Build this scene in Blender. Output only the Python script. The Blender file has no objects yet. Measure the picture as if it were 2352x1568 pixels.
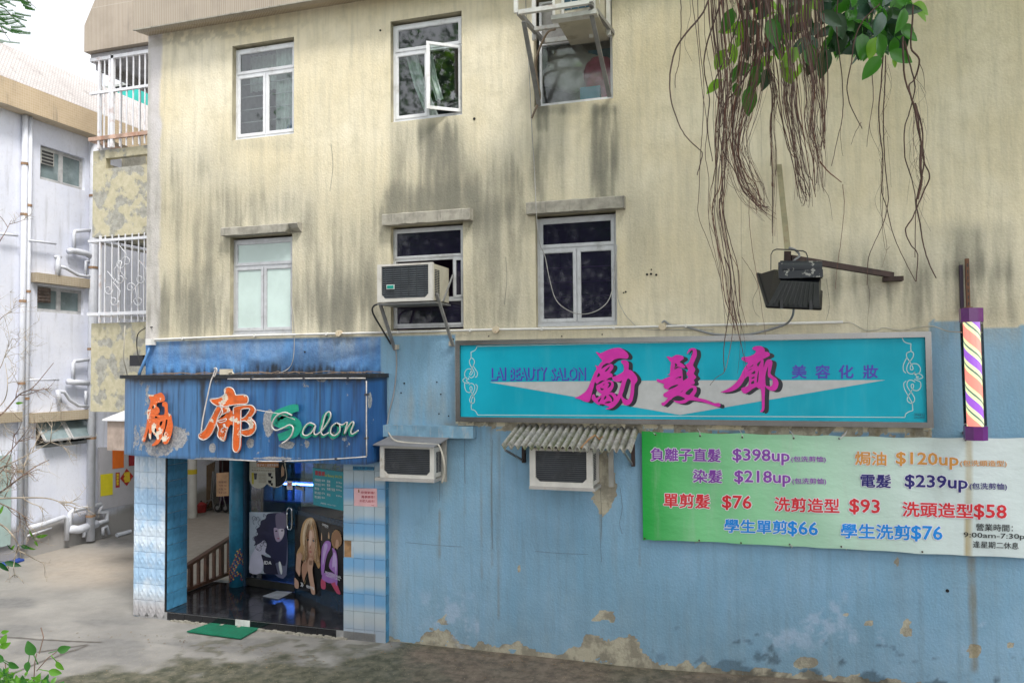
import bpy, math, random
import numpy as np
from math import sin, cos, pi, radians, sqrt, floor
from mathutils import Vector, Matrix
from mathutils.geometry import tessellate_polygon

# ------------------------------------------------------------------ camera, sky, sun, exposure
S = bpy.context.scene
COL = S.collection
W0, H0, FOC = 2352.0, 1568.0, 3112.4 * 2352 / 4096      # view size in view units, focal length in the same units
YAW, PIT, ROL = radians(-17.294), radians(1.971), radians(-.459)
CP = Vector((0, -9.6, 3.64))
_cy, _sy, _cp, _sp, _cr, _sr = cos(YAW), sin(YAW), cos(PIT), sin(PIT), cos(ROL), sin(ROL)
FW = Vector((_sy * _cp, _cy * _cp, _sp))
_rt = Vector((_cy, -_sy, 0)); _up = _rt.cross(FW)
RT = _rt * _cr + _up * _sr
UP = -_rt * _sr + _up * _cr
cam = bpy.data.cameras.new('camera'); camo = bpy.data.objects.new('camera', cam); COL.objects.link(camo)
cam.sensor_width = 36; cam.lens = 36 * FOC / W0; cam.clip_end = 2000; cam.clip_start = .05
camo.matrix_world = Matrix(((RT.x, UP.x, -FW.x, CP.x), (RT.y, UP.y, -FW.y, CP.y), (RT.z, UP.z, -FW.z, CP.z), (0, 0, 0, 1)))
S.camera = camo
S.view_settings.view_transform = 'Standard'; S.view_settings.look = 'None'
S.view_settings.exposure = 1.26; S.view_settings.gamma = 1; S.view_settings.use_curve_mapping = False
wd = bpy.data.worlds.new('World'); S.world = wd; wd.use_nodes = True
nt = wd.node_tree; nt.nodes.clear()
sky = nt.nodes.new('ShaderNodeTexSky'); sky.sky_type = 'NISHITA'; sky.sun_disc = False
SUN_EL, SUN_AZ = radians(55), radians(136)
sky.sun_elevation = SUN_EL; sky.sun_rotation = SUN_AZ; sky.air_density = 1.0; sky.dust_density = 1.0; sky.ozone_density = 1.0
hs = nt.nodes.new('ShaderNodeHueSaturation'); hs.inputs['Saturation'].default_value = .16     # overcast: the sky is nearly white
bg = nt.nodes.new('ShaderNodeBackground'); bg.inputs['Strength'].default_value = .15
wo = nt.nodes.new('ShaderNodeOutputWorld')
nt.links.new(sky.outputs[0], hs.inputs['Color']); nt.links.new(hs.outputs[0], bg.inputs[0]); nt.links.new(bg.outputs[0], wo.inputs[0])
sl = bpy.data.lights.new('sun', 'SUN'); sl.energy = 1.5; sl.angle = radians(13); sl.color = (1, .96, .9)
so = bpy.data.objects.new('sun', sl); COL.objects.link(so)
sd = Vector((sin(SUN_AZ) * cos(SUN_EL), cos(SUN_AZ) * cos(SUN_EL), sin(SUN_EL)))
so.rotation_euler = sd.to_track_quat('Z', 'Y').to_euler(); so.location = (0, -12, 20)

# ------------------------------------------------------------------ view maths: where a ray of the view meets a real surface
def ray(x, y): return FW + RT * ((x - W0 / 2) / FOC) - UP * ((y - H0 / 2) / FOC)
def PY(x, y, Y=0.0): d = ray(x, y); return CP + d * ((Y - CP.y) / d.y)
def PX(x, y, X=0.0): d = ray(x, y); return CP + d * ((X - CP.x) / d.x)
def PZ(x, y, Z=0.0): d = ray(x, y); return CP + d * ((Z - CP.z) / d.z)
def proj_np(X, Y, Z):
    dx, dy, dz = X - CP.x, Y - CP.y, Z - CP.z
    z = dx * FW.x + dy * FW.y + dz * FW.z
    return (W0 / 2 + FOC * (dx * RT.x + dy * RT.y + dz * RT.z) / z, H0 / 2 - FOC * (dx * UP.x + dy * UP.y + dz * UP.z) / z)
class Flat:                                     # a vertical plane through two plan points
    def __init__(s, a, b, wave=None):
        s.a = Vector((a[0], a[1], 0)); t = Vector((b[0] - a[0], b[1] - a[1], 0)).normalized(); s.t = t
        s.n = Vector((t.y, -t.x, 0)); s.wave = wave
    def hit(s, x, y, off=0.0):
        d = ray(x, y); k = (s.a + s.n * off - CP).dot(s.n) / d.dot(s.n); p = CP + d * k
        if s.wave: p = p + s.n * s.wave(p)
        return p
    def uv(s, p): return ((p - s.a).dot(s.t), p.z)
class Bent:                                     # a vertical sheet bent along a plan polyline
    def __init__(s, pts): s.pts = [Vector((p[0], p[1], 0)) for p in pts]
    def hit(s, x, y, off=0.0):
        d = ray(x, y); best = None
        for a, b in zip(s.pts, s.pts[1:]):
            t = (b - a).normalized(); n = Vector((t.y, -t.x, 0)); den = d.dot(n)
            if abs(den) < 1e-6: continue
            k = (a + n * off - CP).dot(n) / den; p = CP + d * k; q = (p - a).dot(t); L = (b - a).length
            miss = max(0, -q, q - L)
            if den < 0 and k > 0 and (best is None or miss < best[0] - 1e-6): best = (miss, p)
        return best[1]

# ------------------------------------------------------------------ noise in numpy
_R = np.random.RandomState(7); _TAB = _R.rand(256, 256)
def vnoise(x, y):
    xi = np.floor(x).astype(int); yi = np.floor(y).astype(int); fx = x - xi; fy = y - yi
    fx = fx * fx * (3 - 2 * fx); fy = fy * fy * (3 - 2 * fy)
    a = _TAB[xi % 256, yi % 256]; b = _TAB[(xi + 1) % 256, yi % 256]; c = _TAB[xi % 256, (yi + 1) % 256]; d = _TAB[(xi + 1) % 256, (yi + 1) % 256]
    return (a * (1 - fx) + b * fx) * (1 - fy) + (c * (1 - fx) + d * fx) * fy
def fbm(x, y, o=4):
    s = 0; a = .5; t = 0
    for i in range(o): s = s + a * vnoise(x * 2 ** i + 17.3 * i, y * 2 ** i + 5.7 * i); t += a; a *= .5
    return s / t
def sst(a, b, x):
    t = np.clip((x - a) / (b - a), 0, 1); return t * t * (3 - 2 * t)
def box(px, py, x0, x1, y0, y1, s=12.0, sy=None):
    sy = sy or s
    return sst(x0 - s, x0 + s, px) * (1 - sst(x1 - s, x1 + s, px)) * sst(y0 - sy, y0 + sy, py) * (1 - sst(y1 - sy, y1 + sy, py))

# ------------------------------------------------------------------ materials
MATS = {}
def nodes(name):
    m = bpy.data.materials.new(name); m.use_nodes = True; t = m.node_tree; t.nodes.clear()
    o = t.nodes.new('ShaderNodeOutputMaterial'); p = t.nodes.new('ShaderNodeBsdfPrincipled'); t.links.new(p.outputs[0], o.inputs[0])
    MATS[name] = m
    return m, t, p
def nn(t, k, **kw):
    n = t.nodes.new(k)
    for a, b in kw.items():
        if a in n.inputs.keys() if isinstance(a, str) else False: n.inputs[a].default_value = b
        else: setattr(n, a, b)
    return n
def lk(t, a, b): t.links.new(a, b)
def noise(t, scale, detail=5, rough=.6, vec=None, dist=0.0):
    n = t.nodes.new('ShaderNodeTexNoise'); n.inputs['Scale'].default_value = scale; n.inputs['Detail'].default_value = detail
    n.inputs['Roughness'].default_value = rough; n.inputs['Distortion'].default_value = dist
    if vec is not None: lk(t, vec, n.inputs['Vector'])
    return n.outputs[0]
def ramp(t, fac, a, b):
    n = t.nodes.new('ShaderNodeMapRange'); n.inputs[1].default_value = a; n.inputs[2].default_value = b; lk(t, fac, n.inputs[0]); n.interpolation_type = 'SMOOTHSTEP'
    return n.outputs[0]
def mixc(t, fac, a, b, mode='MIX'):
    n = t.nodes.new('ShaderNodeMix'); n.data_type = 'RGBA'; n.blend_type = mode
    if isinstance(fac, (int, float)): n.inputs[0].default_value = fac
    else: lk(t, fac, n.inputs[0])
    for v, i in ((a, 6), (b, 7)):
        if isinstance(v, tuple): n.inputs[i].default_value = (*v[:3], 1)
        else: lk(t, v, n.inputs[i])
    return n.outputs[2]
def mth(t, op, a, b=0.0, c=None):
    n = t.nodes.new('ShaderNodeMath'); n.operation = op; n.use_clamp = False
    for i, v in enumerate((a, b) if c is None else (a, b, c)):
        if isinstance(v, (int, float)): n.inputs[i].default_value = v
        else: lk(t, v, n.inputs[i])
    return n.outputs[0]
def coord(t, sc=(1, 1, 1), kind='Object'):
    c = t.nodes.new('ShaderNodeTexCoord'); m = t.nodes.new('ShaderNodeMapping'); m.inputs['Scale'].default_value = sc
    lk(t, c.outputs[kind], m.inputs[0]); return m.outputs[0]
def attr(t, name): n = t.nodes.new('ShaderNodeAttribute'); n.attribute_name = name; return n.outputs['Fac']
def bump(t, p, h, strength=.3, dist=.01):
    b = t.nodes.new('ShaderNodeBump'); b.inputs['Strength'].default_value = strength; b.inputs['Distance'].default_value = dist
    lk(t, h, b.inputs['Height']); lk(t, b.outputs[0], p.inputs['Normal'])
def M(name, c, rough=.6, metal=0.0, var=.25, vs=6.0, dirt=None, damt=.5, ds=3.0, streak=False, bs=80.0, bst=.15, spec=.5):
    """a worn painted / plain surface: base colour, mottling, dirt patches, fine relief"""
    if name in MATS: return MATS[name]
    m, t, p = nodes(name); v = coord(t)
    n1 = noise(t, vs, 6, .6, v)
    col = mixc(t, ramp(t, n1, .3, .7), tuple(x * (1 - var) for x in c), tuple(min(1, x * (1 + var * .5)) for x in c))
    if dirt:
        vv = coord(t, (1, 1, .12)) if streak else v
        n2 = noise(t, ds * (3 if streak else 1), 7, .68, vv)
        col = mixc(t, mth(t, 'MULTIPLY', ramp(t, n2, .52, .72), damt), col, dirt)
    lk(t, col, p.inputs['Base Color'])
    rr = t.nodes.new('ShaderNodeMapRange'); rr.inputs[3].default_value = max(.02, rough * .8); rr.inputs[4].default_value = min(1, rough * 1.2); lk(t, n1, rr.inputs[0]); lk(t, rr.outputs[0], p.inputs['Roughness'])
    p.inputs['Metallic'].default_value = metal; p.inputs['Specular IOR Level'].default_value = spec
    if bst: bump(t, p, noise(t, bs, 3, .6, v), bst, .004)
    return m
def glassmat(name, tint=(.8, .88, .86), refl=1.0, base=.06, wob=.02, film=None, gr=.015):
    m = bpy.data.materials.new(name); m.use_nodes = True; t = m.node_tree; t.nodes.clear(); MATS[name] = m
    o = t.nodes.new('ShaderNodeOutputMaterial'); tr = t.nodes.new('ShaderNodeBsdfTransparent'); gl = t.nodes.new('ShaderNodeBsdfGlossy')
    tr.inputs[0].default_value = (*tint, 1); gl.inputs['Roughness'].default_value = gr; gl.inputs['Color'].default_value = (refl, refl, refl, 1)
    mx = t.nodes.new('ShaderNodeMixShader'); fr = t.nodes.new('ShaderNodeFresnel'); fr.inputs[0].default_value = 1.5
    lk(t, mth(t, 'MAXIMUM', mth(t, 'MULTIPLY', fr.outputs[0], 1.3), base), mx.inputs[0]); src = tr.outputs[0]
    if film:
        df = t.nodes.new('ShaderNodeBsdfDiffuse'); df.inputs[0].default_value = (*film, 1); m2 = t.nodes.new('ShaderNodeMixShader'); m2.inputs[0].default_value = .6; lk(t, tr.outputs[0], m2.inputs[1]); lk(t, df.outputs[0], m2.inputs[2]); src = m2.outputs[0]
    lk(t, src, mx.inputs[1]); lk(t, gl.outputs[0], mx.inputs[2]); lk(t, mx.outputs[0], o.inputs[0])
    b = t.nodes.new('ShaderNodeBump'); b.inputs['Strength'].default_value = wob; b.inputs['Distance'].default_value = .05
    lk(t, noise(t, 2.5, 2, .5, coord(t)), b.inputs['Height']); lk(t, b.outputs[0], gl.inputs['Normal']); lk(t, b.outputs[0], fr.inputs['Normal'])
    return m
def emit(name, c, s):
    m, t, p = nodes(name); p.inputs['Base Color'].default_value = (*c, 1); p.inputs['Emission Color'].default_value = (*c, 1); p.inputs['Emission Strength'].default_value = s
    return m
def flatc(name, c, rough=.5, spec=.4):          # plain ink or film
    if name in MATS: return MATS[name]
    m, t, p = nodes(name); v = coord(t)
    lk(t, mixc(t, ramp(t, noise(t, 9, 5, .6, v), .35, .75), tuple(x * .93 for x in c), tuple(min(1, x * 1.04) for x in c)), p.inputs['Base Color'])
    p.inputs['Roughness'].default_value = rough; p.inputs['Specular IOR Level'].default_value = spec
    return m

# ------------------------------------------------------------------ mesh building
class MB:
    def __init__(s): s.v = []; s.f = []; s.m = []; s.cur = 0
    def face(s, ids): s.f.append(tuple(ids)); s.m.append(s.cur)
    def quad(s, a, b, c, d):
        i = len(s.v); s.v += [tuple(a), tuple(b), tuple(c), tuple(d)]; s.face((i, i + 1, i + 2, i + 3)); return s
    def box(s, x0, x1, y0, y1, z0, z1):
        i = len(s.v); s.v += [(x, y, z) for z in (z0, z1) for y in (y0, y1) for x in (x0, x1)]
        for f in ((0, 2, 3, 1), (4, 5, 7, 6), (0, 1, 5, 4), (2, 6, 7, 3), (0, 4, 6, 2), (1, 3, 7, 5)): s.face([i + k for k in f])
        return s
    def bar(s, a, b, w, h, up=(0, 0, 1)):       # a box beam from a to b, w wide, h high
        a = Vector(a); b = Vector(b); d = (b - a).normalized(); u = Vector(up)
        if abs(d.dot(u)) > .98: u = Vector((0, 1, 0))
        sdv = d.cross(u).normalized(); u = sdv.cross(d)
        i = len(s.v)
        for p in (a, b):
            for q, r in ((-1, -1), (1, -1), (1, 1), (-1, 1)): s.v.append(tuple(p + sdv * (q * w / 2) + u * (r * h / 2)))
        for f in ((0, 3, 2, 1), (4, 5, 6, 7), (0, 1, 5, 4), (1, 2, 6, 5), (2, 3, 7, 6), (3, 0, 4, 7)): s.face([i + k for k in f])
        return s
    def tube(s, pts, r, n=6, cap=True):
        pts = [Vector(p) for p in pts]
        if len(pts) < 2: return s
        rs = r if isinstance(r, (list, tuple)) else [r] * len(pts)
        base = len(s.v); u = None
        for k, p in enumerate(pts):
            d = (pts[min(k + 1, len(pts) - 1)] - pts[max(k - 1, 0)])
            d = d.normalized() if d.length > 1e-9 else Vector((0, 0, 1))
            if u is None: u = d.orthogonal().normalized()
            else:
                u = u - d * u.dot(d); u = u.normalized() if u.length > 1e-6 else d.orthogonal().normalized()
            w = d.cross(u)
            for j in range(n):
                a = 2 * pi * j / n; s.v.append(tuple(p + (u * cos(a) + w * sin(a)) * rs[k]))
        for k in range(len(pts) - 1):
            for j in range(n):
                a = base + k * n + j; b = base + k * n + (j + 1) % n; s.face((a, b, b + n, a + n))
        if cap:
            s.face([base + j for j in range(n)][::-1]); s.face([base + (len(pts) - 1) * n + j for j in range(n)])
        return s
    def cyl(s, a, b, r, n=16): return s.tube([a, b], r, n)
    def poly(s, outer, holes=()):               # a filled flat polygon of 3-D points
        loops = [[Vector(p) for p in outer]] + [[Vector(p) for p in h] for h in holes]
        allp = [p for l in loops for p in l]; i = len(s.v); s.v += [tuple(p) for p in allp]
        for tri in tessellate_polygon(loops): s.face([i + k for k in tri])
        return s
    def prism(s, outer, holes, d):              # polygon extruded along vector d
        s.poly(outer, holes); d = Vector(d)
        s.poly([Vector(p) + d for p in outer], [[Vector(p) + d for p in h] for h in holes])
        for l in [outer] + list(holes):
            for k in range(len(l)):
                a = Vector(l[k]); b = Vector(l[(k + 1) % len(l)]); s.quad(a, b, b + d, a + d)
        return s
    def build(s, name, mat, parent=None, smooth=False, attrs=None):
        me = bpy.data.meshes.new(name); me.from_pydata(s.v, [], s.f)
        mats = mat if isinstance(mat, (list, tuple)) else [mat]
        for m in mats: me.materials.append(m)
        if len(mats) > 1: me.polygons.foreach_set('material_index', s.m)
        if smooth: me.polygons.foreach_set('use_smooth', [True] * len(me.polygons))
        if attrs:
            for k, a in attrs.items():
                at = me.attributes.new(k, 'FLOAT', 'POINT'); at.data.foreach_set('value', np.asarray(a, dtype=np.float32))
        me.update()
        o = bpy.data.objects.new(name, me); COL.objects.link(o)
        if parent is not None: o.parent = parent
        return o
def inst(me, name, parent, mtx=None):
    o = bpy.data.objects.new(name, me); COL.objects.link(o)
    if parent is not None: o.parent = parent
    if mtx is not None: o.matrix_local = mtx
    return o
def tag(o, label=None, cat=None, group=None, kind=None):
    for k, v in (('label', label), ('category', cat), ('group', group), ('kind', kind)):
        if v: o[k] = v
    return o
def thing(name, label, cat, group=None):
    o = bpy.data.objects.new(name, None); COL.objects.link(o); o.empty_display_size = .1
    return tag(o, label, cat, group)
def spline(pts, n=6, closed=False):             # Catmull-Rom through points (tuples of any size)
    P = [np.array(p, float) for p in pts]; out = []; L = len(P)
    for i in range(L if closed else L - 1):
        if closed: a, b, c, d = P[(i - 1) % L], P[i], P[(i + 1) % L], P[(i + 2) % L]
        else: a, b, c, d = P[max(i - 1, 0)], P[i], P[i + 1], P[min(i + 2, L - 1)]
        for k in range(n):
            t = k / n; out.append(tuple(.5 * ((2 * b) + (c - a) * t + (2 * a - 5 * b + 4 * c - d) * t * t + (3 * b - a - 3 * c + d) * t ** 3)))
    if not closed: out.append(tuple(P[-1]))
    return out
def crop(ox, oy, sc):                           # points measured in an enlarged detail -> view units
    k = 2352 / 4096
    return lambda pts: [((ox + x / sc) * k, (oy + y / sc) * k) for x, y in pts]
def px_shape(mb, surf, outer, holes=(), off=0.0, thick=0.0, rnd=0):
    f = (lambda l: spline(l, rnd, True)) if rnd else (lambda l: l)
    o = [surf.hit(x, y, off) for x, y in f(outer)]; h = [[surf.hit(x, y, off) for x, y in f(q)] for q in holes]
    if thick: mb.prism(o, h, getattr(surf, 'n', Vector((0, -1, 0))) * -thick)
    else: mb.poly(o, h)
    return mb
_tc = {}
def text_mesh(s, offset=0.0, spacing=1.0, shear=0.0):
    k = (s, offset, spacing, shear)
    if k not in _tc:
        cu = bpy.data.curves.new('t', 'FONT'); cu.body = s; cu.offset = offset; cu.resolution_u = 2; cu.space_character = spacing; cu.shear = shear
        o = bpy.data.objects.new('t', cu); me = bpy.data.meshes.new_from_object(o)
        v = [(q.co.x, q.co.y) for q in me.vertices]; f = [tuple(p.vertices) for p in me.polygons]
        bpy.data.objects.remove(o); bpy.data.meshes.remove(me); bpy.data.curves.remove(cu); _tc[k] = (v, f)
    return _tc[k]
def px_text(mb, surf, s, quad, off=0.0, bold=0.0, halo=0.0, spacing=1.0, shear=0.0):
    """lettering laid on a real surface; quad = bottom-left, bottom-right, top-right, top-left"""
    v0, f0 = text_mesh(s, 0.0, spacing, shear); v, f = v0, f0
    xs = [a for a, b in v0]; ys = [b for a, b in v0]; x0, x1, y0, y1 = min(xs), max(xs), min(ys), max(ys)
    bl, br, tr, tl = quad; rad = bold + halo
    sh = [(0, 0)] + ([(rad * cos(q * pi / 4), rad * sin(q * pi / 4)) for q in range(8)] if rad > .004 else []) + ([(rad * .55 * cos(q * pi / 2), rad * .55 * sin(q * pi / 2)) for q in range(4)] if halo else [])
    for n_, (ox, oy) in enumerate(sh):
     i = len(mb.v)
     for a, b in v:
        a += ox; b += oy
        u = (a - x0) / (x1 - x0); w = (b - y0) / (y1 - y0)
        x = (bl[0] * (1 - u) + br[0] * u) * (1 - w) + (tl[0] * (1 - u) + tr[0] * u) * w
        y = (bl[1] * (1 - u) + br[1] * u) * (1 - w) + (tl[1] * (1 - u) + tr[1] * u) * w
        mb.v.append(tuple(surf.hit(x, y, off + n_ * .00008)))
     for q in f: mb.face([i + k for k in q])
    return mb
def quadbox(x0, y0, x1, y1, slope=0.0):        # view rectangle: left, top, right, bottom
    d = slope * (x1 - x0); return ((x0, y1), (x1, y1 + d), (x1, y0 + d), (x0, y0))
def ribbon(mb, surf, path, w, off, thick=0.0):  # a band of width w (view units) along a path on a surface
    P = [np.array(p) for p in path]; L = []; R = []
    for i, p in enumerate(P):
        d = P[min(i + 1, len(P) - 1)] - P[max(i - 1, 0)]; d = d / (np.hypot(*d) + 1e-9); n = np.array([-d[1], d[0]])
        ww = w[i] if isinstance(w, (list, tuple)) else w
        L.append(surf.hit(*(p + n * ww / 2), off)); R.append(surf.hit(*(p - n * ww / 2), off))
    for i in range(len(P) - 1):
        mb.quad(L[i], L[i + 1], R[i + 1], R[i])
        if thick:
            k = Vector((0, thick, 0)); mb.quad(L[i], L[i + 1], L[i + 1] + k, L[i] + k); mb.quad(R[i], R[i + 1], R[i + 1] + k, R[i] + k)
    return mb
def grid_mesh(name, xs, ys, fn, mat, skip=None, parent=None, attrs=None, smooth=True):
    """fn(U,V)->(X,Y,Z) numpy arrays; skip(uc,vc)->bool mask of cells left open"""
    U, V = np.meshgrid(xs, ys, indexing='ij'); X, Y, Z = fn(U, V); nx, ny = len(xs), len(ys)
    verts = np.stack([X, Y, Z], -1).reshape(-1, 3)
    uc = (xs[:-1] + xs[1:]) / 2; vc = (ys[:-1] + ys[1:]) / 2; UC, VC = np.meshgrid(uc, vc, indexing='ij')
    keep = np.ones(UC.shape, bool) if skip is None else ~skip(UC, VC)
    I, J = np.nonzero(keep); a = I * ny + J
    faces = np.stack([a, a + ny, a + ny + 1, a + 1], -1)
    me = bpy.data.meshes.new(name); me.vertices.add(len(verts)); me.vertices.foreach_set('co', verts.astype(np.float32).ravel())
    me.loops.add(len(faces) * 4); me.loops.foreach_set('vertex_index', faces.astype(np.int32).ravel())
    me.polygons.add(len(faces)); me.polygons.foreach_set('loop_start', np.arange(len(faces), dtype=np.int32) * 4)
    me.materials.append(mat); me.update(calc_edges=True); me.validate()
    if smooth: me.polygons.foreach_set('use_smooth', np.ones(len(me.polygons), bool))
    if attrs:
        for k, A in attrs(X, Y, Z).items():
            at = me.attributes.new(k, 'FLOAT', 'POINT'); at.data.foreach_set('value', A.astype(np.float32).ravel())
    o = bpy.data.objects.new(name, me); COL.objects.link(o)
    if parent is not None: o.parent = parent
    return o
def axis(a, b, step, marks=()):
    s = set(np.round(np.arange(a, b, step), 4)) | {a, b}
    s = sorted(x for x in s if all(abs(x - m) > step * .45 for m in marks) or x in (a, b)); return np.array(sorted(set(s) | set(marks)))
rnd = random.Random(11)
# ------------------------------------------------------------------ ground
def ground_mat():
    m, t, p = nodes('concrete'); v = coord(t)
    n1 = noise(t, .9, 8, .65, v); n2 = noise(t, 7, 8, .7, v); n3 = noise(t, 60, 4, .7, v)
    c = mixc(t, ramp(t, n1, .35, .65), (.215, .205, .19), (.31, .295, .27)); c = mixc(t, mth(t, 'MULTIPLY', ramp(t, n3, .5, .75), .45), c, (.13, .128, .122))
    c = mixc(t, mth(t, 'MULTIPLY', ramp(t, n2, .45, .7), .5), c, (.23, .225, .22))
    c = mixc(t, attr(t, 'warm'), c, mixc(t, ramp(t, n2, .3, .7), (.33, .28, .225), (.42, .355, .29)))
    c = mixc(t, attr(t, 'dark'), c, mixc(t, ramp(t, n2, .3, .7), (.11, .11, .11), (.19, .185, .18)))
    c = mixc(t, attr(t, 'moss'), c, mixc(t, ramp(t, n2, .35, .65), (.045, .05, .03), (.135, .125, .088)))
    c = mixc(t, attr(t, 'earth'), c, mixc(t, ramp(t, n2, .35, .65), (.10, .075, .055), (.21, .16, .12)))
    c = mixc(t, attr(t, 'line'), c, (.08, .07, .06))
    sp = nn(t, 'ShaderNodeTexVoronoi'); sp.inputs['Scale'].default_value = 26; lk(t, v, sp.inputs['Vector'])
    fleck = mth(t, 'MULTIPLY', mth(t, 'LESS_THAN', sp.outputs['Distance'], .10), mth(t, 'MULTIPLY', attr(t, 'fleck'), .9))
    c = mixc(t, fleck, c, (.50, .42, .24))
    lk(t, c, p.inputs['Base Color']); p.inputs['Roughness'].default_value = .82
    h = mth(t, 'ADD', mth(t, 'MULTIPLY', n3, .5), mth(t, 'ADD', n2, mth(t, 'MULTIPLY', attr(t, 'line'), -2.0)))
    bump(t, p, h, .35, .012)
    return m
def seg_dist(px, py, a, b):
    ax, ay = a; bx, by = b; dx, dy = bx - ax, by - ay
    t = np.clip(((px - ax) * dx + (py - ay) * dy) / (dx * dx + dy * dy), 0, 1)
    return np.hypot(px - ax - t * dx, (py - ay - t * dy) * 2.2)
def ground_attrs(X, Y, Z):
    px, py = proj_np(X, Y, Z); ok = (px > -600) & (px < 3000) & (py > 880) & (py < 2200) & (Y > -6)
    n = fbm(X * 2.2, Y * 2.2, 5); n2 = fbm(X * 6 + 40, Y * 6, 5); n3 = fbm(X * .8 + 9, Y * .8, 4)
    edge = 1505 + (n - .5) * 90 + np.where(px < 560, (560 - px) * .10, 0) - np.where(px > 700, (px - 700) * .17, 0)
    moss = sst(edge, edge + 26, py) * (.75 + .5 * n2)
    bites = sst(.56, .62, n2) * sst(1440, 1480, py) * .7; moss = np.maximum(moss, bites * (px > 400) * (px < 900))
    earth = sst(905, 960, px) * sst(1470, 1500, py) * (.6 + .5 * n2) * (1 - .55 * sst(.5, .62, n3))
    dark = box(px, py, 480, 620, 1195, 1212, 30, 6) * sst(.35, .5, n2) * 0
    dark = np.maximum(dark, box(px, py, 225, 345, 1240, 1256, 10, 5) * sst(.35, .45, n2) * .75)
    dark = np.maximum(dark, box(px, py, -40, 80, 1372, 1396, 18, 5) * .8)
    dark = np.maximum(dark, .55 * sst(.5, .66, fbm(X * 1.1 + 3, Y * 2.6, 5)) * sst(1390, 1440, py) * (1 - moss))
    dark = np.maximum(dark, .5 * box(px, py, 40, 300, 1205, 1250, 30, 14) * n)
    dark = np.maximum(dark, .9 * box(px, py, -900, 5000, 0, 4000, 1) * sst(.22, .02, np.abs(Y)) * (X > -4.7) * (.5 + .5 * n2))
    warm = .85 * box(px, py, 90, 640, 1265, 1345, 60, 22) * (.5 + n * .7); warm = np.maximum(warm, .8 * box(px, py, 400, 560, 1180, 1300, 30, 20))
    ln = np.zeros_like(px)
    for a, b in (((-60, 1459), (140, 1470)), ((140, 1470), (232, 1475)), ((200, 1482), (30, 1545)), ((30, 1545), (-60, 1538)), ((90, 1497), (200, 1480))):
        ln = np.maximum(ln, sst(5.5, 1.5, seg_dist(px + (n2 - .5) * 14, py + (n - .5) * 6, a, b)))
    for d in (dark, warm, ln, moss, earth): d *= ok
    return dict(moss=np.clip(moss, 0, 1), earth=np.clip(earth * ok, 0, 1), dark=np.clip(dark, 0, 1), warm=np.clip(warm, 0, 1), line=ln, fleck=sst(1470, 1500, py) * ok)
GS = lambda x: .09 * float(sst(-1.7, 1.2, np.array(x)))
def ground_fn(U, V):
    bank = np.clip((-V - 4.2) / 3.0, 0, 1); bank = bank * bank * (3 - 2 * bank) * 2.0
    z = .09 * sst(-1.7, 1.2, U) * sst(4, -1, V) + bank + .012 * (fbm(U * .7, V * .7, 3) - .5)
    return U, V, z
gx = np.concatenate([np.array([-400, -200, -100, -50, -30, -22]), np.arange(-18, 7, .045), np.array([8, 12, 20, 40, 100, 200, 400])])
gy = np.concatenate([np.array([-400, -200, -100, -50, -30, -20, -14, -10]), np.arange(-8, -3, .2), np.arange(-3, 2.4, .03), np.arange(2.4, 9, .06), np.array([10, 14, 20, 40, 100, 200, 400])])
tag(grid_mesh('ground', gx, gy, ground_fn, ground_mat(), attrs=ground_attrs), 'stained grey concrete yard with mossy patches and cracks', kind='structure')

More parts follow.
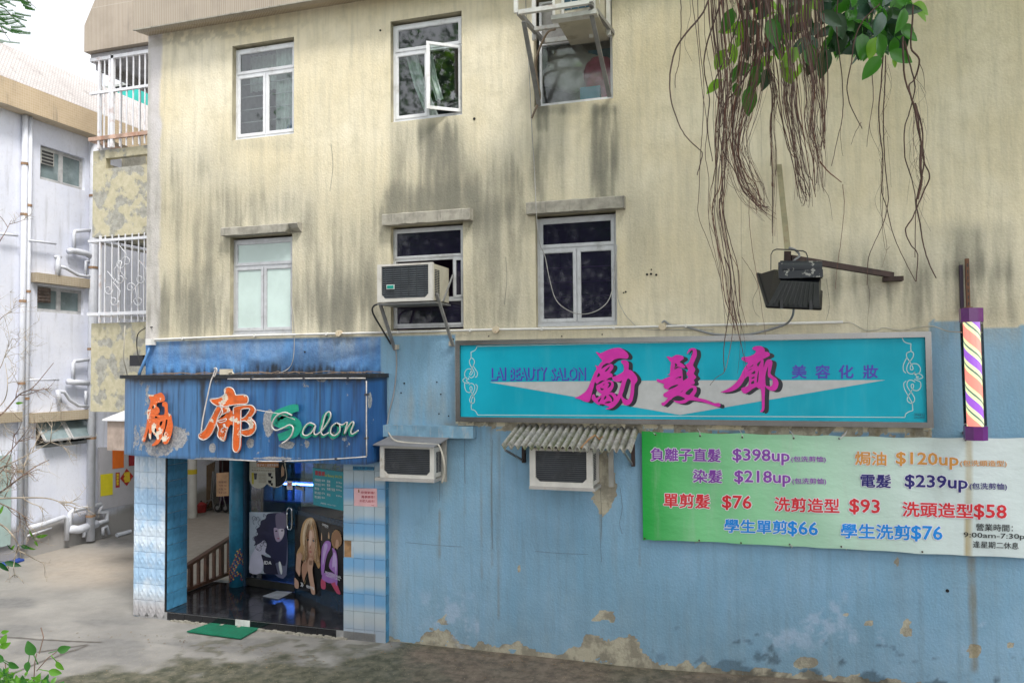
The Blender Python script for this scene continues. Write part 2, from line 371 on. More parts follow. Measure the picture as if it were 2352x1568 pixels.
# ------------------------------------------------------------------ main building
STEEL = M('window_aluminium', (.52, .53, .55), .42, .25, .12, 8, (.22, .21, .2), .5, 5, bst=.05)
WHITEFR = M('white_paint_metal', (.74, .75, .77), .4, 0, .08, 6, (.35, .32, .28), .5, 4, bst=.05)
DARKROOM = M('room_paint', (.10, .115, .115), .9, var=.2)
ROOMGREY = M('room_plaster', (.34, .37, .36), .9, var=.2)
CONC = M('bare_concrete', (.34, .32, .27), .9, 0, .3, 7, (.10, .10, .085), .75, 5, True, 90, .5)
def facade_mat():
    m, t, p = nodes('stucco'); v = coord(t)
    big = noise(t, .55, 5, .6, v); med = noise(t, 4.5, 8, .68, v); st = noise(t, 5, 8, .7, coord(t, (2.2, 1, .18))); fine = noise(t, 42, 5, .7, v)
    cream = mixc(t, ramp(t, big, .35, .68), (.70, .615, .425), (.78, .715, .555))
    cream = mixc(t, mth(t, 'MULTIPLY', ramp(t, med, .45, .75), .42), cream, (.47, .42, .29))
    cream = mixc(t, mth(t, 'MULTIPLY', ramp(t, st, .42, .7), .42), cream, (.43, .40, .30))
    cream = mixc(t, attr(t, 'pale'), cream, mixc(t, ramp(t, med, .3, .7), (.50, .48, .50), (.60, .58, .61)))
    blue = mixc(t, ramp(t, big, .35, .65), (.185, .345, .48), (.235, .415, .585))
    blue = mixc(t, mth(t, 'MULTIPLY', ramp(t, st, .45, .72), .5), blue, (.17, .28, .36))
    blue = mixc(t, attr(t, 'deep'), blue, mixc(t, ramp(t, med, .35, .65), (.055, .18, .43), (.10, .28, .58)))
    c = mixc(t, attr(t, 'blue'), cream, blue)
    edge_ = ramp(t, mth(t, 'ADD', attr(t, 'peel'), mth(t, 'MULTIPLY', mth(t, 'SUBTRACT', noise(t, 17, 8, .7, v), .5), 1.3)), .36, .40); c = mixc(t, edge_, c, mixc(t, ramp(t, med, .42, .58), (.27, .245, .19), (.47, .43, .33)))
    stc = mixc(t, ramp(t, med, .35, .65), (.26, .25, .20), (.38, .365, .285))
    c = mixc(t, mth(t, 'MULTIPLY', attr(t, 'stain'), mth(t, 'ADD', .66, mth(t, 'MULTIPLY', ramp(t, fine, .3, .7), .34))), c, stc)
    c = mixc(t, mth(t, 'MULTIPLY', ramp(t, attr(t, 'stain'), .52, .95), .8), c, (.12, .12, .10))
    c = mixc(t, mth(t, 'MULTIPLY', attr(t, 'rust'), .8), c, (.20, .16, .08)); c = mixc(t, attr(t, 'mould'), c, (.022, .024, .026))
    c = mixc(t, attr(t, 'chalk'), c, (.42, .52, .66))
    lk(t, c, p.inputs['Base Color']); p.inputs['Roughness'].default_value = .88; p.inputs['Specular IOR Level'].default_value = .25
    lump = nn(t, 'ShaderNodeTexVoronoi'); lump.inputs['Scale'].default_value = 38; lk(t, coord(t, (1, 1, .6)), lump.inputs['Vector'])
    h = mth(t, 'ADD', mth(t, 'MULTIPLY', fine, 1.2), mth(t, 'ADD', mth(t, 'MULTIPLY', lump.outputs['Distance'], .5), mth(t, 'MULTIPLY', edge_, -1.6)))
    bump(t, p, h, .46, .012)
    return m
FAC = facade_mat()
HOLEPX = ((1486, 630, 3), (1495, 629, 3), (1507, 631, 3), (1496, 619, 2), (1089, 273, 4), (873, 70, 3), (1437, 670, 2.5), (1432, 672, 2), (1373, 670, 0), (2176, 1356, 4), (921, 902, 2), (1008, 950, 2), (1030, 955, 2), (928, 880, 2.5), (1003, 877, 2), (1012, 905, 2), (620, 873, 0), (700, 808, 3), (1040, 779, 3), (1122, 772, 2), (1290, 772, 2), (1383, 768, 2))
def facade_attrs(X, Y, Z):
    px, py = proj_np(X, Y, Z)
    n = fbm(X * 3, Z * 3, 5); nf = fbm(X * 11 + 5, Z * 11, 4); nb = fbm(X * .9 + 60, Z * .9, 4)
    stk = fbm(X * 9 + 31, Z * .75, 5); stk2 = fbm(X * 26 + 3, Z * 1.6 + 8, 4); s1 = sst(.25, .82, stk) * .75 + sst(.30, .80, stk2) * .45
    cream_low = 4.02 + (n - .5) * .05
    blue = ((X < -3.76) & (Z < 4.085 + (n - .5) * .03)) | ((X > 1.86) & (Z < 4.04 + (n - .5) * .05 + .1 * (X < 2.2))) | (Z < 2.905 + (nf - .5) * .06)
    blue = blue.astype(float); deep = ((X < -4.86 + (nf - .5) * .02) & (Z > 3.0)).astype(float) * blue
    pale = sst(-8.53, -8.58, X + (n - .5) * .12) * (Z > 4.08) * .85
    st = np.zeros_like(px)
    for x0, x1, y0, y1, sx, sy, a in ((895, 1062, 270, 500, 16, 34, 1.0), (960, 1075, 290, 470, 22, 40, .55), (1170, 1250, 320, 470, 26, 50, .9), (1232, 1300, 240, 480, 14, 16, .85),
            (1360, 1422, 240, 480, 12, 12, 1.15), (1240, 1420, 238, 262, 8, 8, .5), (1060, 1200, 360, 540, 40, 60, .75), (690, 880, 470, 770, 50, 70, .7), (340, 540, 330, 800, 30, 60, .62),
            (500, 700, 420, 530, 40, 50, .75), (870, 1090, 430, 520, 30, 30, 1.0), (1070, 1225, 470, 770, 20, 40, .75), (1330, 1450, 240, 470, 20, 30, .5), (1420, 1500, 440, 620, 30, 60, .45), (340, 900, 640, 800, 60, 70, .5), (1500, 1900, 380, 730, 70, 80, .20),
            (1900, 2060, 560, 700, 40, 40, .8), (2130, 2330, 515, 640, 34, 22, .75), (1990, 2360, 590, 760, 50, 60, .6), (1860, 2400, 620, 760, 60, 50, .35), (533, 680, 318, 345, 12, 12, .35), (1230, 1260, 240, 300, 6, 10, .9), (1420, 1475, 740, 760, 20, 6, .4)):
        st += a * box(px, py, x0, x1, y0, y1, sx, sy)
    st = st * (.30 + .80 * s1) + .34 * box(px, py, 340, 1420, 400, 780, 60, 90) * (.5 + .9 * nb) * (1 - blue) + .10 * s1 * (1 - blue) * sst(150, 420, py)
    st += box(px, py, 336, 346, 80, 760, 4, 30) * .45 * (.4 + nf)
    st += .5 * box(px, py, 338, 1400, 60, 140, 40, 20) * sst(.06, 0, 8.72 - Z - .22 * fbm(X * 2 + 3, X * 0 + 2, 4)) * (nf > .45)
    st += blue * (.12 * s1 + .25 * sst(1.05, .1, Z + (n - .5)) * n + .5 * box(px, py, 1375, 1400, 1030, 1150, 14, 30) * n + .45 * box(px, py, 1000, 1035, 1020, 1130, 12, 40) + .35 * box(px, py, 895, 912, 1100, 1480, 8, 30))
    for c, r, a in (((1372, 372), 1, .0),): pass
    cx, cy = 2229, 515; st += 0
    mould = deep * sst(3.72, 3.50, Z - (stk2 - .5) * .30) * sst(.25, .55, fbm(X * 14, Z * 5, 4) + .15) + deep * .5 * sst(.5, .7, fbm(X * 1.5 + 2, Z * 3, 4)) * sst(4.1, 3.7, Z)
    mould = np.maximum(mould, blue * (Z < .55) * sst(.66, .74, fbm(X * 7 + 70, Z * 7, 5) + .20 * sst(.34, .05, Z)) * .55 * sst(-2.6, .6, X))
    hgt = .06 + .13 * sst(.4, .75, fbm(X * 1.3 + 11, X * 0 + 3, 3)) + .22 * box(px, py, 975, 1040, 0, 4000, 16) + .35 * box(px, py, 1310, 1455, 0, 4000, 20) - .0
    pv = fbm(X * 5 + 90, Z * 5 + 7, 5)
    peel = blue * sst(.52, .56, pv + .36 * (1 - (Z - GSv(X)) / np.maximum(hgt, .05)) * (Z < .95) - .55 * (Z > .95)) * (Z < 1.1) * (.45 + .4 * sst(.3, .5, nf))
    for cx, cy, rx, ry in ((1387, 1110, 26, 70), (1364, 1085, 8, 34), (1402, 1147, 8, 8), (2060, 1290, 6, 9), (2008, 1205, 5, 6), (2240, 1495, 16, 14), (1995, 1430, 10, 7), (2082, 1450, 12, 14), (1942, 1410, 6, 5), (2083, 1430, 9, 8), (1192, 1307, 4, 8), (2320, 1480, 8, 6), (1850, 1520, 30, 12)):
        peel = np.maximum(peel, sst(1.15, .8, np.hypot((px - cx) / rx, (py - cy) / ry) + (nf - .5) * 1.1) * blue)
    peel = np.maximum(peel, (Z > 2.84) * (Z < 2.96) * (X > -3.76) * (X < 1.86) * sst(.4, .5, nf) * .8)
    rust = np.zeros_like(px)
    rust += .85 * box(px + (stk2 - .5) * 10 - (py - 1300) * .03, py, 2223, 2238, 1275, 1540, 5, 14) * (.5 + nf)
    for xx, y0, y1, w, a in ((1010, 1170, 1280, 2.2, .7), (1106, 985, 1330, 1.6, .45), (1130, 985, 1300, 1.4, .5), (1146, 990, 1420, 2.2, .45), (1068, 990, 1180, 1.2, .3), (1380, 1170, 1240, 1.6, .5), (1256, 1140, 1280, 1.5, .3), (1470, 1200, 1300, 1.5, .4),
            (1570, 985, 1003, 4, .7), (1680, 985, 1003, 5, .6), (1760, 985, 1003, 4, .7), (1880, 985, 1003, 5, .7), (2015, 985, 1004, 6, .8), (2098, 985, 1005, 4, .8), (2070, 985, 1005, 3, .8), (2130, 985, 1005, 3, .7), (1130, 976, 992, 8, .6), (1035, 968, 985, 14, .6)):
        rust += a * box(px + (stk2 - .5) * 5, py, xx - w, xx + w, y0, y1, w, 10) * (.5 + nf)
    st += .55 * blue * box(px, py, 880, 1060, 900, 985, 60, 40) * s1
    chalk = blue * .55 * (sst(.58, .68, n) * sst(1340, 1400, py) * sst(1520, 1460, py) * ((px < 1100) | (px > 1750))) * sst(.4, .55, nf)
    return dict(blue=blue, deep=deep, pale=pale, stain=np.clip((1 - np.exp(-1.35 * st * (.55 + .9 * fbm(X * 1.7 + 8, Z * 1.3 + 3, 4)))) * .92, 0, .93), mould=np.clip(mould, 0, .95), peel=np.clip(peel, 0, 1), rust=np.clip(rust, 0, .8), chalk=np.clip(chalk, 0, 1))
def GSv(X): return .09 * sst(-1.7, 1.2, X)
bld = thing('apartment_building', 'long cream stucco apartment block with blue painted ground floor and tiled corner entrance', 'building')
def rect(x0, x1, ymid_top, ymid_bot, ztop=None, zbot=None):
    xm = (x0 + x1) / 2
    return (round(PY(x0, ymid_bot).x, 3), round(PY(x1, ymid_bot).x, 3), round(zbot if zbot is not None else PY(xm, ymid_bot).z, 3), round(ztop if ztop is not None else PY(xm, ymid_top).z, 3))
W1U = rect(533, 675, 96, 315); W2U = rect(897.5, 1061.7, 37.5, 272.6); W3U = rect(1227, 1408.5, 0, 236, ztop=W2U[3])
W1L = rect(527.4, 671, 0, 768, ztop=5.585); W2L = rect(897.5, 1064.7, 0, 757, ztop=5.585); W3L = rect(1231.6, 1417.7, 0, 748.8, ztop=5.6)
HOLES = [W1U, W2U, W3U, W1L, W2L, W3L]
BX0, BX1, BZ1 = -8.8, 6.0, 8.80
DOOR = (BX0, -4.80, -.5, 2.62)
xm = sorted({h[i] for h in HOLES for i in (0, 1)} | {-4.80}); zm = sorted({h[i] for h in HOLES for i in (2, 3)} | {2.62})
def openc(U, V):
    k = (U < DOOR[1]) & (V < DOOR[3])
    for h in HOLES: k |= (U > h[0]) & (U < h[1]) & (V > h[2]) & (V < h[3])
    return k
mb = MB(); WFL = Flat((-9, -.010), (5, -.010))
for l in (((1009, 1000), (1010, 1080), (1008, 1150)), ((1068, 985), (1067, 1060), (1068, 1110)), ((1380, 1120), (1382, 1190), (1379, 1250), (1381, 1290)), ((1426, 1120), (1430, 1165), (1425, 1200), (1428, 1225)), ((1130, 1010), (1131, 1120), (1129, 1260)), ((930, 1245), (1010, 1252), (1060, 1255)), ((1230, 1265), (1290, 1270), (1350, 1272)), ((2285, 1130), (2300, 1180), (2310, 1230)), ((1900, 640), (1905, 700), (1898, 735)), ((1160, 590), (1164, 640), (1158, 700)), ((760, 330), (764, 380), (758, 440))):
    ribbon(mb, WFL, spline([(x + rnd.uniform(-2, 2), y) for x, y in l], 5), .7, 0)
o = mb.build('hairline_crack', M('crack_dark', (.10, .12, .13), .9, bst=0), bld); o['kind'] = 'stuff'
grid_mesh('wall', axis(BX0, BX1, .028, xm), axis(-.15, BZ1, .028, zm), lambda U, V: (U, .010 * (fbm(U * 1.1, V * 1.1, 3) - .5) * sst(0, .1, V), V), FAC, openc, bld, facade_attrs)
mb = MB()
for x, y, r in HOLEPX:
    if r: q = PY(x, y, -.006); mb.tube([(q.x, -.008, q.z), (q.x + .003, .01, q.z)], r * .0047, 7)
o = mb.build('drill_hole', M('hole_black', (.012, .012, .012), .9, bst=0), bld); o['kind'] = 'stuff'
mb = MB()
for x0, x1, z0, z1 in HOLES:                    # window reveals
    mb = MB(); mb.quad((x0, 0, z0), (x0, .2, z0), (x0, .2, z1), (x0, 0, z1)); mb.quad((x1, 0, z0), (x1, .2, z0), (x1, .2, z1), (x1, 0, z1))
    mb.quad((x0, 0, z1), (x1, 0, z1), (x1, .2, z1), (x0, .2, z1)); mb.quad((x0, 0, z0), (x1, 0, z0), (x1, .2, z0), (x0, .2, z0))
    mb.build('window_reveal', M('reveal_plaster', (.42, .38, .27), .9, 0, .25, 5, (.14, .13, .1), .7, 4, True, 60, .4), bld)
mb = MB(); mb.box(BX0, BX0 + .15, .012, 9, 2.62, 8.8); mb.box(BX0, BX1, 5.2, 5.4, 2.62, 8.8); mb.box(BX1 - .2, BX1, .02, 9, -.2, 8.8); mb.box(-8.15, BX1, 5.2, 5.4, -.2, 2.62)
mb.build('side_wall', M('side_plaster', (.5, .46, .36), .9), bld)
mb = MB(); mb.box(BX0 + .15, BX1 - .2, .02, 5.2, 2.60, 2.75)
mb.build('porch_ceiling', M('ceiling_paint', (.45, .52, .55), .8), bld)
# roof parapet with fine vertical mosaic ribs
def mosaic_mat(name, a, b, mort, s=.032, vertical=True):
    m, t, p = nodes(name); c = t.nodes.new('ShaderNodeTexCoord'); sp = t.nodes.new('ShaderNodeSeparateXYZ'); lk(t, c.outputs['Object'], sp.inputs[0])
    cb = t.nodes.new('ShaderNodeCombineXYZ'); lk(t, mth(t, 'ADD', sp.outputs[0], sp.outputs[1]), cb.inputs[0]); lk(t, mth(t, 'ADD', sp.outputs[2], mth(t, 'MULTIPLY', sp.outputs[1], .001)), cb.inputs[1])
    br = t.nodes.new('ShaderNodeTexBrick'); br.offset = 0; br.inputs['Scale'].default_value = 1; br.inputs['Brick Width'].default_value = s; br.inputs['Row Height'].default_value = s * (30 if vertical else 1)
    br.inputs['Mortar Size'].default_value = s * .10; br.inputs['Mortar Smooth'].default_value = .4; br.inputs['Color1'].default_value = (*a, 1); br.inputs['Color2'].default_value = (*b, 1); br.inputs['Mortar'].default_value = (*mort, 1)
    lk(t, cb.outputs[0], br.inputs['Vector']); n1 = noise(t, 1.4, 6, .65, coord(t)); n2 = noise(t, 2.5, 6, .7, coord(t, (2.2, 2.2, .3)))
    col = mixc(t, mth(t, 'MULTIPLY', ramp(t, n1, .4, .7), .35), br.outputs['Color'], tuple(x * .6 for x in a)); col = mixc(t, mth(t, 'MULTIPLY', ramp(t, n2, .55, .72), .5), col, (.16, .14, .12))
    lk(t, col, p.inputs['Base Color']); p.inputs['Roughness'].default_value = .6; bump(t, p, br.outputs['Fac'], -.35, .006)
    return m
MOS = mosaic_mat('tan_mosaic', (.31, .255, .195), (.35, .29, .225), (.50, .46, .40))
mb = MB(); mb.box(BX0, BX1, -.30, -.18, 8.75, 10.6); mb.build('parapet', MOS, bld)
mb = MB(); mb.quad((BX0, -.18, 8.754), (BX1, -.18, 8.754), (BX1, .0, 8.78), (BX0, .0, 8.78)); mb.box(BX0, BX1, -.18, 9, 8.79, 8.95); mb.quad((BX0 - .002, -.3, 8.748), (BX0 - .002, 0, 8.78), (BX0 - .002, 0, 9.3), (BX0 - .002, -.3, 9.3))
mb.build('soffit', mosaic_mat('soffit_mosaic', (.36, .29, .20), (.40, .32, .23), (.52, .46, .37), .05, False), bld)
mb = MB(); mb.box(BX0 - .002, BX1, -.31, -.288, 8.735, 8.752); mb.build('drip_edge', CONC, bld)
# window hoods
LINT = {}
for i, (x0, x1, yt, yb, lab) in enumerate(((508, 683, 524.5, 534, None), (878, 1080, 498, 509, None), (1209, 1434, 470, 482, None))):
    xa = PY(x0, 520, -.12).x; xb = PY(x1, 500, -.12).x; z0 = (5.59, 5.585, 5.60)[i]; z1 = z0 + (.12, .15, .15)[i]
    mb = MB(); N = 26
    for k in range(N):                          # a slightly uneven cast slab
        a = xa + (xb - xa) * k / N; b = xa + (xb - xa) * (k + 1) / N
        def sec(x):
            j = (vnoise(np.array([x * 9.0]), np.array([3.0 + i]))[0] - .5) * .010; br = .035 if (i == 0 and x > xb - .16) else 0
            return [(x, .0, z0 + .0), (x, -.13 - j + br, z0 + j + br * 1.4), (x, -.135 + j, z1 - .012), (x, -.12, z1 + j), (x, .0, z1 + .012)]
        A, B = sec(a), sec(b)
        for q in range(4): mb.quad(A[q], A[q + 1], B[q + 1], B[q])
        if k == 0: mb.face([len(mb.v) + w for w in range(5)]); mb.v += A
        if k == N - 1: mb.face([len(mb.v) + w for w in range(5)]); mb.v += B
    mb.build('window_hood', CONC, bld)

GLASS = glassmat('window_glass', (.72, .80, .78), .9, .13, .008, None, .035)
GLASSDK = glassmat('tinted_window_glass', (.30, .24, .40), .75, .06, .008, (.022, .019, .045), .045)
FROST = M('frosted_glass', (.50, .62, .585), .22, 0, .14, 1.6, (.62, .72, .72), .4, 2.0, bst=.03, spec=.7)
def frame_rect(mb, x0, x1, z0, z1, y, w, d, f=None):
    """four mitre-like bars round an opening; f maps a point (used for an open sash)"""
    s = len(mb.v)
    mb.box(x0, x0 + w, y, y + d, z0, z1); mb.box(x1 - w, x1, y, y + d, z0, z1); mb.box(x0 + w, x1 - w, y + .002, y + d, z1 - w, z1); mb.box(x0 + w, x1 - w, y + .002, y + d, z0, z0 + w)
    if f: mb.v[s:] = [tuple(f(Vector(q))) for q in mb.v[s:]]
def window(r, frac=.30, mat=STEEL, gl=GLASS, gly=None, opened=None, lowmull=True, y=.085, label=None, skiplow=False, split=.5):
    x0, x1, z0, z1 = r; x0 += .002; x1 -= .002; z0 += .03; z1 -= .03; zt = z1 - (z1 - z0) * frac; xm_ = x0 + (x1 - x0) * split
    mb = MB(); frame_rect(mb, x0, x1, z0, z1, y, .038, .06); mb.box(x0 + .038, x1 - .038, y + .003, y + .055, zt - .018, zt + .018)
    if lowmull: mb.box(xm_ - .012, xm_ + .012, y + .004, y + .05, z0 + .038, zt - .018)
    mb.box(x0 - .0, x1, y - .02, y + .03, z0 - .028, z0 - .002)
    w = mb.build('window', mat, bld)
    if label: w['label'] = label
    sashes = [(x0 + .034, x1 - .034, zt + .014, z1 - .034, 0)]
    if not skiplow:
        if lowmull: sashes += [(x0 + .034, xm_ - .008, z0 + .034, zt - .014, 1), (xm_ + .008, x1 - .034, z0 + .034, zt - .014, 2)]
        else: sashes += [(x0 + .034, x1 - .034, z0 + .034, zt - .014, 1)]
    for a, b, c, d, k in sashes:
        f = None
        if opened and k == 2:
            ang = -opened; ca, sa = cos(ang), sin(ang); hx, hy = b, y - .01
            f = lambda q: Vector((hx + (q.x - hx) * ca - (q.y - hy) * sa * 1, hy + (q.x - hx) * -sin(-ang) * -1 * -1 + (q.y - hy) * ca, q.z))
            f = lambda q: Vector((hx + (q.x - hx) * cos(opened) , hy + (q.x - hx) * sin(opened) + (q.y - hy) * cos(opened), q.z))
        m1 = MB(); frame_rect(m1, a, b, c, d, y - .012, .036, .03, f); frame_rect(m1, a + .03, b - .03, c + .03, d - .03, y - .004, .014, .02, f); m1.build('sash', mat, w)
        m2 = MB(); i = 0; Y = y + .008; q = [(a + .03, Y, c + .03), (b - .03, Y, c + .03), (b - .03, Y, d - .03), (a + .03, Y, d - .03)]
        if f: q = [tuple(f(Vector(e))) for e in q]
        m2.quad(*q); m2.build('pane', gly[k] if gly else gl, w)
    return w
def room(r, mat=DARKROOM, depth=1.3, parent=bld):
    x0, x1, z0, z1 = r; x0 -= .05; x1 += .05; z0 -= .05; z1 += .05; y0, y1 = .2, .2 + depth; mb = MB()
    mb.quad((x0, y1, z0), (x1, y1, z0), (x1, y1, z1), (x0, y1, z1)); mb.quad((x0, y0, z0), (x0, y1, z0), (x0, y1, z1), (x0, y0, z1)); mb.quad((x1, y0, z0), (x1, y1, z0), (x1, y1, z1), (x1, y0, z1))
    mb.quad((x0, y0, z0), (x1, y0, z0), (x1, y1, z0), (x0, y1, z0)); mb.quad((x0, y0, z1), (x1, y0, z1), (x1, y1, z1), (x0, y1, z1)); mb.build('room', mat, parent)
CURT = M('curtain_cloth', (.78, .84, .80), .9, 0, .2, 9)
def curtain(w, x0, x1, z0, z1, y, folds, amp=.03, mat=CURT, lean=0.0):
    n = folds * 8; mb = MB()
    for k in range(n + 1):
        u = k / n; yy = y + amp * sin(u * folds * 2 * pi) + amp * .4 * sin(u * folds * 4.3 + 1)
        for zz, l in ((z1, 0), ((z0 + z1) / 2, lean * .4), (z0, lean)): mb.v.append((x0 + (x1 - x0) * u + l, yy, zz))
    for k in range(n):
        for j in range(2): a = k * 3 + j; mb.face((a, a + 1, a + 4, a + 3))
    return mb.build('curtain', mat, w, True)
w = window(W1U, .29, WHITEFR, label='closed upper window with pale curtain behind clear glass'); room(W1U, ROOMGREY)
curtain(w, W1U[0] + .55 * (W1U[1] - W1U[0]), W1U[1], W1U[2], W1U[3], .24, 7)
curtain(w, W1U[0], W1U[1], W1U[3] - .55, W1U[3], .42, 12, .02)
mb = MB()
for k in range(5): z = W1U[2] + .12 + k * .19; mb.bar((W1U[0] + .03, .19, z), (W1U[1], .19, z), .012, .012)
mb.build('inner_grille', WHITEFR, w)
mb = MB(); mb.v += [(W1U[1] - .30, .22, W1U[2] + .05), (W1U[1] - .08, .22, W1U[2] + .05), (W1U[1] - .2, .22, W1U[2] + .33)]; mb.face((0, 1, 2)); mb.build('folded_paper', flatc('paper_blue', (.35, .45, .7)), w)
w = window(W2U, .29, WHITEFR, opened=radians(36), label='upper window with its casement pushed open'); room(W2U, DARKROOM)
curtain(w, W2U[0] + .12, W2U[0] + .30, W2U[2] + .1, W2U[3] - .4, .22, 2, .02, lean=.32); curtain(w, W2U[0] + .38, W2U[0] + .50, W2U[2] + .35, W2U[3] - .4, .30, 2, .02, lean=.16)
# third upper window: lower part glazed, air conditioner above
x0, x1, z0, z1 = W3U; zc = PY(1320, 92, .1).z
mb = MB(); frame_rect(mb, x0 + .06, x1 - .01, z0 + .02, z1 - .02, .06, .03, .05); mb.box(x0 + .09, x1 - .04, .055, .11, zc - .035, zc + .02); w = mb.build('window', WHITEFR, bld); w['label'] = 'upper window behind the steel air conditioner cage'
mb = MB(); mb.quad((x0 + .09, .085, z0 + .05), (x1 - .04, .085, z0 + .05), (x1 - .04, .085, zc - .035), (x0 + .09, .085, zc - .035)); mb.build('pane', glassmat('plastic_window_glass', (.85, .9, .9), .9, .14, .05, None, .08), w)
mb = MB(); mb.quad((x0 + .09, .12, zc + .02), (x0 + .6, .12, zc + .02), (x0 + .6, .12, z1), (x0 + .09, .12, z1)); mb.build('board', M('grey_board', (.42, .40, .38), .6), w)
room(W3U, M('cluttered_room', (.55, .58, .60), .9), .7)
def blob(name, c, r, mat, parent, seed=1, sx=1, sz=1, n=14, amp=.18):
    mb = MB()
    for i in range(n + 1):
        th = pi * i / n
        for j in range(n * 2):
            ph = pi * j / n; d = Vector((sin(th) * cos(ph), sin(th) * sin(ph), cos(th)))
            k = r * (1 + amp * (vnoise(np.array([d.x * 2.1 + seed * 7 + d.y]), np.array([d.z * 2.4 + d.y * 1.7 + seed]))[0] - .5) * 2)
            mb.v.append((c[0] + d.x * k * sx, c[1] + d.y * k * .6, c[2] + d.z * k * sz))
    for i in range(n):
        for j in range(n * 2):
            a = i * 2 * n + j; b = i * 2 * n + (j + 1) % (2 * n); mb.face((a, b, b + 2 * n, a + 2 * n))
    return mb.build(name, mat, parent, True)
pb = PY(1385, 185, .3); o = blob('plastic_bag', (pb.x, .33, pb.z), .26, M('pink_plastic', (.62, .16, .28), .35, 0, .3, 7), None, 3, .95, 1.25); tag(o, 'pink plastic bag pressed against glass under the caged air conditioner', 'bag')
pb = PY(1357, 222, .2); mb = MB(); mb.box(pb.x - .13, pb.x + .13, .15, .34, z0 + .045, z0 + .24); tag(mb.build('carton', flatc('carton_blue', (.10, .38, .55)), None), 'small light blue carton on the sill below pink bag', 'box')
pb = PY(1385, 130, .4); mb = MB(); mb.box(pb.x - .2, pb.x + .3, .42, .6, z0 + .55, zc - .03); tag(mb.build('storage_carton', flatc('carton_deep', (.05, .22, .34))), 'dark blue storage box behind the glass above pink bag', 'box')
o = blob('cloth_bundle', (x0 + .42, .5, z0 + .62), .34, M('bundle_cloth', (.80, .80, .77), .8, 0, .3, 3), None, 8, 1.2, .9, amp=.35); tag(o, 'crumpled whitish cloth bundle piled inside the caged window', 'bundle')
# lower row
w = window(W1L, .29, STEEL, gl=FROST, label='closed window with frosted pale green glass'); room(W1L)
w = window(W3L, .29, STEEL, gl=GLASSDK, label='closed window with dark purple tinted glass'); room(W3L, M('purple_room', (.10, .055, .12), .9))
mb = MB()
for k in range(4): z = W3L[2] + .20 + k * .19; mb.bar((W3L[0] + .03, .19, z), (W3L[1], .19, z), .014, .014)
mb.build('inner_grille', M('violet_bars', (.62, .35, .62), .6), w)
x0, x1, z0, z1 = W2L
mb = MB(); frame_rect(mb, x0 + .002, x1 - .002, z0 + .03, z1 - .03, .085, .038, .06); zt = z1 - .44
mb.box(x0 + .04, x1 - .04, .086, .14, zt - .035, zt + .015); zl = z0 + .42; mb.box(x0 + .04, x1 - .04, .088, .14, zl - .02, zl + .02)
xr = PY(1043, 650, .09).x; mb.box(xr - .015, xr + .015, .087, .14, zl + .02, zt - .035)
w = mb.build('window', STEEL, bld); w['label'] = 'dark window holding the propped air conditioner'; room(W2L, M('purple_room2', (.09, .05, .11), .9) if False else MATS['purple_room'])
for a, b, c, d in ((x0 + .04, x1 - .04, zt + .015, z1 - .07), (x0 + .04, x1 - .04, z0 + .07, zl - .02), (xr + .015, x1 - .04, zl + .02, zt - .035)):
    mb = MB(); frame_rect(mb, a - .01, b + .01, c - .01, d + .01, .07, .03, .02); mb.build('sash', STEEL, w); mb = MB(); mb.quad((a + .012, .095, c + .012), (b - .012, .095, c + .012), (b - .012, .095, d - .012), (a + .012, .095, d - .012)); mb.build('pane', GLASSDK, w)
mb = MB(); mb.quad((xr + .03, .16, zl + .3), (x1 - .05, .16, zl + .3), (x1 - .05, .16, zt - .08), (xr + .03, .16, zt - .08)); mb.build('blind', flatc('violet_blind', (.42, .16, .5)), w)
# ------------------------------------------------------------------ porch: floor, pillars, column, glass front
TILEB = None
def pillar_mat():
    m, t, p = nodes('sky_tile'); c = t.nodes.new('ShaderNodeTexCoord'); g = t.nodes.new('ShaderNodeNewGeometry'); sp = t.nodes.new('ShaderNodeSeparateXYZ'); lk(t, g.outputs['Position'], sp.inputs[0])
    n = noise(t, 4, 6, .65, g.outputs['Position']); oi = t.nodes.new('ShaderNodeObjectInfo')
    w = mth(t, 'SINE', mth(t, 'ADD', mth(t, 'MULTIPLY', sp.outputs[2], 2 * pi / .475), mth(t, 'MULTIPLY', n, .9)))
    f = ramp(t, w, -.9, .9)
    low = ramp(t, sp.outputs[2], .55, .1)
    col = mixc(t, f, (.37, .46, .52), (.14, .33, .56)); col = mixc(t, mth(t, 'MULTIPLY', low, .6), col, (.40, .38, .36)); col = mixc(t, mth(t, 'MULTIPLY', ramp(t, n, .5, .8), .3), col, (.45, .44, .40))
    col = mixc(t, mth(t, 'MULTIPLY', oi.outputs['Random'], .12), col, (.6, .62, .62))
    lk(t, col, p.inputs['Base Color']); p.inputs['Roughness'].default_value = .38; bump(t, p, noise(t, 5, 3, .5, g.outputs['Position']), .06, .01)
    return m
def pale_tile_mat():
    m, t, p = nodes('pale_relief_tile'); g = t.nodes.new('ShaderNodeNewGeometry'); n = noise(t, 5, 6, .6, g.outputs['Position']); sp = t.nodes.new('ShaderNodeSeparateXYZ'); lk(t, g.outputs['Position'], sp.inputs[0])
    w = mth(t, 'SINE', mth(t, 'MULTIPLY', sp.outputs[2], 2 * pi / .95)); a = mixc(t, ramp(t, mth(t, 'ADD', mth(t, 'MULTIPLY', w, .16), n), .35, .72), (.36, .53, .72), (.60, .69, .78))
    a = mixc(t, ramp(t, sp.outputs[2], .42, .12), a, (.40, .39, .40))
    lk(t, a, p.inputs['Base Color']); p.inputs['Roughness'].default_value = .36; return m
SKYT = pillar_mat(); PALET = pale_tile_mat()
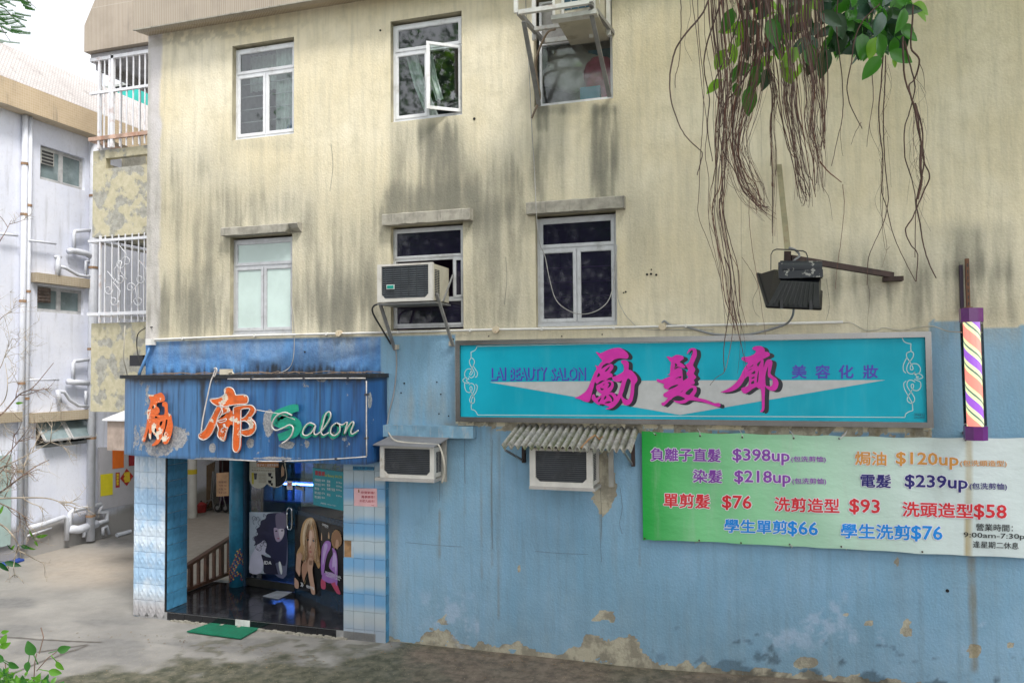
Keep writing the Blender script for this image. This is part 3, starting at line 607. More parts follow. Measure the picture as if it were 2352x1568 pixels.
def tile_mesh(w, h, d=.012, relief=False, seed=1):
    """one glazed tile in the XZ plane facing -Y, bevelled or with folded relief"""
    b = .0025; mb = MB(); v = [(-w / 2, 0, -h / 2), (w / 2, 0, -h / 2), (w / 2, 0, h / 2), (-w / 2, 0, h / 2)]
    f = [(-w / 2 + b, -d, -h / 2 + b), (w / 2 - b, -d, -h / 2 + b), (w / 2 - b, -d, h / 2 - b), (-w / 2 + b, -d, h / 2 - b)]
    mb.v = v + f
    for k in range(4): mb.face((k, (k + 1) % 4, 4 + (k + 1) % 4, 4 + k))
    if not relief: mb.face((4, 5, 6, 7))
    else:
        nx, nz = 4, 4; rr = random.Random(seed); G = {}
        for i in range(nx + 1):
            for j in range(nz + 1):
                e = i in (0, nx) or j in (0, nz); G[i, j] = len(mb.v)
                mb.v.append((-w / 2 + b + (w - 2 * b) * i / nx, -d - (0 if e else (.008 if (i + j) % 2 else .0) + rr.random() * .003), -h / 2 + b + (h - 2 * b) * j / nz))
        for i in range(nx):
            for j in range(nz):
                q = (G[i, j], G[i + 1, j], G[i + 1, j + 1], G[i, j + 1])
                if (i + j) % 2: mb.face(q[:3]); mb.face((q[0], q[2], q[3]))
                else: mb.face((q[0], q[1], q[3])); mb.face(q[1:])
    me = bpy.data.meshes.new('tile'); me.from_pydata(mb.v, [], mb.f); return me
GROUT = M('grey_grout', (.42, .50, .56), .9); STEP = .12
pl = MB(); pl.box(-8.90, -8.33, -.085, .36, -.05, 2.62); pil = pl.build('pillar', GROUT, bld); pil['label'] = 'corner pillar faced with pale blue relief tiles'
tm = tile_mesh(.1560, .2345, relief=True); tm.materials.append(PALET)
cols = [(-8.90 + .045, .088), (-8.90 + .17, .155), (-8.90 + .328, .155), (-8.90 + .488, .155)]
for r in range(11):
    for cx_, w_ in cols:
        zc_ = .135 + r * .236
        inst(tm, 'tile', pil, Matrix.Translation((cx_, -.088, zc_)) @ Matrix.Diagonal((w_ / .155, 1, 1, 1)))
ts = tile_mesh(.1558, .2348); ts.materials.append(SKYT)
ts2 = tile_mesh(.14, .232); ts2.materials.append(M('deep_side_tile', (.06, .22, .38), .3, 0, .35, 5))
for r in range(11):
    for k in range(3): inst(ts2, 'tile', pil, Matrix.Translation((-8.327, -.01 + k * .145 + .0, .24 + r * .236)) @ Matrix.Rotation(pi / 2, 4, 'Z'))
mb = MB(); mb.box(-8.335, -8.315, -.098, -.075, 0, 2.6); mb.build('black_edge_strip', M('black_trim', (.012, .012, .014), .5), pil)
pr = MB(); pr.box(-5.385, -4.765, -.085, .30, -.05, 2.62); pir = pr.build('pillar', GROUT, bld); pir['label'] = 'entrance pillar beside the blue wall, smooth tiles, one tile broken off'
for r in range(11):
    for k in range(4):
        if r == 5 and k == 0: continue
        zc_ = .03 + r * .236; inst(ts, 'tile', pir, Matrix.Translation((-5.385 + .079 + k * .157, -.088, zc_)) @ Matrix.Rotation((rnd.random() - .5) * .012, 4, 'Y'))
    for k in range(1): inst(ts2, 'tile', pir, Matrix.Translation((-4.763, .0, .03 + r * .236)) @ Matrix.Rotation(pi / 2, 4, 'Z'))
mb = MB(); mb.box(-5.375, -5.27, -.09, -.087, 1.10, 1.32); mb.build('brick_patch', M('raw_brick', (.30, .17, .08), .9, 0, .5, 9, (.4, .4, .38), .8, 4, bst=.5), pir)
# porch floor of glossy black tiles on a step
pf = MB(); pf.box(-8.80, -4.90, -.10, 1.62, -.1, STEP - .012); fl = pf.build('porch_floor', M('white_grout', (.30, .30, .30), .8), None); tag(fl, 'raised porch floor of glossy black tiles', kind='structure')
BLKT = M('black_gloss_tile', (.012, .013, .017), .12, 0, .4, 3, (.10, .10, .10), .35, 3.5, bst=.02, spec=.6)
mb = MB(); g = .304; mb.box(-g / 2, g / 2, -g / 2, g / 2, -.010, 0); fm = mb.build('floor_tile', BLKT, fl).data; bpy.data.objects.remove([o for o in fl.children][0])
for i in range(13):
    for j in range(6):
        x = -8.80 + .155 + i * .31; y = -.10 + .155 + j * .31
        if x > -4.95 or y > 1.6: continue
        inst(fm, 'floor_tile', fl, Matrix.Translation((x, y, STEP + (rnd.random() - .5) * .0015)))
mb = MB(); mb.box(-.152, .152, -.008, 0, -.05, .05); rm = mb.build('riser_tile', BLKT, fl).data; bpy.data.objects.remove([o for o in fl.children if o.name == 'riser_tile'][0])
for i in range(12):
    x = -8.28 + .155 + i * .31
    if x < -5.45: inst(rm, 'riser_tile', fl, Matrix.Translation((x, -.1015, .058)))
mb = MB(); mb.box(-7.10, -6.86, -.112, -.103, .03, .115); mb.build('cement_smear', M('white_cement', (.62, .62, .60), .8, bst=.4), fl)
mb = MB()
for i in range(60):
    x = -8.2 + i * .048; h = .012 + .02 * rnd.random(); mb.box(x, x + .05, -.135 - .03 * rnd.random(), -.095, -.02, h)
mb.build('cement_lip', CONC, fl)
# blue mosaic-banded round column
ct = PZ(536, 1347, STEP); CC = (ct.x, ct.y + .08)
mb = MB(); mb.cyl((CC[0], CC[1], STEP - .02), (CC[0], CC[1], 2.61), .118, 28); colm = mb.build('round_column', M('teal_paint', (.022, .20, .34), .45, 0, .35, 4, (.015, .07, .12), .8, 4, bst=.3), bld, True)
for nm, cc in (('yellow', (.65, .42, .02)), ('red', (.42, .03, .03)), ('dark_blue', (.03, .04, .22)), ('orange', (.6, .2, .02))):
    mb = MB()
    for i in range(26):
        for j in range(60):
            a = (i + (j % 2) * .5) / 26 * 2 * pi; z = STEP + .05 + j * .028; h = z + .06 * sin(a * 3 + 1)
            in_ = (.12 < h - STEP < .2) or (.25 + .12 * sin(a * 2 + 2) < h - STEP < .50 + .1 * sin(a * 2 + 2)); zz = z + 1.35 if j > 30 else z
            if j > 30: in_ = (1.95 + .15 * sin(a * 2) < zz + .2 < 3)
            hsh = (i * 7919 + j * 104729) % 97
            if not in_ or ('yellow', 'red', 'dark_blue', 'orange')[hsh % 4] != nm: continue
            r = .122; s = .013
            P = lambda da, dz: (CC[0] + r * cos(a + da / r), CC[1] + r * sin(a + da / r), zz + dz)
            mb.quad(P(-s, 0), P(0, -s), P(s, 0), P(0, s))
    if mb.v: q = mb.build('mosaic_chip', flatc('mosaic_' + nm, cc, .3), colm); q['kind'] = 'stuff'
# wooden side railing
WOOD = M('brown_wood', (.10, .045, .025), .45, 0, .4, 8, (.03, .015, .01), .6, 4, bst=.15)
rl = thing('wooden_railing', 'brown wooden railing with square balusters along the open porch side', 'railing')
ra, rb = PX(427, 1300, -8.7), PX(519, 1241, -8.7); sl_ = (rb.z - ra.z) / (rb.y - ra.y)
yz = lambda y, b: (-8.7, y, ra.z + sl_ * (y - ra.y) - b)
mb = MB(); mb.bar(yz(.1, .0), yz(1.9, .0), .09, .045); mb.build('handrail', WOOD, rl)
mb = MB(); mb.bar((-8.7, .1, STEP + .04), (-8.7, 1.9, STEP + .04), .06, .05); mb.build('bottom_rail', WOOD, rl)
for k in range(9):
    y = .32 + k * .19; mb = MB(); wv = .075 if k % 2 else .035; mb.bar((-8.7, y, STEP + .06), (-8.7, y, yz(y, .02)[2]), .05, wv, (0, 1, 0)); mb.build('baluster', WOOD, rl)
# salon room behind the glass
GA, GB, GC = (-8.15 + .13, 1.41), (-7.01, 1.27), (-5.36, .32)
room_ = thing('salon_interior', 'dim blue lit salon interior behind the entrance glass', 'room'); tag(room_, kind='structure')
PALEG = M('pale_green_wall', (.42, .58, .56), .8, 0, .2, 2); mb = MB()
mb.quad((-8.14, 1.5, -.1), (-10.55, 4.6, -.1), (-10.55, 4.6, 2.6), (-8.14, 1.5, 2.6)); mb.quad((-10.55, 4.6, -.1), (-3.5, 4.6, -.1), (-3.5, 4.6, 2.6), (-10.55, 4.6, 2.6)); mb.poly([(-8.14, 1.5, 2.601), (-10.55, 4.6, 2.601), (-8.0, 4.6, 2.601)]); mb.quad((-4.8, .25, -.1), (-4.8, 4.6, -.1), (-4.8, 4.6, 2.6), (-4.8, .25, 2.6)); mb.build('interior_wall', PALEG, room_)
mb = MB(); mb.quad((-8.14, 1.45, STEP - .02), (-4.8, .2, STEP - .02), (-4.8, 4.6, STEP - .02), (-10.55, 4.6, STEP - .02)); mb.build('interior_floor', M('interior_tile', (.10, .11, .12), .2), room_)
mb = MB(); mb.box(-8.13, -8.02, 1.36, 1.48, STEP, 2.6); mb.build('jamb', M('navy_jamb', (.02, .05, .09), .4), room_)
SHG = glassmat('shelf_glass', (.55, .8, .75), .8, .15)
cab = thing('glass_display_shelf', 'tall glass display shelf running back along the inside salon wall', 'shelf')
mb = MB()
for z in (.45, .8, 1.12, 1.45, 1.75): mb.bar((-8.12, 1.75, z), (-9.9, 4.0, z), .30, .02)
mb.build('shelf', M('green_glass_edge', (.10, .22, .20), .2), cab)
for y in (1.75, 2.9, 3.98): xx = -8.0 - (y - 1.75) * .79; mb = MB(); mb.box(xx, xx + .025, y, y + .025, STEP, 1.78); mb.build('post', M('shelf_post', (.03, .05, .05), .3), cab)
cb2 = thing('product_shelf', 'dark shelf of hair products under the blue light tube', 'shelf')
mb = MB(); bx0, bx1 = -9.75, -7.3
for z in (.5, .95, 1.42, 1.85): mb.box(bx0, bx1, 4.2, 4.58, z, z + .03)
mb.build('shelf', M('shelf_board', (.08, .11, .16), .4), cb2)
def prod(x, y, z, w, h, mat, bottle=False):
    mb = MB()
    if bottle: mb.tube([(x, y, z), (x, y, z + h * .7), (x, y, z + h * .8), (x, y, z + h)], [w / 2, w / 2, w / 5, w / 5], 10)
    else: mb.box(x - w / 2, x + w / 2, y - w / 3, y + w / 3, z, z + h)
    return mb.build('bottle' if bottle else 'product_box', mat)
PC = [M('box_mint', (.45, .62, .50), .5), M('box_white', (.62, .66, .66), .5), M('bottle_blue', (.20, .35, .60), .3), M('bottle_green', (.20, .45, .32), .3)]; k = 0
for z, n in ((.98, 9), (1.45, 9), (1.88, 8)):
    for i in range(n):
        bt = z > 1.8 or i % 3 == 2; tag(prod(bx0 + .15 + i * .24, 4.33, z, .10 if bt else .18, .26 if bt else .34, PC[(i * 3 + int(z * 9)) % 4], bt), 'hair product on the back shelf inside the salon', 'product', 'hair products on the salon shelves')
for z in (.82, 1.14, 1.77):
    for i in range(5): tag(prod(-8.26 - i * .33, 1.95 + i * .42, z, .12, .17, PC[(i + int(z * 7)) % 4], i % 2 == 0), 'small product on the side display shelf', 'product', 'hair products on the salon shelves')
tl = thing('blue_light_tube', 'glowing blue tube lamp over the product shelf', 'lamp'); lp = PY(690, 1112, 4.1)
mb = MB(); mb.cyl((lp.x - .62, 4.1, lp.z), (lp.x + .52, 4.1, lp.z), .016, 8); mb.build('tube', emit('blue_glow', (.12, .25, 1.0), 14.0), tl)
mb = MB(); mb.box(lp.x - .7, lp.x + .6, 4.13, 4.2, lp.z - .02, lp.z + .05); mb.build('fitting', M('lamp_fitting', (.2, .22, .3), .4), tl)
mb = MB(); mb.box(-6.9, -5.2, 2.3, 2.9, STEP, 1.1); mb.build('counter', M('counter_front', (.10, .13, .16), .4), room_)
mb = MB(); mb.quad((-7.2, 4.5, 1.2), (-5.6, 4.5, 1.2), (-5.6, 4.5, 2.5), (-7.2, 4.5, 2.5)); mb.build('salon_mirror', M('mirror_grey', (.20, .26, .36), .15, .3), room_)
SW = M('scroll_grey', (.32, .36, .40), .5); scr = thing('scroll_ornament', 'grey scrolled ironwork hung inside the salon window', 'ornament'); mb = MB()
GR = Flat(GB, GC); GL = Flat(GA, GB)
for s_ in (-1, 1):
    for q in range(2):
        pts = [GR.hit(771 + s_ * (6 + (9 - t * .5) * cos(t * .55 + q * 2.2) + q * 22), 1076 + q * 7 + (9 - t * .5) * sin(t * .55), -.12) for t in range(16)]; mb.tube(pts, .011, 5)
mb.build('scroll', SW, scr)
# glass entrance
ent = thing('glass_entrance', 'frameless glass salon entrance with oval steel pull handle', 'door')
GLE = glassmat('entrance_glass', (.52, .70, .72), .9, .13, .02); FILM = M('navy_film', (.008, .030, .065), .16, 0, .3, 3, (.03, .06, .10), .3, 2, bst=.01)
def gq(sf, u0, u1, z0, z1, off, L): a = sf.a + sf.t * (u0 * L) + sf.n * off; b = sf.a + sf.t * (u1 * L) + sf.n * off; return [(a.x, a.y, z0), (b.x, b.y, z0), (b.x, b.y, z1), (a.x, a.y, z1)]
LL = (Vector(GA) - Vector(GB)).length; LR = (Vector(GB) - Vector(GC)).length
mb = MB(); mb.quad(*gq(GL, 0, .995, STEP + .13, 2.6, 0, LL)); mb.build('door_glass', GLE, ent)
mb = MB(); mb.quad(*gq(GR, .005, 1, STEP + .02, 2.6, 0, LR)); mb.build('side_glass', GLE, ent)
q = gq(GL, 0, .995, STEP + .01, STEP + .13, .02, LL); q2 = gq(GL, 0, .995, STEP + .01, STEP + .13, -.02, LL); mb = MB(); mb.quad(*q); mb.quad(*q2); mb.quad(q[3], q[2], q2[2], q2[3]); mb.build('bottom_rail', M('bronze_rail', (.035, .035, .03), .35, .4), ent)
fa = GR.hit(679, 1040 if False else 1035.5, .006)
c4 = crop(750, 1850, 2.413)
mb = MB(); px_shape(mb, GR, c4([(1036, 452), (1640, 590), (1640, 1512), (1036, 1256)]), off=.006); mb.build('navy_panel', FILM, ent)
hp = c4([(962, 470), (962, 600), (975, 640), (1000, 640), (1008, 600), (1008, 470), (1000, 440), (975, 440)]); mb = MB(); mb.tube([GL.hit(x, y, .05) for x, y in spline(hp, 4, True)] + [GL.hit(*hp[0], .05)], .013, 8); mb.build('pull_handle', M('chrome', (.6, .62, .65), .12, 1.0, .1, bst=0), ent, True)
# posters and stickers on the glass
SKIN = flatc('print_skin', (.60, .36, .25)); BLACKP = flatc('print_black', (.008, .007, .009), .25); BLOND = flatc('print_blond', (.55, .33, .15), .3); BLOND2 = flatc('print_pale_blond', (.78, .60, .40), .3); WHITEP = flatc('print_white', (.75, .76, .78)); LILAC = flatc('print_lilac', (.40, .18, .55)); LILAC2 = flatc('print_pale_lilac', (.60, .45, .75)); LIPS = flatc('print_lips', (.50, .18, .15)); REDP = flatc('print_red', (.50, .04, .06))
def layers(surf, cr, items, parent, off0=.010):
    for i, (nm, mt, outer, *h) in enumerate(items):
        mb = MB(); px_shape(mb, surf, cr(outer), [cr(x) for x in h], off=off0 + i * .0012, rnd=0 if len(outer) <= 4 else 3); mb.build(nm, mt, parent)
# dark curly hair poster
po = thing('hair_poster', 'pale poster of a person with long dark curly hair and fringe on the glass door', 'poster')
layers(GL, c4, [('poster_sheet', flatc('poster_paper_blue', (.36, .42, .50)), [(597, 475), (958, 478), (955, 1085), (597, 1058)]),
  ('print_shadow', flatc('print_slate', (.13, .14, .22)), [(860, 690), (955, 640), (955, 1084), (840, 1074), (800, 960)]),
  ('printed_arm', flatc('print_pale_skin', (.50, .50, .62)), [(735, 745), (690, 770), (640, 850), (605, 930), (600, 1057), (700, 1065), (735, 960), (712, 890), (760, 880), (762, 790)]),
  ('printed_hair', flatc('print_dark_hair', (.022, .022, .06), .3), [(800, 486), (765, 500), (750, 540), (708, 560), (700, 610), (665, 640), (680, 690), (640, 720), (655, 770), (640, 800), (700, 775), (740, 745), (765, 790), (750, 860), (800, 900), (830, 980), (870, 960), (920, 990), (955, 940), (957, 500), (900, 482)]),
  ('printed_face', flatc('print_face_mauve', (.33, .27, .38)), [(832, 640), (850, 625), (925, 628), (932, 690), (905, 745), (870, 762), (845, 730)]),
  ('printed_cheek', flatc('print_face_light', (.52, .47, .55)), [(880, 640), (928, 636), (930, 690), (900, 740), (885, 700)]),
  ('printed_fringe', flatc('print_fringe', (.14, .12, .19)), [(858, 492), (948, 495), (950, 622), (905, 634), (862, 628), (850, 560)]),
  ('printed_eye', BLACKP, [(845, 655), (862, 650), (868, 660), (850, 664)]), ('printed_eye', BLACKP, [(902, 650), (922, 648), (924, 658), (905, 660)]),
  ('printed_lips', flatc('print_mauve_lips', (.30, .10, .16)), [(862, 728), (876, 722), (892, 726), (876, 738)]),
  ('printed_top', flatc('print_navy_top', (.012, .012, .035)), [(712, 885), (760, 905), (830, 930), (870, 1060), (870, 1075), (742, 1064), (735, 970)]),
  ('printed_necklace', flatc('print_bead', (.62, .66, .66)), [(880, 960), (898, 960), (915, 1040), (905, 1078), (888, 1030)])], po)
mb = MB()
for k in range(46):
    r2 = random.Random(k); bx, by = r2.uniform(640, 800), r2.uniform(500, 830); a0 = r2.uniform(0, 6.3); R_ = r2.uniform(9, 22)
    ribbon(mb, GL, c4([(bx + R_ * cos(a0 + t * .5), by + R_ * sin(a0 + t * .5) * 1.2) for t in range(8)]), .9, .0265)
mb.build('printed_curls', MATS['print_dark_hair'], po)
mb = MB(); px_text(mb, GL, 'IDA', c4([(742, 978), (810, 980), (810, 948), (742, 945)]), off=.028, bold=.02); mb.build('lettering', WHITEP, po)
# blonde poster
po = thing('blonde_poster', 'black poster of a long haired blonde person in a black blouse', 'poster')
hand = lambda *p: list(p)
layers(GR, c4, [('poster_sheet', BLACKP, [(1035, 493), (1284, 560), (1284, 1290), (1033, 1200)]),
  ('printed_hair', BLOND, [(1190, 528), (1150, 540), (1118, 580), (1098, 650), (1088, 740), (1090, 800), (1062, 850), (1052, 900), (1080, 930), (1120, 940), (1150, 900), (1200, 920), (1235, 960), (1262, 1018), (1280, 990), (1272, 920), (1282, 860), (1265, 740), (1250, 640), (1232, 570), (1212, 536)]),
  ('hair_light', BLOND2, [(1188, 538), (1150, 560), (1122, 630), (1110, 720), (1120, 800), (1135, 760), (1150, 680), (1180, 640), (1200, 600), (1205, 550)]),
  ('hair_light', BLOND2, [(1225, 600), (1240, 680), (1250, 780), (1262, 860), (1245, 920), (1238, 840), (1240, 740), (1232, 660)]),
  ('printed_neck', flatc('print_neck', (.50, .27, .18)), [(1158, 850), (1222, 870), (1222, 930), (1180, 1000), (1140, 1090), (1122, 1150), (1102, 1060), (1108, 980), (1150, 920)]),
  ('printed_face', SKIN, [(1178, 640), (1148, 680), (1140, 740), (1148, 810), (1168, 868), (1192, 895), (1214, 882), (1234, 820), (1240, 740), (1232, 680), (1208, 645)]),
  ('face_light', flatc('print_face_bright', (.78, .54, .42)), [(1180, 655), (1200, 660), (1205, 700), (1190, 800), (1178, 820), (1172, 760), (1176, 700)]),
  ('printed_eye', BLACKP, [(1146, 738), (1160, 730), (1176, 742), (1160, 752)]), ('printed_eye', BLACKP, [(1202, 748), (1216, 740), (1232, 754), (1216, 764)]),
  ('eye_light', flatc('print_iris', (.25, .33, .42)), [(1156, 739), (1162, 736), (1166, 742), (1160, 747)]), ('eye_light', flatc('print_iris', (.25, .33, .42)), [(1212, 749), (1218, 746), (1222, 752), (1216, 757)]),
  ('brow', flatc('print_brow', (.18, .08, .04)), [(1142, 722), (1160, 712), (1178, 724), (1160, 718)]), ('brow', flatc('print_brow', (.18, .08, .04)), [(1200, 734), (1218, 726), (1234, 738), (1216, 733)]),
  ('nose_shade', flatc('print_nose', (.42, .20, .13)), [(1184, 790), (1194, 822), (1184, 828), (1178, 820)]), ('printed_lips', LIPS, [(1168, 852), (1184, 846), (1204, 856), (1186, 872)]),
  ('printed_hand', flatc('print_hand', (.62, .38, .27)), [(1058, 885), (1082, 866), (1098, 872), (1108, 905), (1098, 940), (1092, 1000), (1088, 1070), (1066, 1110), (1046, 1050), (1048, 950)]),
  ('printed_hand', MATS['print_hand'], [(1164, 932), (1186, 914), (1206, 926), (1214, 960), (1206, 1030), (1214, 1110), (1228, 1200), (1230, 1268), (1196, 1256), (1182, 1170), (1166, 1080), (1158, 1000)]),
  ('printed_arm', MATS['print_hand'], [(1034, 1110), (1052, 1124), (1072, 1150), (1070, 1210), (1034, 1198)]),
  ('printed_cuff', BLACKP, [(1036, 1030), (1050, 1050), (1078, 1100), (1072, 1130), (1036, 1090)]), ('blouse_edge', flatc('print_gold', (.30, .22, .10)), [(1106, 1050), (1112, 1090), (1126, 1160), (1150, 1100), (1148, 1108), (1126, 1172)])], po)
mb = MB(); mb2 = MB()
for k in range(46):
    r2 = random.Random(k + 9); u = r2.uniform(0, 1); sd_ = -1 if k % 2 else 1; x0 = 1190 + sd_ * r2.uniform(8, 38); pth = [(x0, 560 + r2.uniform(0, 50)), (x0 + sd_ * 22, 680), (x0 + sd_ * 30 + r2.uniform(-6, 6), 800), (x0 + sd_ * r2.uniform(10, 52), 880 + r2.uniform(0, 60)), (x0 + sd_ * r2.uniform(20, 60), 940 + r2.uniform(-20, 40))]
    pth = [(min(1274, max(1060, x)), y) for x, y in pth]; ribbon(mb if k % 3 else mb2, GR, c4(spline(pth, 4)), .5, .0345)
mb.build('hair_strands', flatc('print_hair_shade', (.30, .15, .06)), po); mb2.build('hair_strands', BLOND2, po)
for k in range(4):                              # finger lines
    mb = MB(); ribbon(mb, GR, c4([(1176 + k * 8, 936 + k * 3), (1174 + k * 9, 965 + k * 2), (1180 + k * 7, 985)]), .8, .037); mb.build('finger_line', MATS['print_brow'], po)
mb = MB(); px_text(mb, GR, '»', c4([(1092, 1190), (1118, 1198), (1118, 1160), (1092, 1152)]), off=.034, bold=.02); mb.build('lettering', WHITEP, po); mb = MB(); px_text(mb, GR, 'eorva', c4([(1148, 1202), (1222, 1228), (1222, 1202), (1148, 1176)]), off=.034, bold=.02); mb.build('lettering', WHITEP, po)
# purple jacket poster
po = thing('purple_jacket_poster', 'dark poster of a person in a purple jacket with tousled brown hair', 'poster')
layers(GR, c4, [('poster_sheet', flatc('print_charcoal', (.016, .012, .014), .25), [(1287, 561), (1509, 625), (1505, 1278), (1286, 1210)]),
  ('candle', flatc('print_candle', (.62, .40, .25)), [(1362, 665), (1368, 690), (1370, 730), (1356, 726), (1358, 690)]), ('candle', flatc('print_candle', (.62, .40, .25)), [(1290, 668), (1298, 700), (1300, 750), (1288, 745)]),
  ('printed_leg', flatc('print_leg', (.55, .08, .16)), [(1290, 1120), (1322, 1128), (1334, 1170), (1328, 1218), (1290, 1206)]), ('printed_leg', flatc('print_leg', (.55, .08, .16)), [(1372, 1128), (1425, 1120), (1448, 1180), (1476, 1262), (1440, 1256), (1400, 1190)]),
  ('printed_skirt', LILAC, [(1320, 1060), (1400, 1060), (1442, 1120), (1420, 1150), (1370, 1160), (1318, 1136), (1296, 1110)]),
  ('printed_sleeve', LILAC, [(1300, 810), (1330, 758), (1362, 752), (1384, 776), (1376, 830), (1350, 880), (1330, 960), (1316, 1060), (1294, 1080), (1288, 980), (1292, 880)]),
  ('sleeve_light', LILAC2, [(1322, 790), (1344, 776), (1350, 810), (1330, 880), (1316, 960), (1304, 980), (1306, 880)]),
  ('printed_jacket', LILAC, [(1396, 820), (1430, 850), (1446, 930), (1448, 1040), (1444, 1180), (1426, 1160), (1418, 1070), (1392, 1040), (1366, 1000), (1380, 930), (1404, 880)]),
  ('jacket_light', LILAC2, [(1412, 860), (1436, 900), (1440, 1000), (1430, 1080), (1420, 1000), (1396, 1010), (1400, 940)]),
  ('printed_hair', flatc('print_brown_hair', (.33, .17, .09)), [(1428, 648), (1404, 672), (1388, 720), (1390, 770), (1404, 810), (1420, 830), (1440, 800), (1470, 806), (1488, 770), (1484, 710), (1462, 668)]),
  ('printed_face', SKIN, [(1438, 740), (1456, 750), (1460, 800), (1446, 832), (1428, 810), (1430, 770)])], po)
mb = MB()
for k in range(60):
    a = k / 60 * 6.28; r2 = random.Random(k); x, y = 1438 + 42 * cos(a), 732 + 76 * sin(a); ribbon(mb, GR, c4([(x, y), (x + 14 * cos(a) * r2.random(), y + 20 * sin(a) * r2.random())]), .8, .026)
mb.build('printed_hair_ends', BLOND, po)
mb = MB(); px_text(mb, GR, 'CREMA', c4([(1300, 602), (1360, 622), (1360, 602), (1300, 582)]), off=.03, bold=.01); mb.build('lettering', WHITEP, po); mb = MB(); px_text(mb, GR, 'Salon', c4([(1325, 622), (1357, 632), (1357, 620), (1325, 610)]), off=.03); mb.build('lettering', WHITEP, po); mb = MB(); px_text(mb, GR, 'PROFESSIONAL', c4([(1328, 1068), (1484, 1118), (1484, 1096), (1328, 1042)]), off=.03, bold=.01); mb.build('lettering', WHITEP, po); mb = MB(); px_text(mb, GR, 'HAIRSTYLING', c4([(1336, 1094), (1470, 1138), (1470, 1118), (1336, 1072)]), off=.031); mb.build('lettering', WHITEP, po)
# turquoise price board on the glass
pb_ = thing('price_board', 'turquoise price list in white Chinese characters behind the glass', 'price board'); TQ = flatc('board_turquoise', (.012, .30, .38), .35)
layers(GR, c4, [('board', TQ, [(1208, 47), (1508, 90), (1514, 466), (1214, 404)])], pb_)
Q = lambda x0, y0, x1, y1, s=.15: c4([(x0, y1), (x1, y1 + s * (x1 - x0)), (x1, y0 + s * (x1 - x0)), (x0, y0)])
mb = MB(); px_text(mb, GR, '勵髮廊', Q(1232, 74, 1325, 118, .12), off=.013, bold=.03); mb.build('lettering', REDP, pb_)
mb = MB(); px_text(mb, GR, 'Lai Beauty SALON', Q(1326, 106, 1490, 138, .12), off=.013, bold=.012); mb.build('lettering', flatc('print_yellow', (.60, .62, .05)), pb_)
mb = MB()
for k, (a, b) in enumerate((('洗頭造型', '$58'), ('洗剪造型', '$93'), ('單剪髮', '$76'), ('學生洗剪', '$76'), ('學生單剪', '$66'))):
    y = 150 + k * 41; px_text(mb, GR, a, Q(1227, y, 1286 - (16 if k == 2 else 0), y + 26), off=.013, bold=.01); px_text(mb, GR, b, Q(1295, y + 10, 1326, y + 30), off=.013, bold=.01)
for k, (a, b, w_) in enumerate((('染髮', '$218up', 32), ('電髮', '$239up', 32), ('負離子直髮', '$398up', 78), ('焗油', '$120up', 32))):
    y = 165 + (0, 36, 72, 128)[k]; px_text(mb, GR, a, Q(1346, y, 1346 + w_, y + 26), off=.013, bold=.01); px_text(mb, GR, b, Q(1436, y + 14, 1490, y + 34), off=.013, bold=.01)
px_text(mb, GR, '營業時間 : 9:00am-7:30pm', Q(1284, 380, 1434, 398, .17), off=.013); mb.build('lettering', WHITEP, pb_)
# round product sticker, push notice, small notice
st = thing('round_sticker', 'large double round product sticker high on the glass door', 'sticker'); circ = lambda cx, cy, r, a0, a1, n=26: [(cx + r * .93 * cos(a0 + (a1 - a0) * k / n), cy + r * sin(a0 + (a1 - a0) * k / n)) for k in range(n + 1)]
oc = [(600, -30)] + circ(688, 150, 98, pi * .98, pi * .25)[0:] + circ(850, 122, 118, pi * .77, -.3) + [(940, -30)]
def put(nm, mt, pts, k, holes=()): mb = MB(); px_shape(mb, GL, c4(pts), [c4(h) for h in holes], off=.010 + k * .0012); return mb.build(nm, mt, st)
put('sticker_rim', flatc('sticker_cream', (.44, .43, .36)), oc, 0)
put('sticker_black_part', flatc('sticker_black', (.012, .012, .014), .25), [(842, -30), (930, -30)] + circ(850, 122, 110, -.25, pi * .5), 1)
put('orange_band', flatc('sticker_orange', (.42, .16, .04)), [(668, -30), (880, -28), (880, 44), (668, 36)], 2); put('printed_profile', flatc('sticker_skin', (.36, .22, .14)), [(915, 18), (935, 60), (932, 120), (905, 138), (903, 60)], 2)
for a, b, c, d in ((640, 100, 672, 160), (776, 98, 812, 132), (776, 168, 812, 198), (800, 130, 826, 152), (800, 196, 826, 220)): put('printed_product', MATS['sticker_black'], [(a, b), (c, b), (c - 6, d), (a + 6, d)], 3)
put('printed_tube', flatc('sticker_yellow', (.45, .38, .03)), [(618, 95), (640, 95), (640, 205), (622, 205)], 2)
mb = MB(); px_text(mb, GL, '離子夾三溫度燙髮劑', Q(674, 10, 876, 34, .0), off=.0145); mb.build('lettering', WHITEP, st)
mb = MB(); px_text(mb, GL, 'Super Hair Relaxer', Q(622, 38, 830, 54, .03), off=.0135); px_text(mb, GL, '專業護理燙染造型系列', Q(618, 62, 836, 78, .04), off=.0135)
for k in range(7): px_text(mb, GL, '美髮專用護理', Q(686, 100 + k * 14, 760, 108 + k * 14, .02), off=.0135)
mb.build('lettering', flatc('print_brown', (.14, .09, .05)), st)
st2 = thing('push_sticker', 'small square push notice beside the steel handle', 'sticker'); mb = MB(); px_shape(mb, GL, c4([(958, 176), (1014, 178), (1014, 260), (958, 257)]), off=.012); mb.build('sticker_sheet', WHITEP, st2)
mb = MB(); px_text(mb, GL, '推', Q(968, 190, 1004, 228, 0), off=.0135, bold=.02); px_text(mb, GL, 'PUSH', Q(966, 236, 1008, 250, 0), off=.0135); mb.build('lettering', REDP, st2)
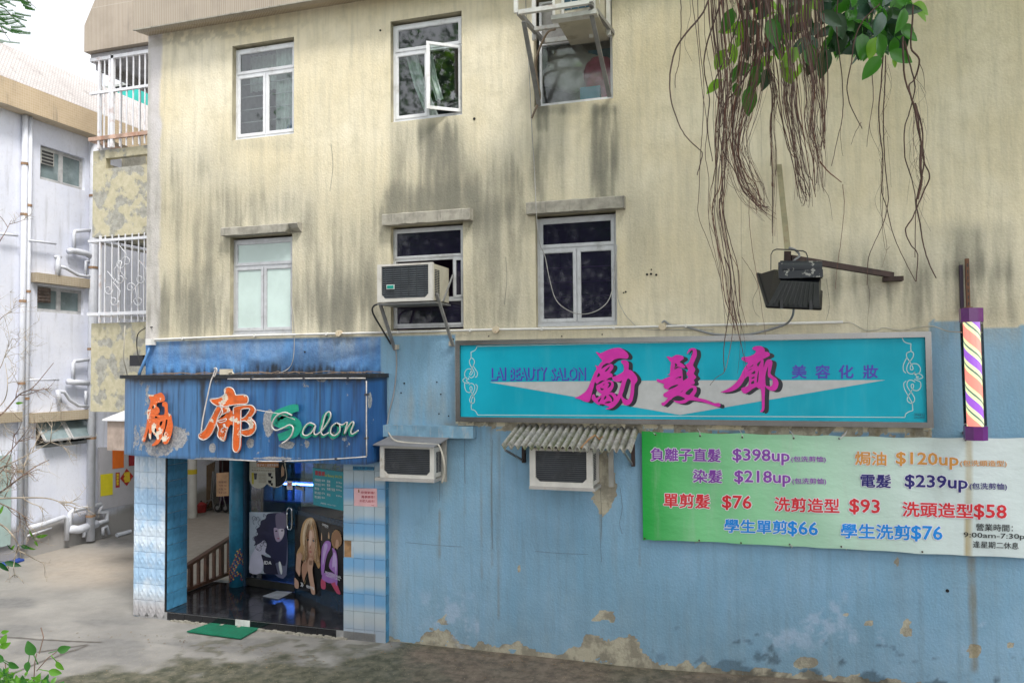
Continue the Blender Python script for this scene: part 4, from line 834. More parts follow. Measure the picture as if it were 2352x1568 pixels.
st3 = thing('notice_sticker', 'small grey smile reminder sticker on the angled glass', 'sticker'); mb = MB(); px_shape(mb, GR, c4([(1042, 205), (1124, 226), (1124, 274), (1042, 254)]), off=.012); mb.build('sticker_sheet', flatc('sticker_grey', (.30, .31, .30)), st3)
mb = MB(); px_text(mb, GR, '小心玻璃', Q(1050, 212, 1100, 234, .22), off=.0135, bold=.01); mb.build('lettering', BLACKP, st3)
# notices on the right-hand pillar
PF = Flat((-5.4, -.102), (-4.7, -.102)); c5 = crop(1230, 1820, 4.127)
nb = thing('pink_notice', 'pink paper notice with red characters taped to the pillar', 'notice'); mb = MB(); px_shape(mb, PF, c5([(766, 543), (1146, 547), (1153, 852), (768, 833)]), off=.002); mb.build('paper', flatc('pink_paper', (.70, .42, .44), .7), nb)
mb = MB()
for k, (s_, x) in enumerate((('恭賀新禧！', 882), ('萬事勝意！', 890), ('年初九啟市！', 858))): px_text(mb, PF, s_, c5([(x, 636 + k * 70), (1112, 640 + k * 70), (1112, 596 + k * 70), (x, 590 + k * 70)]), off=.004, bold=.008)
px_text(mb, PF, '勵髮廊', c5([(1054, 832), (1100, 834), (1100, 818), (1054, 816)]), off=.004); mb.build('lettering', flatc('notice_red', (.36, .03, .05)), nb)
mb = MB(); px_shape(mb, PF, c5([(838, 560), (852, 560), (858, 612), (836, 612)]), off=.004); mb.build('printed_brush', flatc('brush_brown', (.2, .1, .02)), nb)
nb = thing('number_plate', 'blue painted shop number plate at the top of the pillar', 'number plate'); mb = MB(); px_shape(mb, PF, c5([(748, 178), (1104, 190), (1102, 248), (748, 244)]), off=.002); mb.build('plate', flatc('plate_blue', (.03, .20, .36)), nb)
mb = MB(); px_text(mb, PF, 'No. 118  (G/F)', c5([(756, 230), (1098, 242), (1098, 200), (756, 188)]), off=.004, bold=.015); mb.build('lettering', flatc('plate_ink', (.01, .02, .10)), nb)
# mats
def slab_px(name, pts, z, th, mat, label, cat, surf=None):
    P = [PZ(x, y, z + th) for x, y in pts]; mb = MB(); mb.prism([(p.x, p.y, z + .004) for p in P], [], (0, 0, th)); return tag(mb.build(name, mat), label, cat)
slab_px('door_mat', [(429, 1449), (500, 1424.5), (598, 1440), (553, 1465)], 0.01, .016, M('green_mat', (.0, .145, .075), .95, 0, .2, 20, (.02, .08, .05), .4, 8, bs=220, bst=.9), 'bright green door mat on the concrete before the step', 'mat')
slab_px('floor_mat', [(604, 1368), (636, 1356.5), (671, 1359), (640, 1375)], STEP, .008, M('grey_mat', (.42, .45, .50), .8, bst=.3), 'small pale grey mat on black tiles below the door', 'mat')
# ------------------------------------------------------------------ curved canopy fascia with neon lettering
XR = -4.775; FY = -.60
arc = [(-9.04 + 1.75 * (1 - cos(a)), -.08 - .52 * sin(a)) for a in [i / 16 * pi / 2 for i in range(17)]]
BENT = Bent(arc + [(XR, FY)])
cs = thing('canopy_sign', 'curved blue sheet metal canopy fascia with peeling paint and broken neon lettering', 'shop sign')
def fascia_mat():
    m, t, p = nodes('canopy_sheet'); v = coord(t); st = noise(t, 4.2, 6, .65, coord(t, (3, 1, .10))); pat = noise(t, 2.6, 9, .72, v); fine = noise(t, 30, 5, .7, v); sp = t.nodes.new('ShaderNodeSeparateXYZ'); lk(t, v, sp.inputs[0])
    c = mixc(t, ramp(t, st, .32, .68), (.010, .070, .215), (.030, .145, .35)); c = mixc(t, mth(t, 'MULTIPLY', ramp(t, sp.outputs[0], -6.0, -8.8), .6), c, (.11, .235, .40))
    c = mixc(t, mth(t, 'MULTIPLY', ramp(t, sp.outputs[0], -5.2, -4.8), .45), c, (.010, .06, .22))
    thr = mth(t, 'ADD', pat, mth(t, 'ADD', mth(t, 'MULTIPLY', attr(t, 'flake'), .19), -.02))
    c = mixc(t, mth(t, 'MULTIPLY', ramp(t, noise(t, 5, 6, .7, coord(t, (2.4, 1, .14))), .46, .68), .75), c, (.014, .03, .06)); c = mixc(t, ramp(t, thr, .615, .628), c, mixc(t, ramp(t, fine, .35, .65), (.17, .18, .21), (.36, .36, .36)))
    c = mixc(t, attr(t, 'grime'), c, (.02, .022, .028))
    lk(t, c, p.inputs['Base Color']); p.inputs['Roughness'].default_value = .5; bump(t, p, mth(t, 'ADD', mth(t, 'MULTIPLY', ramp(t, thr, .635, .652), -1.0), mth(t, 'MULTIPLY', st, 2.0)), .35, .01); return m
FM = fascia_mat(); PTS = arc + [(XR, FY), (XR + .012, -.02)]
seglen = [0]
for a, b in zip(PTS, PTS[1:]): seglen.append(seglen[-1] + sqrt((b[0] - a[0]) ** 2 + (b[1] - a[1]) ** 2))
ZF0, ZF1 = 2.42, 3.55
def fas(U, V):
    X = np.interp(U, seglen, [p[0] for p in PTS]); Y = np.interp(U, seglen, [p[1] for p in PTS]); return X, Y - .006 * (fbm(U * 2.3, V * .5, 3) - .5), V
def fas_attrs(X, Y, Z):
    px, py = proj_np(X, Y, Z); n = fbm(X * 9 + 4, Z * 9, 5); s = fbm(X * 16, Z * 2, 4)
    fl = np.zeros_like(px)
    for cx, cy, rx, ry, a in ((360, 1030, 60, 24, 1.0), (400, 1005, 36, 30, 1.1), (330, 980, 16, 70, .8), (345, 900, 14, 40, .7), (618, 965, 14, 32, 1.5), (660, 1022, 20, 12, 1.6), (500, 980, 10, 20, 1.2), (488, 1028, 8, 12, 1.3), (400, 900, 0.1, .1, 0), (850, 920, 6, 20, 1.3), (850, 870, 5, 18, 0), (575, 1015, 10, 16, 1.1), (700, 1020, 14, 14, 1.1), (765, 1000, 8, 10, 1.0), (640, 1052, 60, 5, 1.2), (500, 1055, 50, 5, 1.2), (738, 870, 12, 8, .9), (312, 1010, 10, 40, .9), (325, 870, 12, 16, .7)):
        if rx: fl = np.maximum(fl, a * sst(1.25, .5, np.hypot((px - cx) / rx, (py - cy) / ry)))
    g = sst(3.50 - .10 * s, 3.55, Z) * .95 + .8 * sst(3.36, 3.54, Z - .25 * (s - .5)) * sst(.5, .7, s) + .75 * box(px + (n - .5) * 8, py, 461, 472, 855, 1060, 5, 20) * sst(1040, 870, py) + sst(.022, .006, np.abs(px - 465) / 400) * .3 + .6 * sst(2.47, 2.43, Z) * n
    g += .5 * box(px, py, 380, 452, 920, 1010, 8, 8) * 0
    for xx in (360, 466, 735, 842): g = np.maximum(g, .8 * (np.abs(px - xx) < 1.0))
    return dict(flake=np.clip(fl, 0, 1.6), grime=np.clip(g, 0, .95))
grid_mesh('fascia', np.linspace(0, seglen[-1], 230), np.linspace(ZF0, ZF1, 60), fas, FM, parent=cs, attrs=fas_attrs)
mb = MB(); out = [(p[0], p[1], ZF1 + .035) for p in [(a[0] - .05, a[1] - .05) for a in arc] + [(XR + .03, FY - .05), (XR + .03, .012)]] + [(-9.08, .012, ZF1 + .035)]; mb.prism(out, [], (0, 0, -.05))
mb.build('canopy_top', M('black_mouldy_edge', (.018, .02, .024), .9, 0, .5, 14, (.08, .12, .20), .8, 6, bst=.8), cs)
mb = MB(); mb.poly([(p[0], p[1], ZF0 + .03) for p in PTS] + [(-9.04, .0, ZF0 + .03)]); mb.build('canopy_underside', M('canopy_under', (.05, .16, .30), .7), cs)
cc_ = crop(500, 1480, 3.92); cd = crop(480, 1280, 2.1)
def flaky(name, a, b, thr):
    m, t, p = nodes(name); v = coord(t); n1 = noise(t, 5.5, 9, .62, v); n2 = noise(t, 24, 4, .6, v)
    c = mixc(t, ramp(t, n2, .3, .7), tuple(x * .8 for x in a), a); c = mixc(t, ramp(t, n1, thr, thr + .012), c, b); c = mixc(t, mth(t, 'MULTIPLY', ramp(t, n2, .60, .72), .5), c, (.14, .05, .03))
    lk(t, c, p.inputs['Base Color']); p.inputs['Roughness'].default_value = .45; return m
ORG = flaky('orange_flaking', (.72, .125, .012), (.68, .60, .48), .565); GRN = flaky('green_flaking', (.0, .30, .20), (.02, .05, .05), .60)
NEON = M('dead_neon_glass', (.55, .52, .50), .25, 0, .2, 20, (.2, .18, .17), .5, 8, bst=.0)
def ext_px(mb, surf, outer, holes, off, depth):   # raised letter: front face plus rim back towards the sheet
    F = lambda l, o: [surf.hit(x, y, o) for x, y in l]
    mb.poly(F(outer, off), [F(h, off) for h in holes])
    for l in [outer] + list(holes):
        A, B = F(l, off), F(l, off - depth)
        for k in range(len(l)): mb.quad(A[k], A[(k + 1) % len(l)], B[(k + 1) % len(l)], B[k])
SP = lambda l, n=4: spline(l, n, True)
G1 = [(370, 385), (430, 385), (500, 372), (560, 350), (600, 380), (622, 420), (624, 470), (600, 492), (540, 505), (505, 515), (495, 560), (530, 590), (545, 650), (520, 690), (560, 700), (615, 690), (622, 620), (614, 570), (585, 560), (590, 505), (640, 495), (668, 530), (672, 600), (680, 670), (722, 700), (738, 780), (752, 860), (742, 950), (716, 1050), (680, 1130), (640, 1160), (596, 1140), (575, 1080), (540, 1130), (510, 1160), (440, 1188), (420, 1170), (470, 1120), (495, 1060), (450, 1000), (418, 960), (410, 1070), (390, 1080), (372, 1030), (372, 920), (350, 990), (325, 1080), (300, 1125), (265, 1082), (300, 1010), (330, 900), (348, 780), (345, 650), (370, 590), (390, 530), (398, 480), (380, 440)]
G1h = [[(560, 800), (592, 795), (575, 860), (552, 875), (540, 840)], [(642, 775), (668, 770), (655, 860), (620, 980), (596, 1038), (590, 1010), (625, 900)], [(425, 560), (462, 560), (450, 600), (430, 606)], [(470, 720), (515, 725), (500, 750), (470, 745)], [(470, 900), (495, 930), (490, 990), (462, 960)]]
mb = MB(); ext_px(mb, BENT, cc_(SP(G1, 3)), [cc_(h) for h in G1h], .07, .06); o = mb.build('brush_character', ORG, cs); o['label'] = 'orange peeling brush character on the curved end of the canopy'
O1 = [(1340, 450), (1400, 448), (1480, 432), (1540, 400), (1568, 365), (1562, 310), (1590, 275), (1645, 265), (1695, 290), (1722, 335), (1742, 385), (1800, 386), (1880, 386), (1930, 420), (1935, 490), (1905, 525), (1820, 532), (1700, 545), (1560, 572), (1470, 565), (1400, 535), (1350, 490)]
O2 = [(1462, 560), (1540, 560), (1505, 650), (1462, 740), (1440, 820), (1400, 930), (1350, 1020), (1280, 1080), (1215, 1092), (1168, 1060), (1162, 1010), (1200, 980), (1262, 925), (1310, 830), (1370, 720), (1420, 620)]
O3 = [(1510, 580), (1590, 565), (1640, 590), (1672, 640), (1700, 600), (1760, 560), (1860, 545), (1980, 545), (2050, 600), (2055, 660), (1990, 735), (2040, 800), (2062, 880), (2035, 970), (1970, 1030), (1890, 1030), (1832, 1000), (1828, 1130), (1815, 1230), (1775, 1288), (1725, 1288), (1690, 1240), (1684, 1120), (1690, 960), (1695, 880), (1660, 850), (1625, 900), (1600, 980), (1582, 1080), (1545, 1115), (1480, 1085), (1455, 1020), (1462, 920), (1442, 850), (1455, 790), (1500, 745), (1480, 690)]
O3h = [[(1830, 625), (1880, 605), (1960, 592), (1930, 660), (1870, 730), (1830, 748)], [(1832, 800), (1890, 802), (1935, 835), (1952, 885), (1925, 925), (1870, 940), (1832, 935)], [(1495, 735), (1530, 690), (1590, 665), (1560, 715), (1520, 745)]]
mb = MB(); ext_px(mb, BENT, cc_(SP(O1, 3)), [], .075, .065); ext_px(mb, BENT, cc_(SP(O2, 3)), [], .072, .06); ext_px(mb, BENT, cc_(SP(O3, 3)), [cc_(h) for h in O3h], .078, .066); o = mb.build('brush_character', ORG, cs); o['label'] = 'orange brush character outlined by white neon tube'
def neon(path, cr, off=.12, r=.0075, surf=BENT, name='neon_tube', closed=False, n=5, mat=NEON):
    mb = MB(); P = spline(path, n, closed); P = P + [P[0]] if closed else P; mb.tube([surf.hit(x, y, off) for x, y in cr(P)], r, 7); return mb.build(name, mat, cs, True)
neon([(x - 4, y + 2) for x, y in O1], cc_, closed=True, n=3); neon([(x - 6, y) for x, y in O2], cc_, closed=True, n=3)
neon([(1700, 690), (1700, 600), (1740, 570), (1860, 550), (1980, 550), (2035, 600), (2035, 660), (1985, 730), (1940, 745), (2000, 780), (2050, 850), (2045, 940), (1990, 1010), (1900, 1035), (1825, 1005)], cc_)
neon([(1820, 750), (1860, 745), (1920, 680), (1955, 610), (1900, 600), (1825, 620), (1815, 700), (1812, 900), (1808, 1050), (1800, 1200), (1765, 1275), (1720, 1280), (1688, 1220), (1688, 1060), (1700, 900), (1705, 720)], cc_)
neon([(1825, 800), (1890, 800), (1945, 850), (1945, 910), (1880, 935), (1828, 940)], cc_); neon([(1490, 520), (1510, 600), (1530, 650), (1500, 720), (1445, 770), (1500, 785), (1580, 760), (1580, 790), (1500, 820), (1445, 800), (1440, 850), (1465, 920), (1450, 1010), (1480, 1070), (1545, 1095), (1575, 1020), (1600, 940), (1610, 900), (1580, 900), (1560, 850), (1540, 860), (1560, 890), (1520, 920), (1505, 960), (1545, 965)], cc_)
neon([(1640, 540), (1620, 590), (1640, 640), (1600, 660), (1540, 690), (1490, 720)], cc_); neon([(1420, -20), (1385, 80), (1345, 180), (1300, 380), (1245, 640), (1215, 800), (1198, 935), (1190, 990)], cc_, off=.14, r=.009); neon([(1385, 80), (1400, 100), (1425, 50), (1440, 0), (1425, -35), (1395, -25)], cc_, off=.15, r=.009)
# script lettering
Sp = [(1500, 735), (1450, 742), (1385, 770), (1325, 805), (1325, 845), (1390, 860), (1455, 862), (1480, 895), (1455, 945), (1395, 968), (1330, 985)]
def thick_ribbon(path, w, cr, off, depth, mat, name, n=5):
    P = [np.array(q) for q in cr(spline(path, n))]; L = []; R = []
    for i, q in enumerate(P):
        d = P[min(i + 1, len(P) - 1)] - P[max(i - 1, 0)]; d = d / (np.hypot(*d) + 1e-9); nr = np.array([-d[1], d[0]]); u = i / (len(P) - 1); ww = w * (.55 + .45 * sin(pi * min(1, max(0, u))) if True else 1)
        L.append(tuple(q + nr * ww / 2)); R.append(tuple(q - nr * ww / 2))
    mb = MB()
    for i in range(len(P) - 1):
        a, b, c, d = (BENT.hit(*q, off) for q in (L[i], L[i + 1], R[i + 1], R[i])); mb.quad(a, b, c, d)
        for e, f_ in ((L[i], L[i + 1]), (R[i], R[i + 1])): mb.quad(BENT.hit(*e, off), BENT.hit(*f_, off), BENT.hit(*f_, off - depth), BENT.hit(*e, off - depth))
    return mb.build(name, mat, cs)
thick_ribbon(Sp, 28, cd, .07, .06, GRN, 'script_letter')
la = [[(1635, 885), (1590, 868), (1550, 900), (1530, 955), (1560, 975), (1605, 950), (1640, 890), (1625, 945), (1640, 968), (1680, 945)], [(1680, 945), (1725, 890), (1765, 815), (1755, 775), (1722, 800), (1700, 880), (1685, 940), (1705, 972), (1750, 950)], [(1810, 870), (1775, 900), (1765, 955), (1800, 975), (1840, 940), (1840, 885), (1815, 868), (1860, 885), (1885, 872)], [(1890, 868), (1905, 870), (1880, 960), (1910, 905), (1945, 862), (1960, 872), (1935, 940), (1950, 962), (2000, 930)]]
for l in la: thick_ribbon([(x - 4, y + 4) for x, y in l], 9, cd, .055, .045, GRN, 'script_letter', 4)
neon([(1445, 800), (1390, 775), (1335, 790), (1295, 830), (1275, 890), (1310, 925), (1370, 905), (1425, 880), (1455, 905), (1440, 965), (1400, 1010), (1360, 1035)], cd, r=.011)
for l in la: neon([(x + 4, y - 6) for x, y in l], cd, off=.10, r=.010, n=4)
neon([(1140, 752), (1240, 770), (1350, 790), (1470, 835)], cd, off=.10, r=.006)
# green and clear bent tubes at the far end
CE = Flat((-9.13, -.1), (-8.9, -.35)); neon([(58, 740), (48, 830), (66, 870), (96, 850), (90, 820), (60, 840), (55, 960), (30, 1030), (60, 1110), (110, 1145)], cd, off=.02, r=.010, surf=CE); neon([(70, 840), (80, 900), (60, 960), (100, 940), (110, 880)], cd, off=.03, r=.009, surf=CE)
for l in ([(98, 725), (92, 800), (90, 830)], [(130, 810), (110, 870), (135, 900), (120, 955), (145, 940)], [(90, 880), (105, 920), (84, 955)]): neon(l, cd, off=.02, r=.016, surf=CE, mat=GRN, name='green_tube')
for l in ([(905, 494), (1200, 494), (1500, 490), (1800, 488), (2062, 488)], [(2070, 510), (2070, 700), (2070, 900), (2072, 1140)], [(2070, 1146), (1800, 1165), (1500, 1180), (1200, 1184), (1040, 1176), (890, 1170)]): neon(l, cd, off=.05, r=.0085, n=2)
mb = MB()
for x, y in ((1110, 492), (1550, 490), (1920, 490), (2070, 625), (2068, 990), (1820, 1165), (1380, 1182), (1160, 1186)): q = BENT.hit(*cd([(x, y)])[0], .04); mb.box(q.x - .014, q.x + .014, q.y - .03, q.y + .04, q.z - .014, q.z + .014)
mb.build('tube_clip', M('tube_clip_dark', (.05, .05, .06), .5), cs)
jb = thing('terminal_box', 'small cream terminal box lying on the mouldy canopy edge', 'box'); q = BENT.hit(*cd([(880, 430)])[0], -.05); mb = MB(); mb.box(q.x - .07, q.x + .07, q.y - .02, q.y + .08, ZF1 + .035, ZF1 + .11); mb.build('case', M('cream_plastic', (.55, .50, .40), .6), jb)
mb = MB(); mb.tube([(q.x + .06, q.y, ZF1 + .06), (q.x + .12, q.y, ZF1 + .07), (q.x + .16, q.y - .02, ZF1 + .04)], .012, 6); mb.build('cable_stub', MATS['cream_plastic'], jb)
mb = MB(); TW = M('dry_twig', (.26, .18, .12), .9)
for k in range(26):
    r2 = random.Random(k + 50); x = -8.4 + r2.random() * 3.5; L = .15 + r2.random() * .5; y = -.52 + r2.random() * .2; mb.tube([(x, y, ZF1 + .045), (x + L * .5, y + .03, ZF1 + .055 + .02 * r2.random()), (x + L, y - .02, ZF1 + .045)], .005, 4)
tag(mb.build('dead_twigs', TW), 'dry twigs and leaf litter lying along the canopy top', 'twigs', kind='stuff')

# ------------------------------------------------------------------ big turquoise sign board
SY = -.12; SB = Flat((-4, SY), (3, SY)); cA = crop(2200, 1330, 4.48); cB = crop(2550, 1300, 3.6185); cC = crop(1750, 1300, 3.7333); cE = crop(3400, 1300, 3.1365)
sg = thing('turquoise_sign', 'long turquoise salon sign board with magenta brush characters in a steel frame', 'shop sign')
sx0, sx1, sz0, sz1 = -3.715, 1.845, 2.955, 4.005; FWd = .062
def sign_face():
    m, t, p = nodes('sign_turquoise'); v = coord(t); n = noise(t, 1.2, 4, .5, v); n2 = noise(t, 7, 6, .6, coord(t, (1, 1, .15)))
    c = mixc(t, ramp(t, n, .35, .65), (.0, .32, .44), (.004, .38, .52)); c = mixc(t, mth(t, 'MULTIPLY', ramp(t, n2, .5, .75), .25), c, (.06, .40, .47))
    lk(t, c, p.inputs['Base Color']); p.inputs['Roughness'].default_value = .4; p.inputs['Specular IOR Level'].default_value = .2; return m
mb = MB(); mb.box(sx0 + .02, sx1 - .02, SY + .0, -.015, sz0 + .02, sz1 - .02); mb.build('sign_panel', sign_face(), sg)
SST = M('stainless_frame', (.19, .19, .19), .17, 1.0, .12, 3, (.20, .18, .15), .35, 4, bs=8, bst=.05)
for a in ((sx0, sx1, sz1 - FWd, sz1), (sx0, sx1, sz0, sz0 + FWd), (sx0, sx0 + FWd, sz0 + FWd, sz1 - FWd), (sx1 - FWd, sx1, sz0 + FWd, sz1 - FWd)):
    mb = MB(); x0, x1, z0, z1 = a; mb.box(x0, x1, SY - .035, -.012, z0, z1); mb.build('frame_bar', SST, sg)
CRM = flatc('sign_grey_white', (.46, .47, .47), .35)
mb = MB(); px_shape(mb, SB, [(1124, 877.5), (1576, 873), (2034, 872.5), (1562, 952.5)], off=.0015); mb.build('white_wedge', CRM, sg)
MAG = flatc('sign_magenta', (.62, .035, .37), .45, .2); BLK = flatc('sign_black', (.010, .011, .022), .3)
A1 = [(820, 350), (850, 350), (895, 370), (960, 345), (1060, 300), (1160, 275), (1240, 270), (1290, 290), (1345, 325), (1385, 365), (1408, 410), (1403, 445), (1370, 468), (1260, 458), (1190, 470), (1140, 490), (1100, 525), (1060, 548), (1010, 548), (960, 580), (900, 600), (940, 515), (890, 445), (860, 400)]
A2 = [(940, 515), (890, 560), (862, 600), (820, 585), (812, 592), (835, 645), (800, 710), (765, 790), (725, 885), (690, 970), (640, 1050), (560, 1110), (500, 1145), (440, 1165), (530, 1190), (600, 1225), (660, 1242), (700, 1235), (720, 1200), (740, 1120), (760, 1050), (785, 960), (805, 885), (840, 918), (870, 895), (900, 870), (940, 855), (1000, 855), (1040, 820), (1085, 800), (1115, 790), (1122, 760), (1110, 735), (1085, 722), (1062, 718), (1085, 700), (1130, 640), (1137, 605), (1125, 575), (1090, 558), (1050, 570), (990, 605), (930, 645), (920, 645), (940, 600), (980, 560), (1020, 545), (1060, 500)]
A2h = [[(842, 795), (850, 760), (868, 722), (890, 735), (898, 755), (880, 785)], [(980, 700), (1010, 655), (1070, 605), (1060, 640), (1020, 685)]]
A3 = [(835, 940), (870, 925), (910, 905), (960, 870), (1005, 852), (1060, 848), (1105, 862), (1135, 890), (1145, 940), (1130, 990), (1100, 1040), (1050, 1075), (1000, 1090), (930, 1105), (900, 1085), (865, 1060), (835, 1020), (825, 980)]
A3h = [[(1030, 895), (1060, 880), (1090, 895), (1095, 930), (1070, 970), (1028, 990), (1050, 950), (1058, 918)], [(905, 985), (935, 1000), (965, 1000), (950, 1025), (925, 1032), (905, 1010)], [(942, 938), (962, 920), (980, 922), (968, 936)]]
A4 = [(745, 1170), (755, 1125), (780, 1100), (805, 1120), (825, 1168), (870, 1150), (930, 1105), (1000, 1080), (1060, 1068), (1120, 1072), (1165, 1095), (1190, 1130), (1205, 1150), (1300, 1130), (1268, 1165), (1225, 1240), (1160, 1315), (1100, 1355), (1050, 1370), (990, 1365), (1040, 1345), (1070, 1325), (1020, 1310), (960, 1282), (900, 1278), (880, 1295), (840, 1275), (790, 1235), (755, 1200)]
A4h = [[(865, 1240), (870, 1200), (925, 1152), (905, 1200), (884, 1236)], [(960, 1200), (975, 1155), (998, 1127), (1012, 1150), (995, 1185)], [(1050, 1112), (1090, 1115), (1125, 1150), (1142, 1190), (1130, 1230), (1104, 1232), (1110, 1205), (1088, 1160)], [(975, 1260), (1050, 1224), (1095, 1240), (1050, 1262)]]
A5 = [(1110, 800), (1150, 785), (1220, 755), (1290, 715), (1315, 690), (1325, 650), (1320, 600), (1310, 570), (1285, 545), (1272, 515), (1285, 495), (1320, 490), (1360, 493), (1390, 512), (1410, 545), (1412, 600), (1410, 660), (1450, 672), (1500, 715), (1550, 780), (1567, 840), (1555, 880), (1520, 930), (1508, 1010), (1505, 1080), (1490, 1160), (1470, 1230), (1430, 1280), (1385, 1300), (1340, 1295), (1310, 1265), (1290, 1215), (1270, 1165), (1240, 1200), (1195, 1165), (1225, 1090), (1250, 1000), (1270, 930), (1288, 855), (1250, 878), (1190, 880), (1140, 855)]
A5h = [[(1395, 820), (1425, 830), (1448, 870), (1450, 930), (1445, 1010), (1435, 1090), (1420, 1170), (1395, 1195), (1360, 1195), (1320, 1165), (1292, 1130), (1320, 1040), (1350, 930), (1375, 850)]]
H1 = [(420, 460), (450, 452), (495, 465), (560, 430), (640, 440), (668, 465), (665, 490), (612, 530), (650, 558), (685, 590), (690, 608), (665, 620), (600, 605), (562, 600), (540, 640), (580, 620), (620, 620), (645, 645), (650, 690), (655, 730), (660, 800), (700, 780), (735, 755), (715, 720), (710, 690), (735, 650), (710, 600), (695, 575), (740, 540), (760, 500), (775, 460), (800, 400), (800, 365), (780, 362), (750, 385), (716, 420), (722, 395), (745, 350), (780, 332), (820, 332), (850, 350), (860, 400), (855, 450), (830, 510), (805, 580), (830, 620), (835, 650), (815, 700), (845, 740), (848, 760), (815, 795), (828, 820), (820, 850), (770, 862), (810, 870), (845, 885), (857, 920), (850, 970), (820, 1030), (900, 1055), (1000, 1080), (1100, 1125), (1180, 1125), (1200, 1150), (1195, 1175), (1160, 1180), (1060, 1150), (960, 1115), (880, 1100), (760, 1085), (700, 1120), (640, 1135), (560, 1120), (490, 1075), (430, 1125), (390, 1160), (365, 1165), (345, 1145), (350, 1120), (385, 1110), (430, 1065), (430, 1050), (385, 1035), (372, 1010), (385, 985), (430, 960), (450, 935), (400, 920), (375, 880), (385, 850), (330, 835), (285, 815), (278, 785), (300, 782), (350, 790), (410, 765), (470, 740), (470, 722), (432, 720), (470, 695), (475, 620), (485, 540), (465, 520), (440, 480)]
H1h = [[(540, 556), (556, 554), (578, 580), (556, 600), (540, 622), (533, 650), (534, 615), (545, 590)], [(548, 784), (575, 756), (636, 738), (620, 768), (590, 760)], [(440, 933), (500, 880), (590, 857), (560, 888), (500, 915)], [(692, 990), (730, 940), (780, 908), (810, 915), (800, 950), (770, 985), (745, 1010)], [(492, 1070), (540, 1032), (600, 1020), (688, 1060), (650, 1085), (590, 1095), (525, 1088)], [(622, 970), (668, 936), (642, 964)]]
L1 = [(1660, 340), (1690, 310), (1750, 300), (1800, 308), (1840, 345), (1845, 382), (1885, 388), (1915, 415), (1912, 440), (1870, 465), (1812, 495), (1825, 510), (1825, 610), (1850, 540), (1880, 500), (1915, 495), (1945, 515), (1952, 560), (1935, 640), (1925, 700), (1960, 735), (2010, 770), (2038, 820), (2035, 880), (2010, 930), (1970, 950), (1920, 945), (1870, 910), (1848, 890), (1845, 960), (1840, 1060), (1838, 1200), (1820, 1245), (1790, 1258), (1775, 1245), (1800, 1210), (1800, 1130), (1795, 1000), (1780, 915), (1750, 918), (1720, 895), (1660, 925), (1600, 970), (1550, 990), (1515, 965), (1500, 920), (1530, 900), (1590, 880), (1610, 840), (1610, 740), (1560, 770), (1510, 850), (1440, 920), (1350, 960), (1260, 972), (1200, 968), (1280, 935), (1370, 880), (1450, 800), (1500, 720), (1515, 680), (1560, 600), (1600, 550), (1560, 530), (1512, 500), (1508, 475), (1530, 460), (1600, 455), (1680, 425), (1705, 400), (1715, 375), (1690, 360)]
L1h = [[(1648, 698), (1700, 657), (1700, 700), (1660, 706)], [(1652, 762), (1690, 742), (1690, 768), (1654, 776)], [(1646, 825), (1685, 802), (1685, 842), (1646, 850)], [(1856, 862), (1850, 740), (1870, 650), (1890, 600), (1885, 690), (1890, 740), (1915, 765), (1950, 790), (1956, 850), (1925, 885), (1880, 878)], [(1725, 828), (1740, 700), (1755, 662), (1748, 800)], [(1730, 560), (1785, 515), (1770, 560), (1745, 600)], [(1620, 615), (1675, 568), (1668, 590), (1630, 612)], [(1590, 665), (1650, 628), (1640, 645)]]
def brush(pieces, cr, sh, label, off=.004):
    for mt, dx, dy, o_, k_ in ((BLK, sh[0], sh[1], off, 'character_shadow'), (BLK, sh[0] * .5, sh[1] * .5, off + .0006, 'character_shadow'), (MAG, 0, 0, off + .006, 'brush_character')):
        mb = MB()
        for i, (o, hs_) in enumerate(pieces):
            px_shape(mb, SB, cr([(x + dx, y + dy) for x, y in SP(o, 3)]), [cr([(x + dx, y + dy) for x, y in SP(h, 3)]) for h in hs_] if mt is MAG else [cr([(x + dx, y + dy) for x, y in SP(h, 3)]) for h in hs_ if len(h) > 10], off=o_ + i * .0007)
        ob = mb.build(k_, mt, sg)
        if mt is MAG: ob['label'] = label
brush([(A1, []), (A2, A2h), (A3, A3h), (A4, A4h), (A5, A5h)], cA, (72, 22), 'first magenta brush character beside the English lettering')
brush([(H1, H1h)], cB, (60, 22), 'middle magenta brush character above the wedge tip'); brush([(L1, L1h)], cB, (64, 20), 'last magenta brush character behind the hanging roots')
PURP = flatc('sign_violet', (.055, .045, .42), .35)
T1 = lambda x0, x1, dx=0, dy=0: cC([(x0 + dx, 822 + dy), (x1 + dx, 816 + dy), (x1 + dx, 640 + dy), (x0 + dx, 650 + dy)])
mb = MB()
for s_, a, b in (('LAI', 808, 1020), ('BEAUTY', 1092, 1634), ('SALON', 1702, 2212)): px_text(mb, SB, s_, T1(a, b), off=.002, bold=.05)
mb.build('lettering', PURP, sg); mb = MB()
for s_, a, b in (('LAI', 808, 1020), ('BEAUTY', 1092, 1634), ('SALON', 1702, 2212)): px_text(mb, SB, s_, T1(a, b, -16, -7), off=.0055, bold=.0)
mb.build('lettering_face', MATS['sign_turquoise'], sg)
for ch, x in zip('美容化妝', (1819, 1873, 1927, 1983)): mb = MB(); px_text(mb, SB, ch, [(x, 868.5), (x + 33, 868), (x + 33, 838), (x, 838.5)], off=.002, bold=.024); mb.build('lettering', PURP, sg)
mb = MB(); px_text(mb, SB, '華福廣告', cE([(815, 1136), (925, 1138), (925, 1114), (815, 1112)]), off=.002); px_text(mb, SB, '24115868', cE([(815, 1164), (925, 1166), (925, 1144), (815, 1142)]), off=.002)
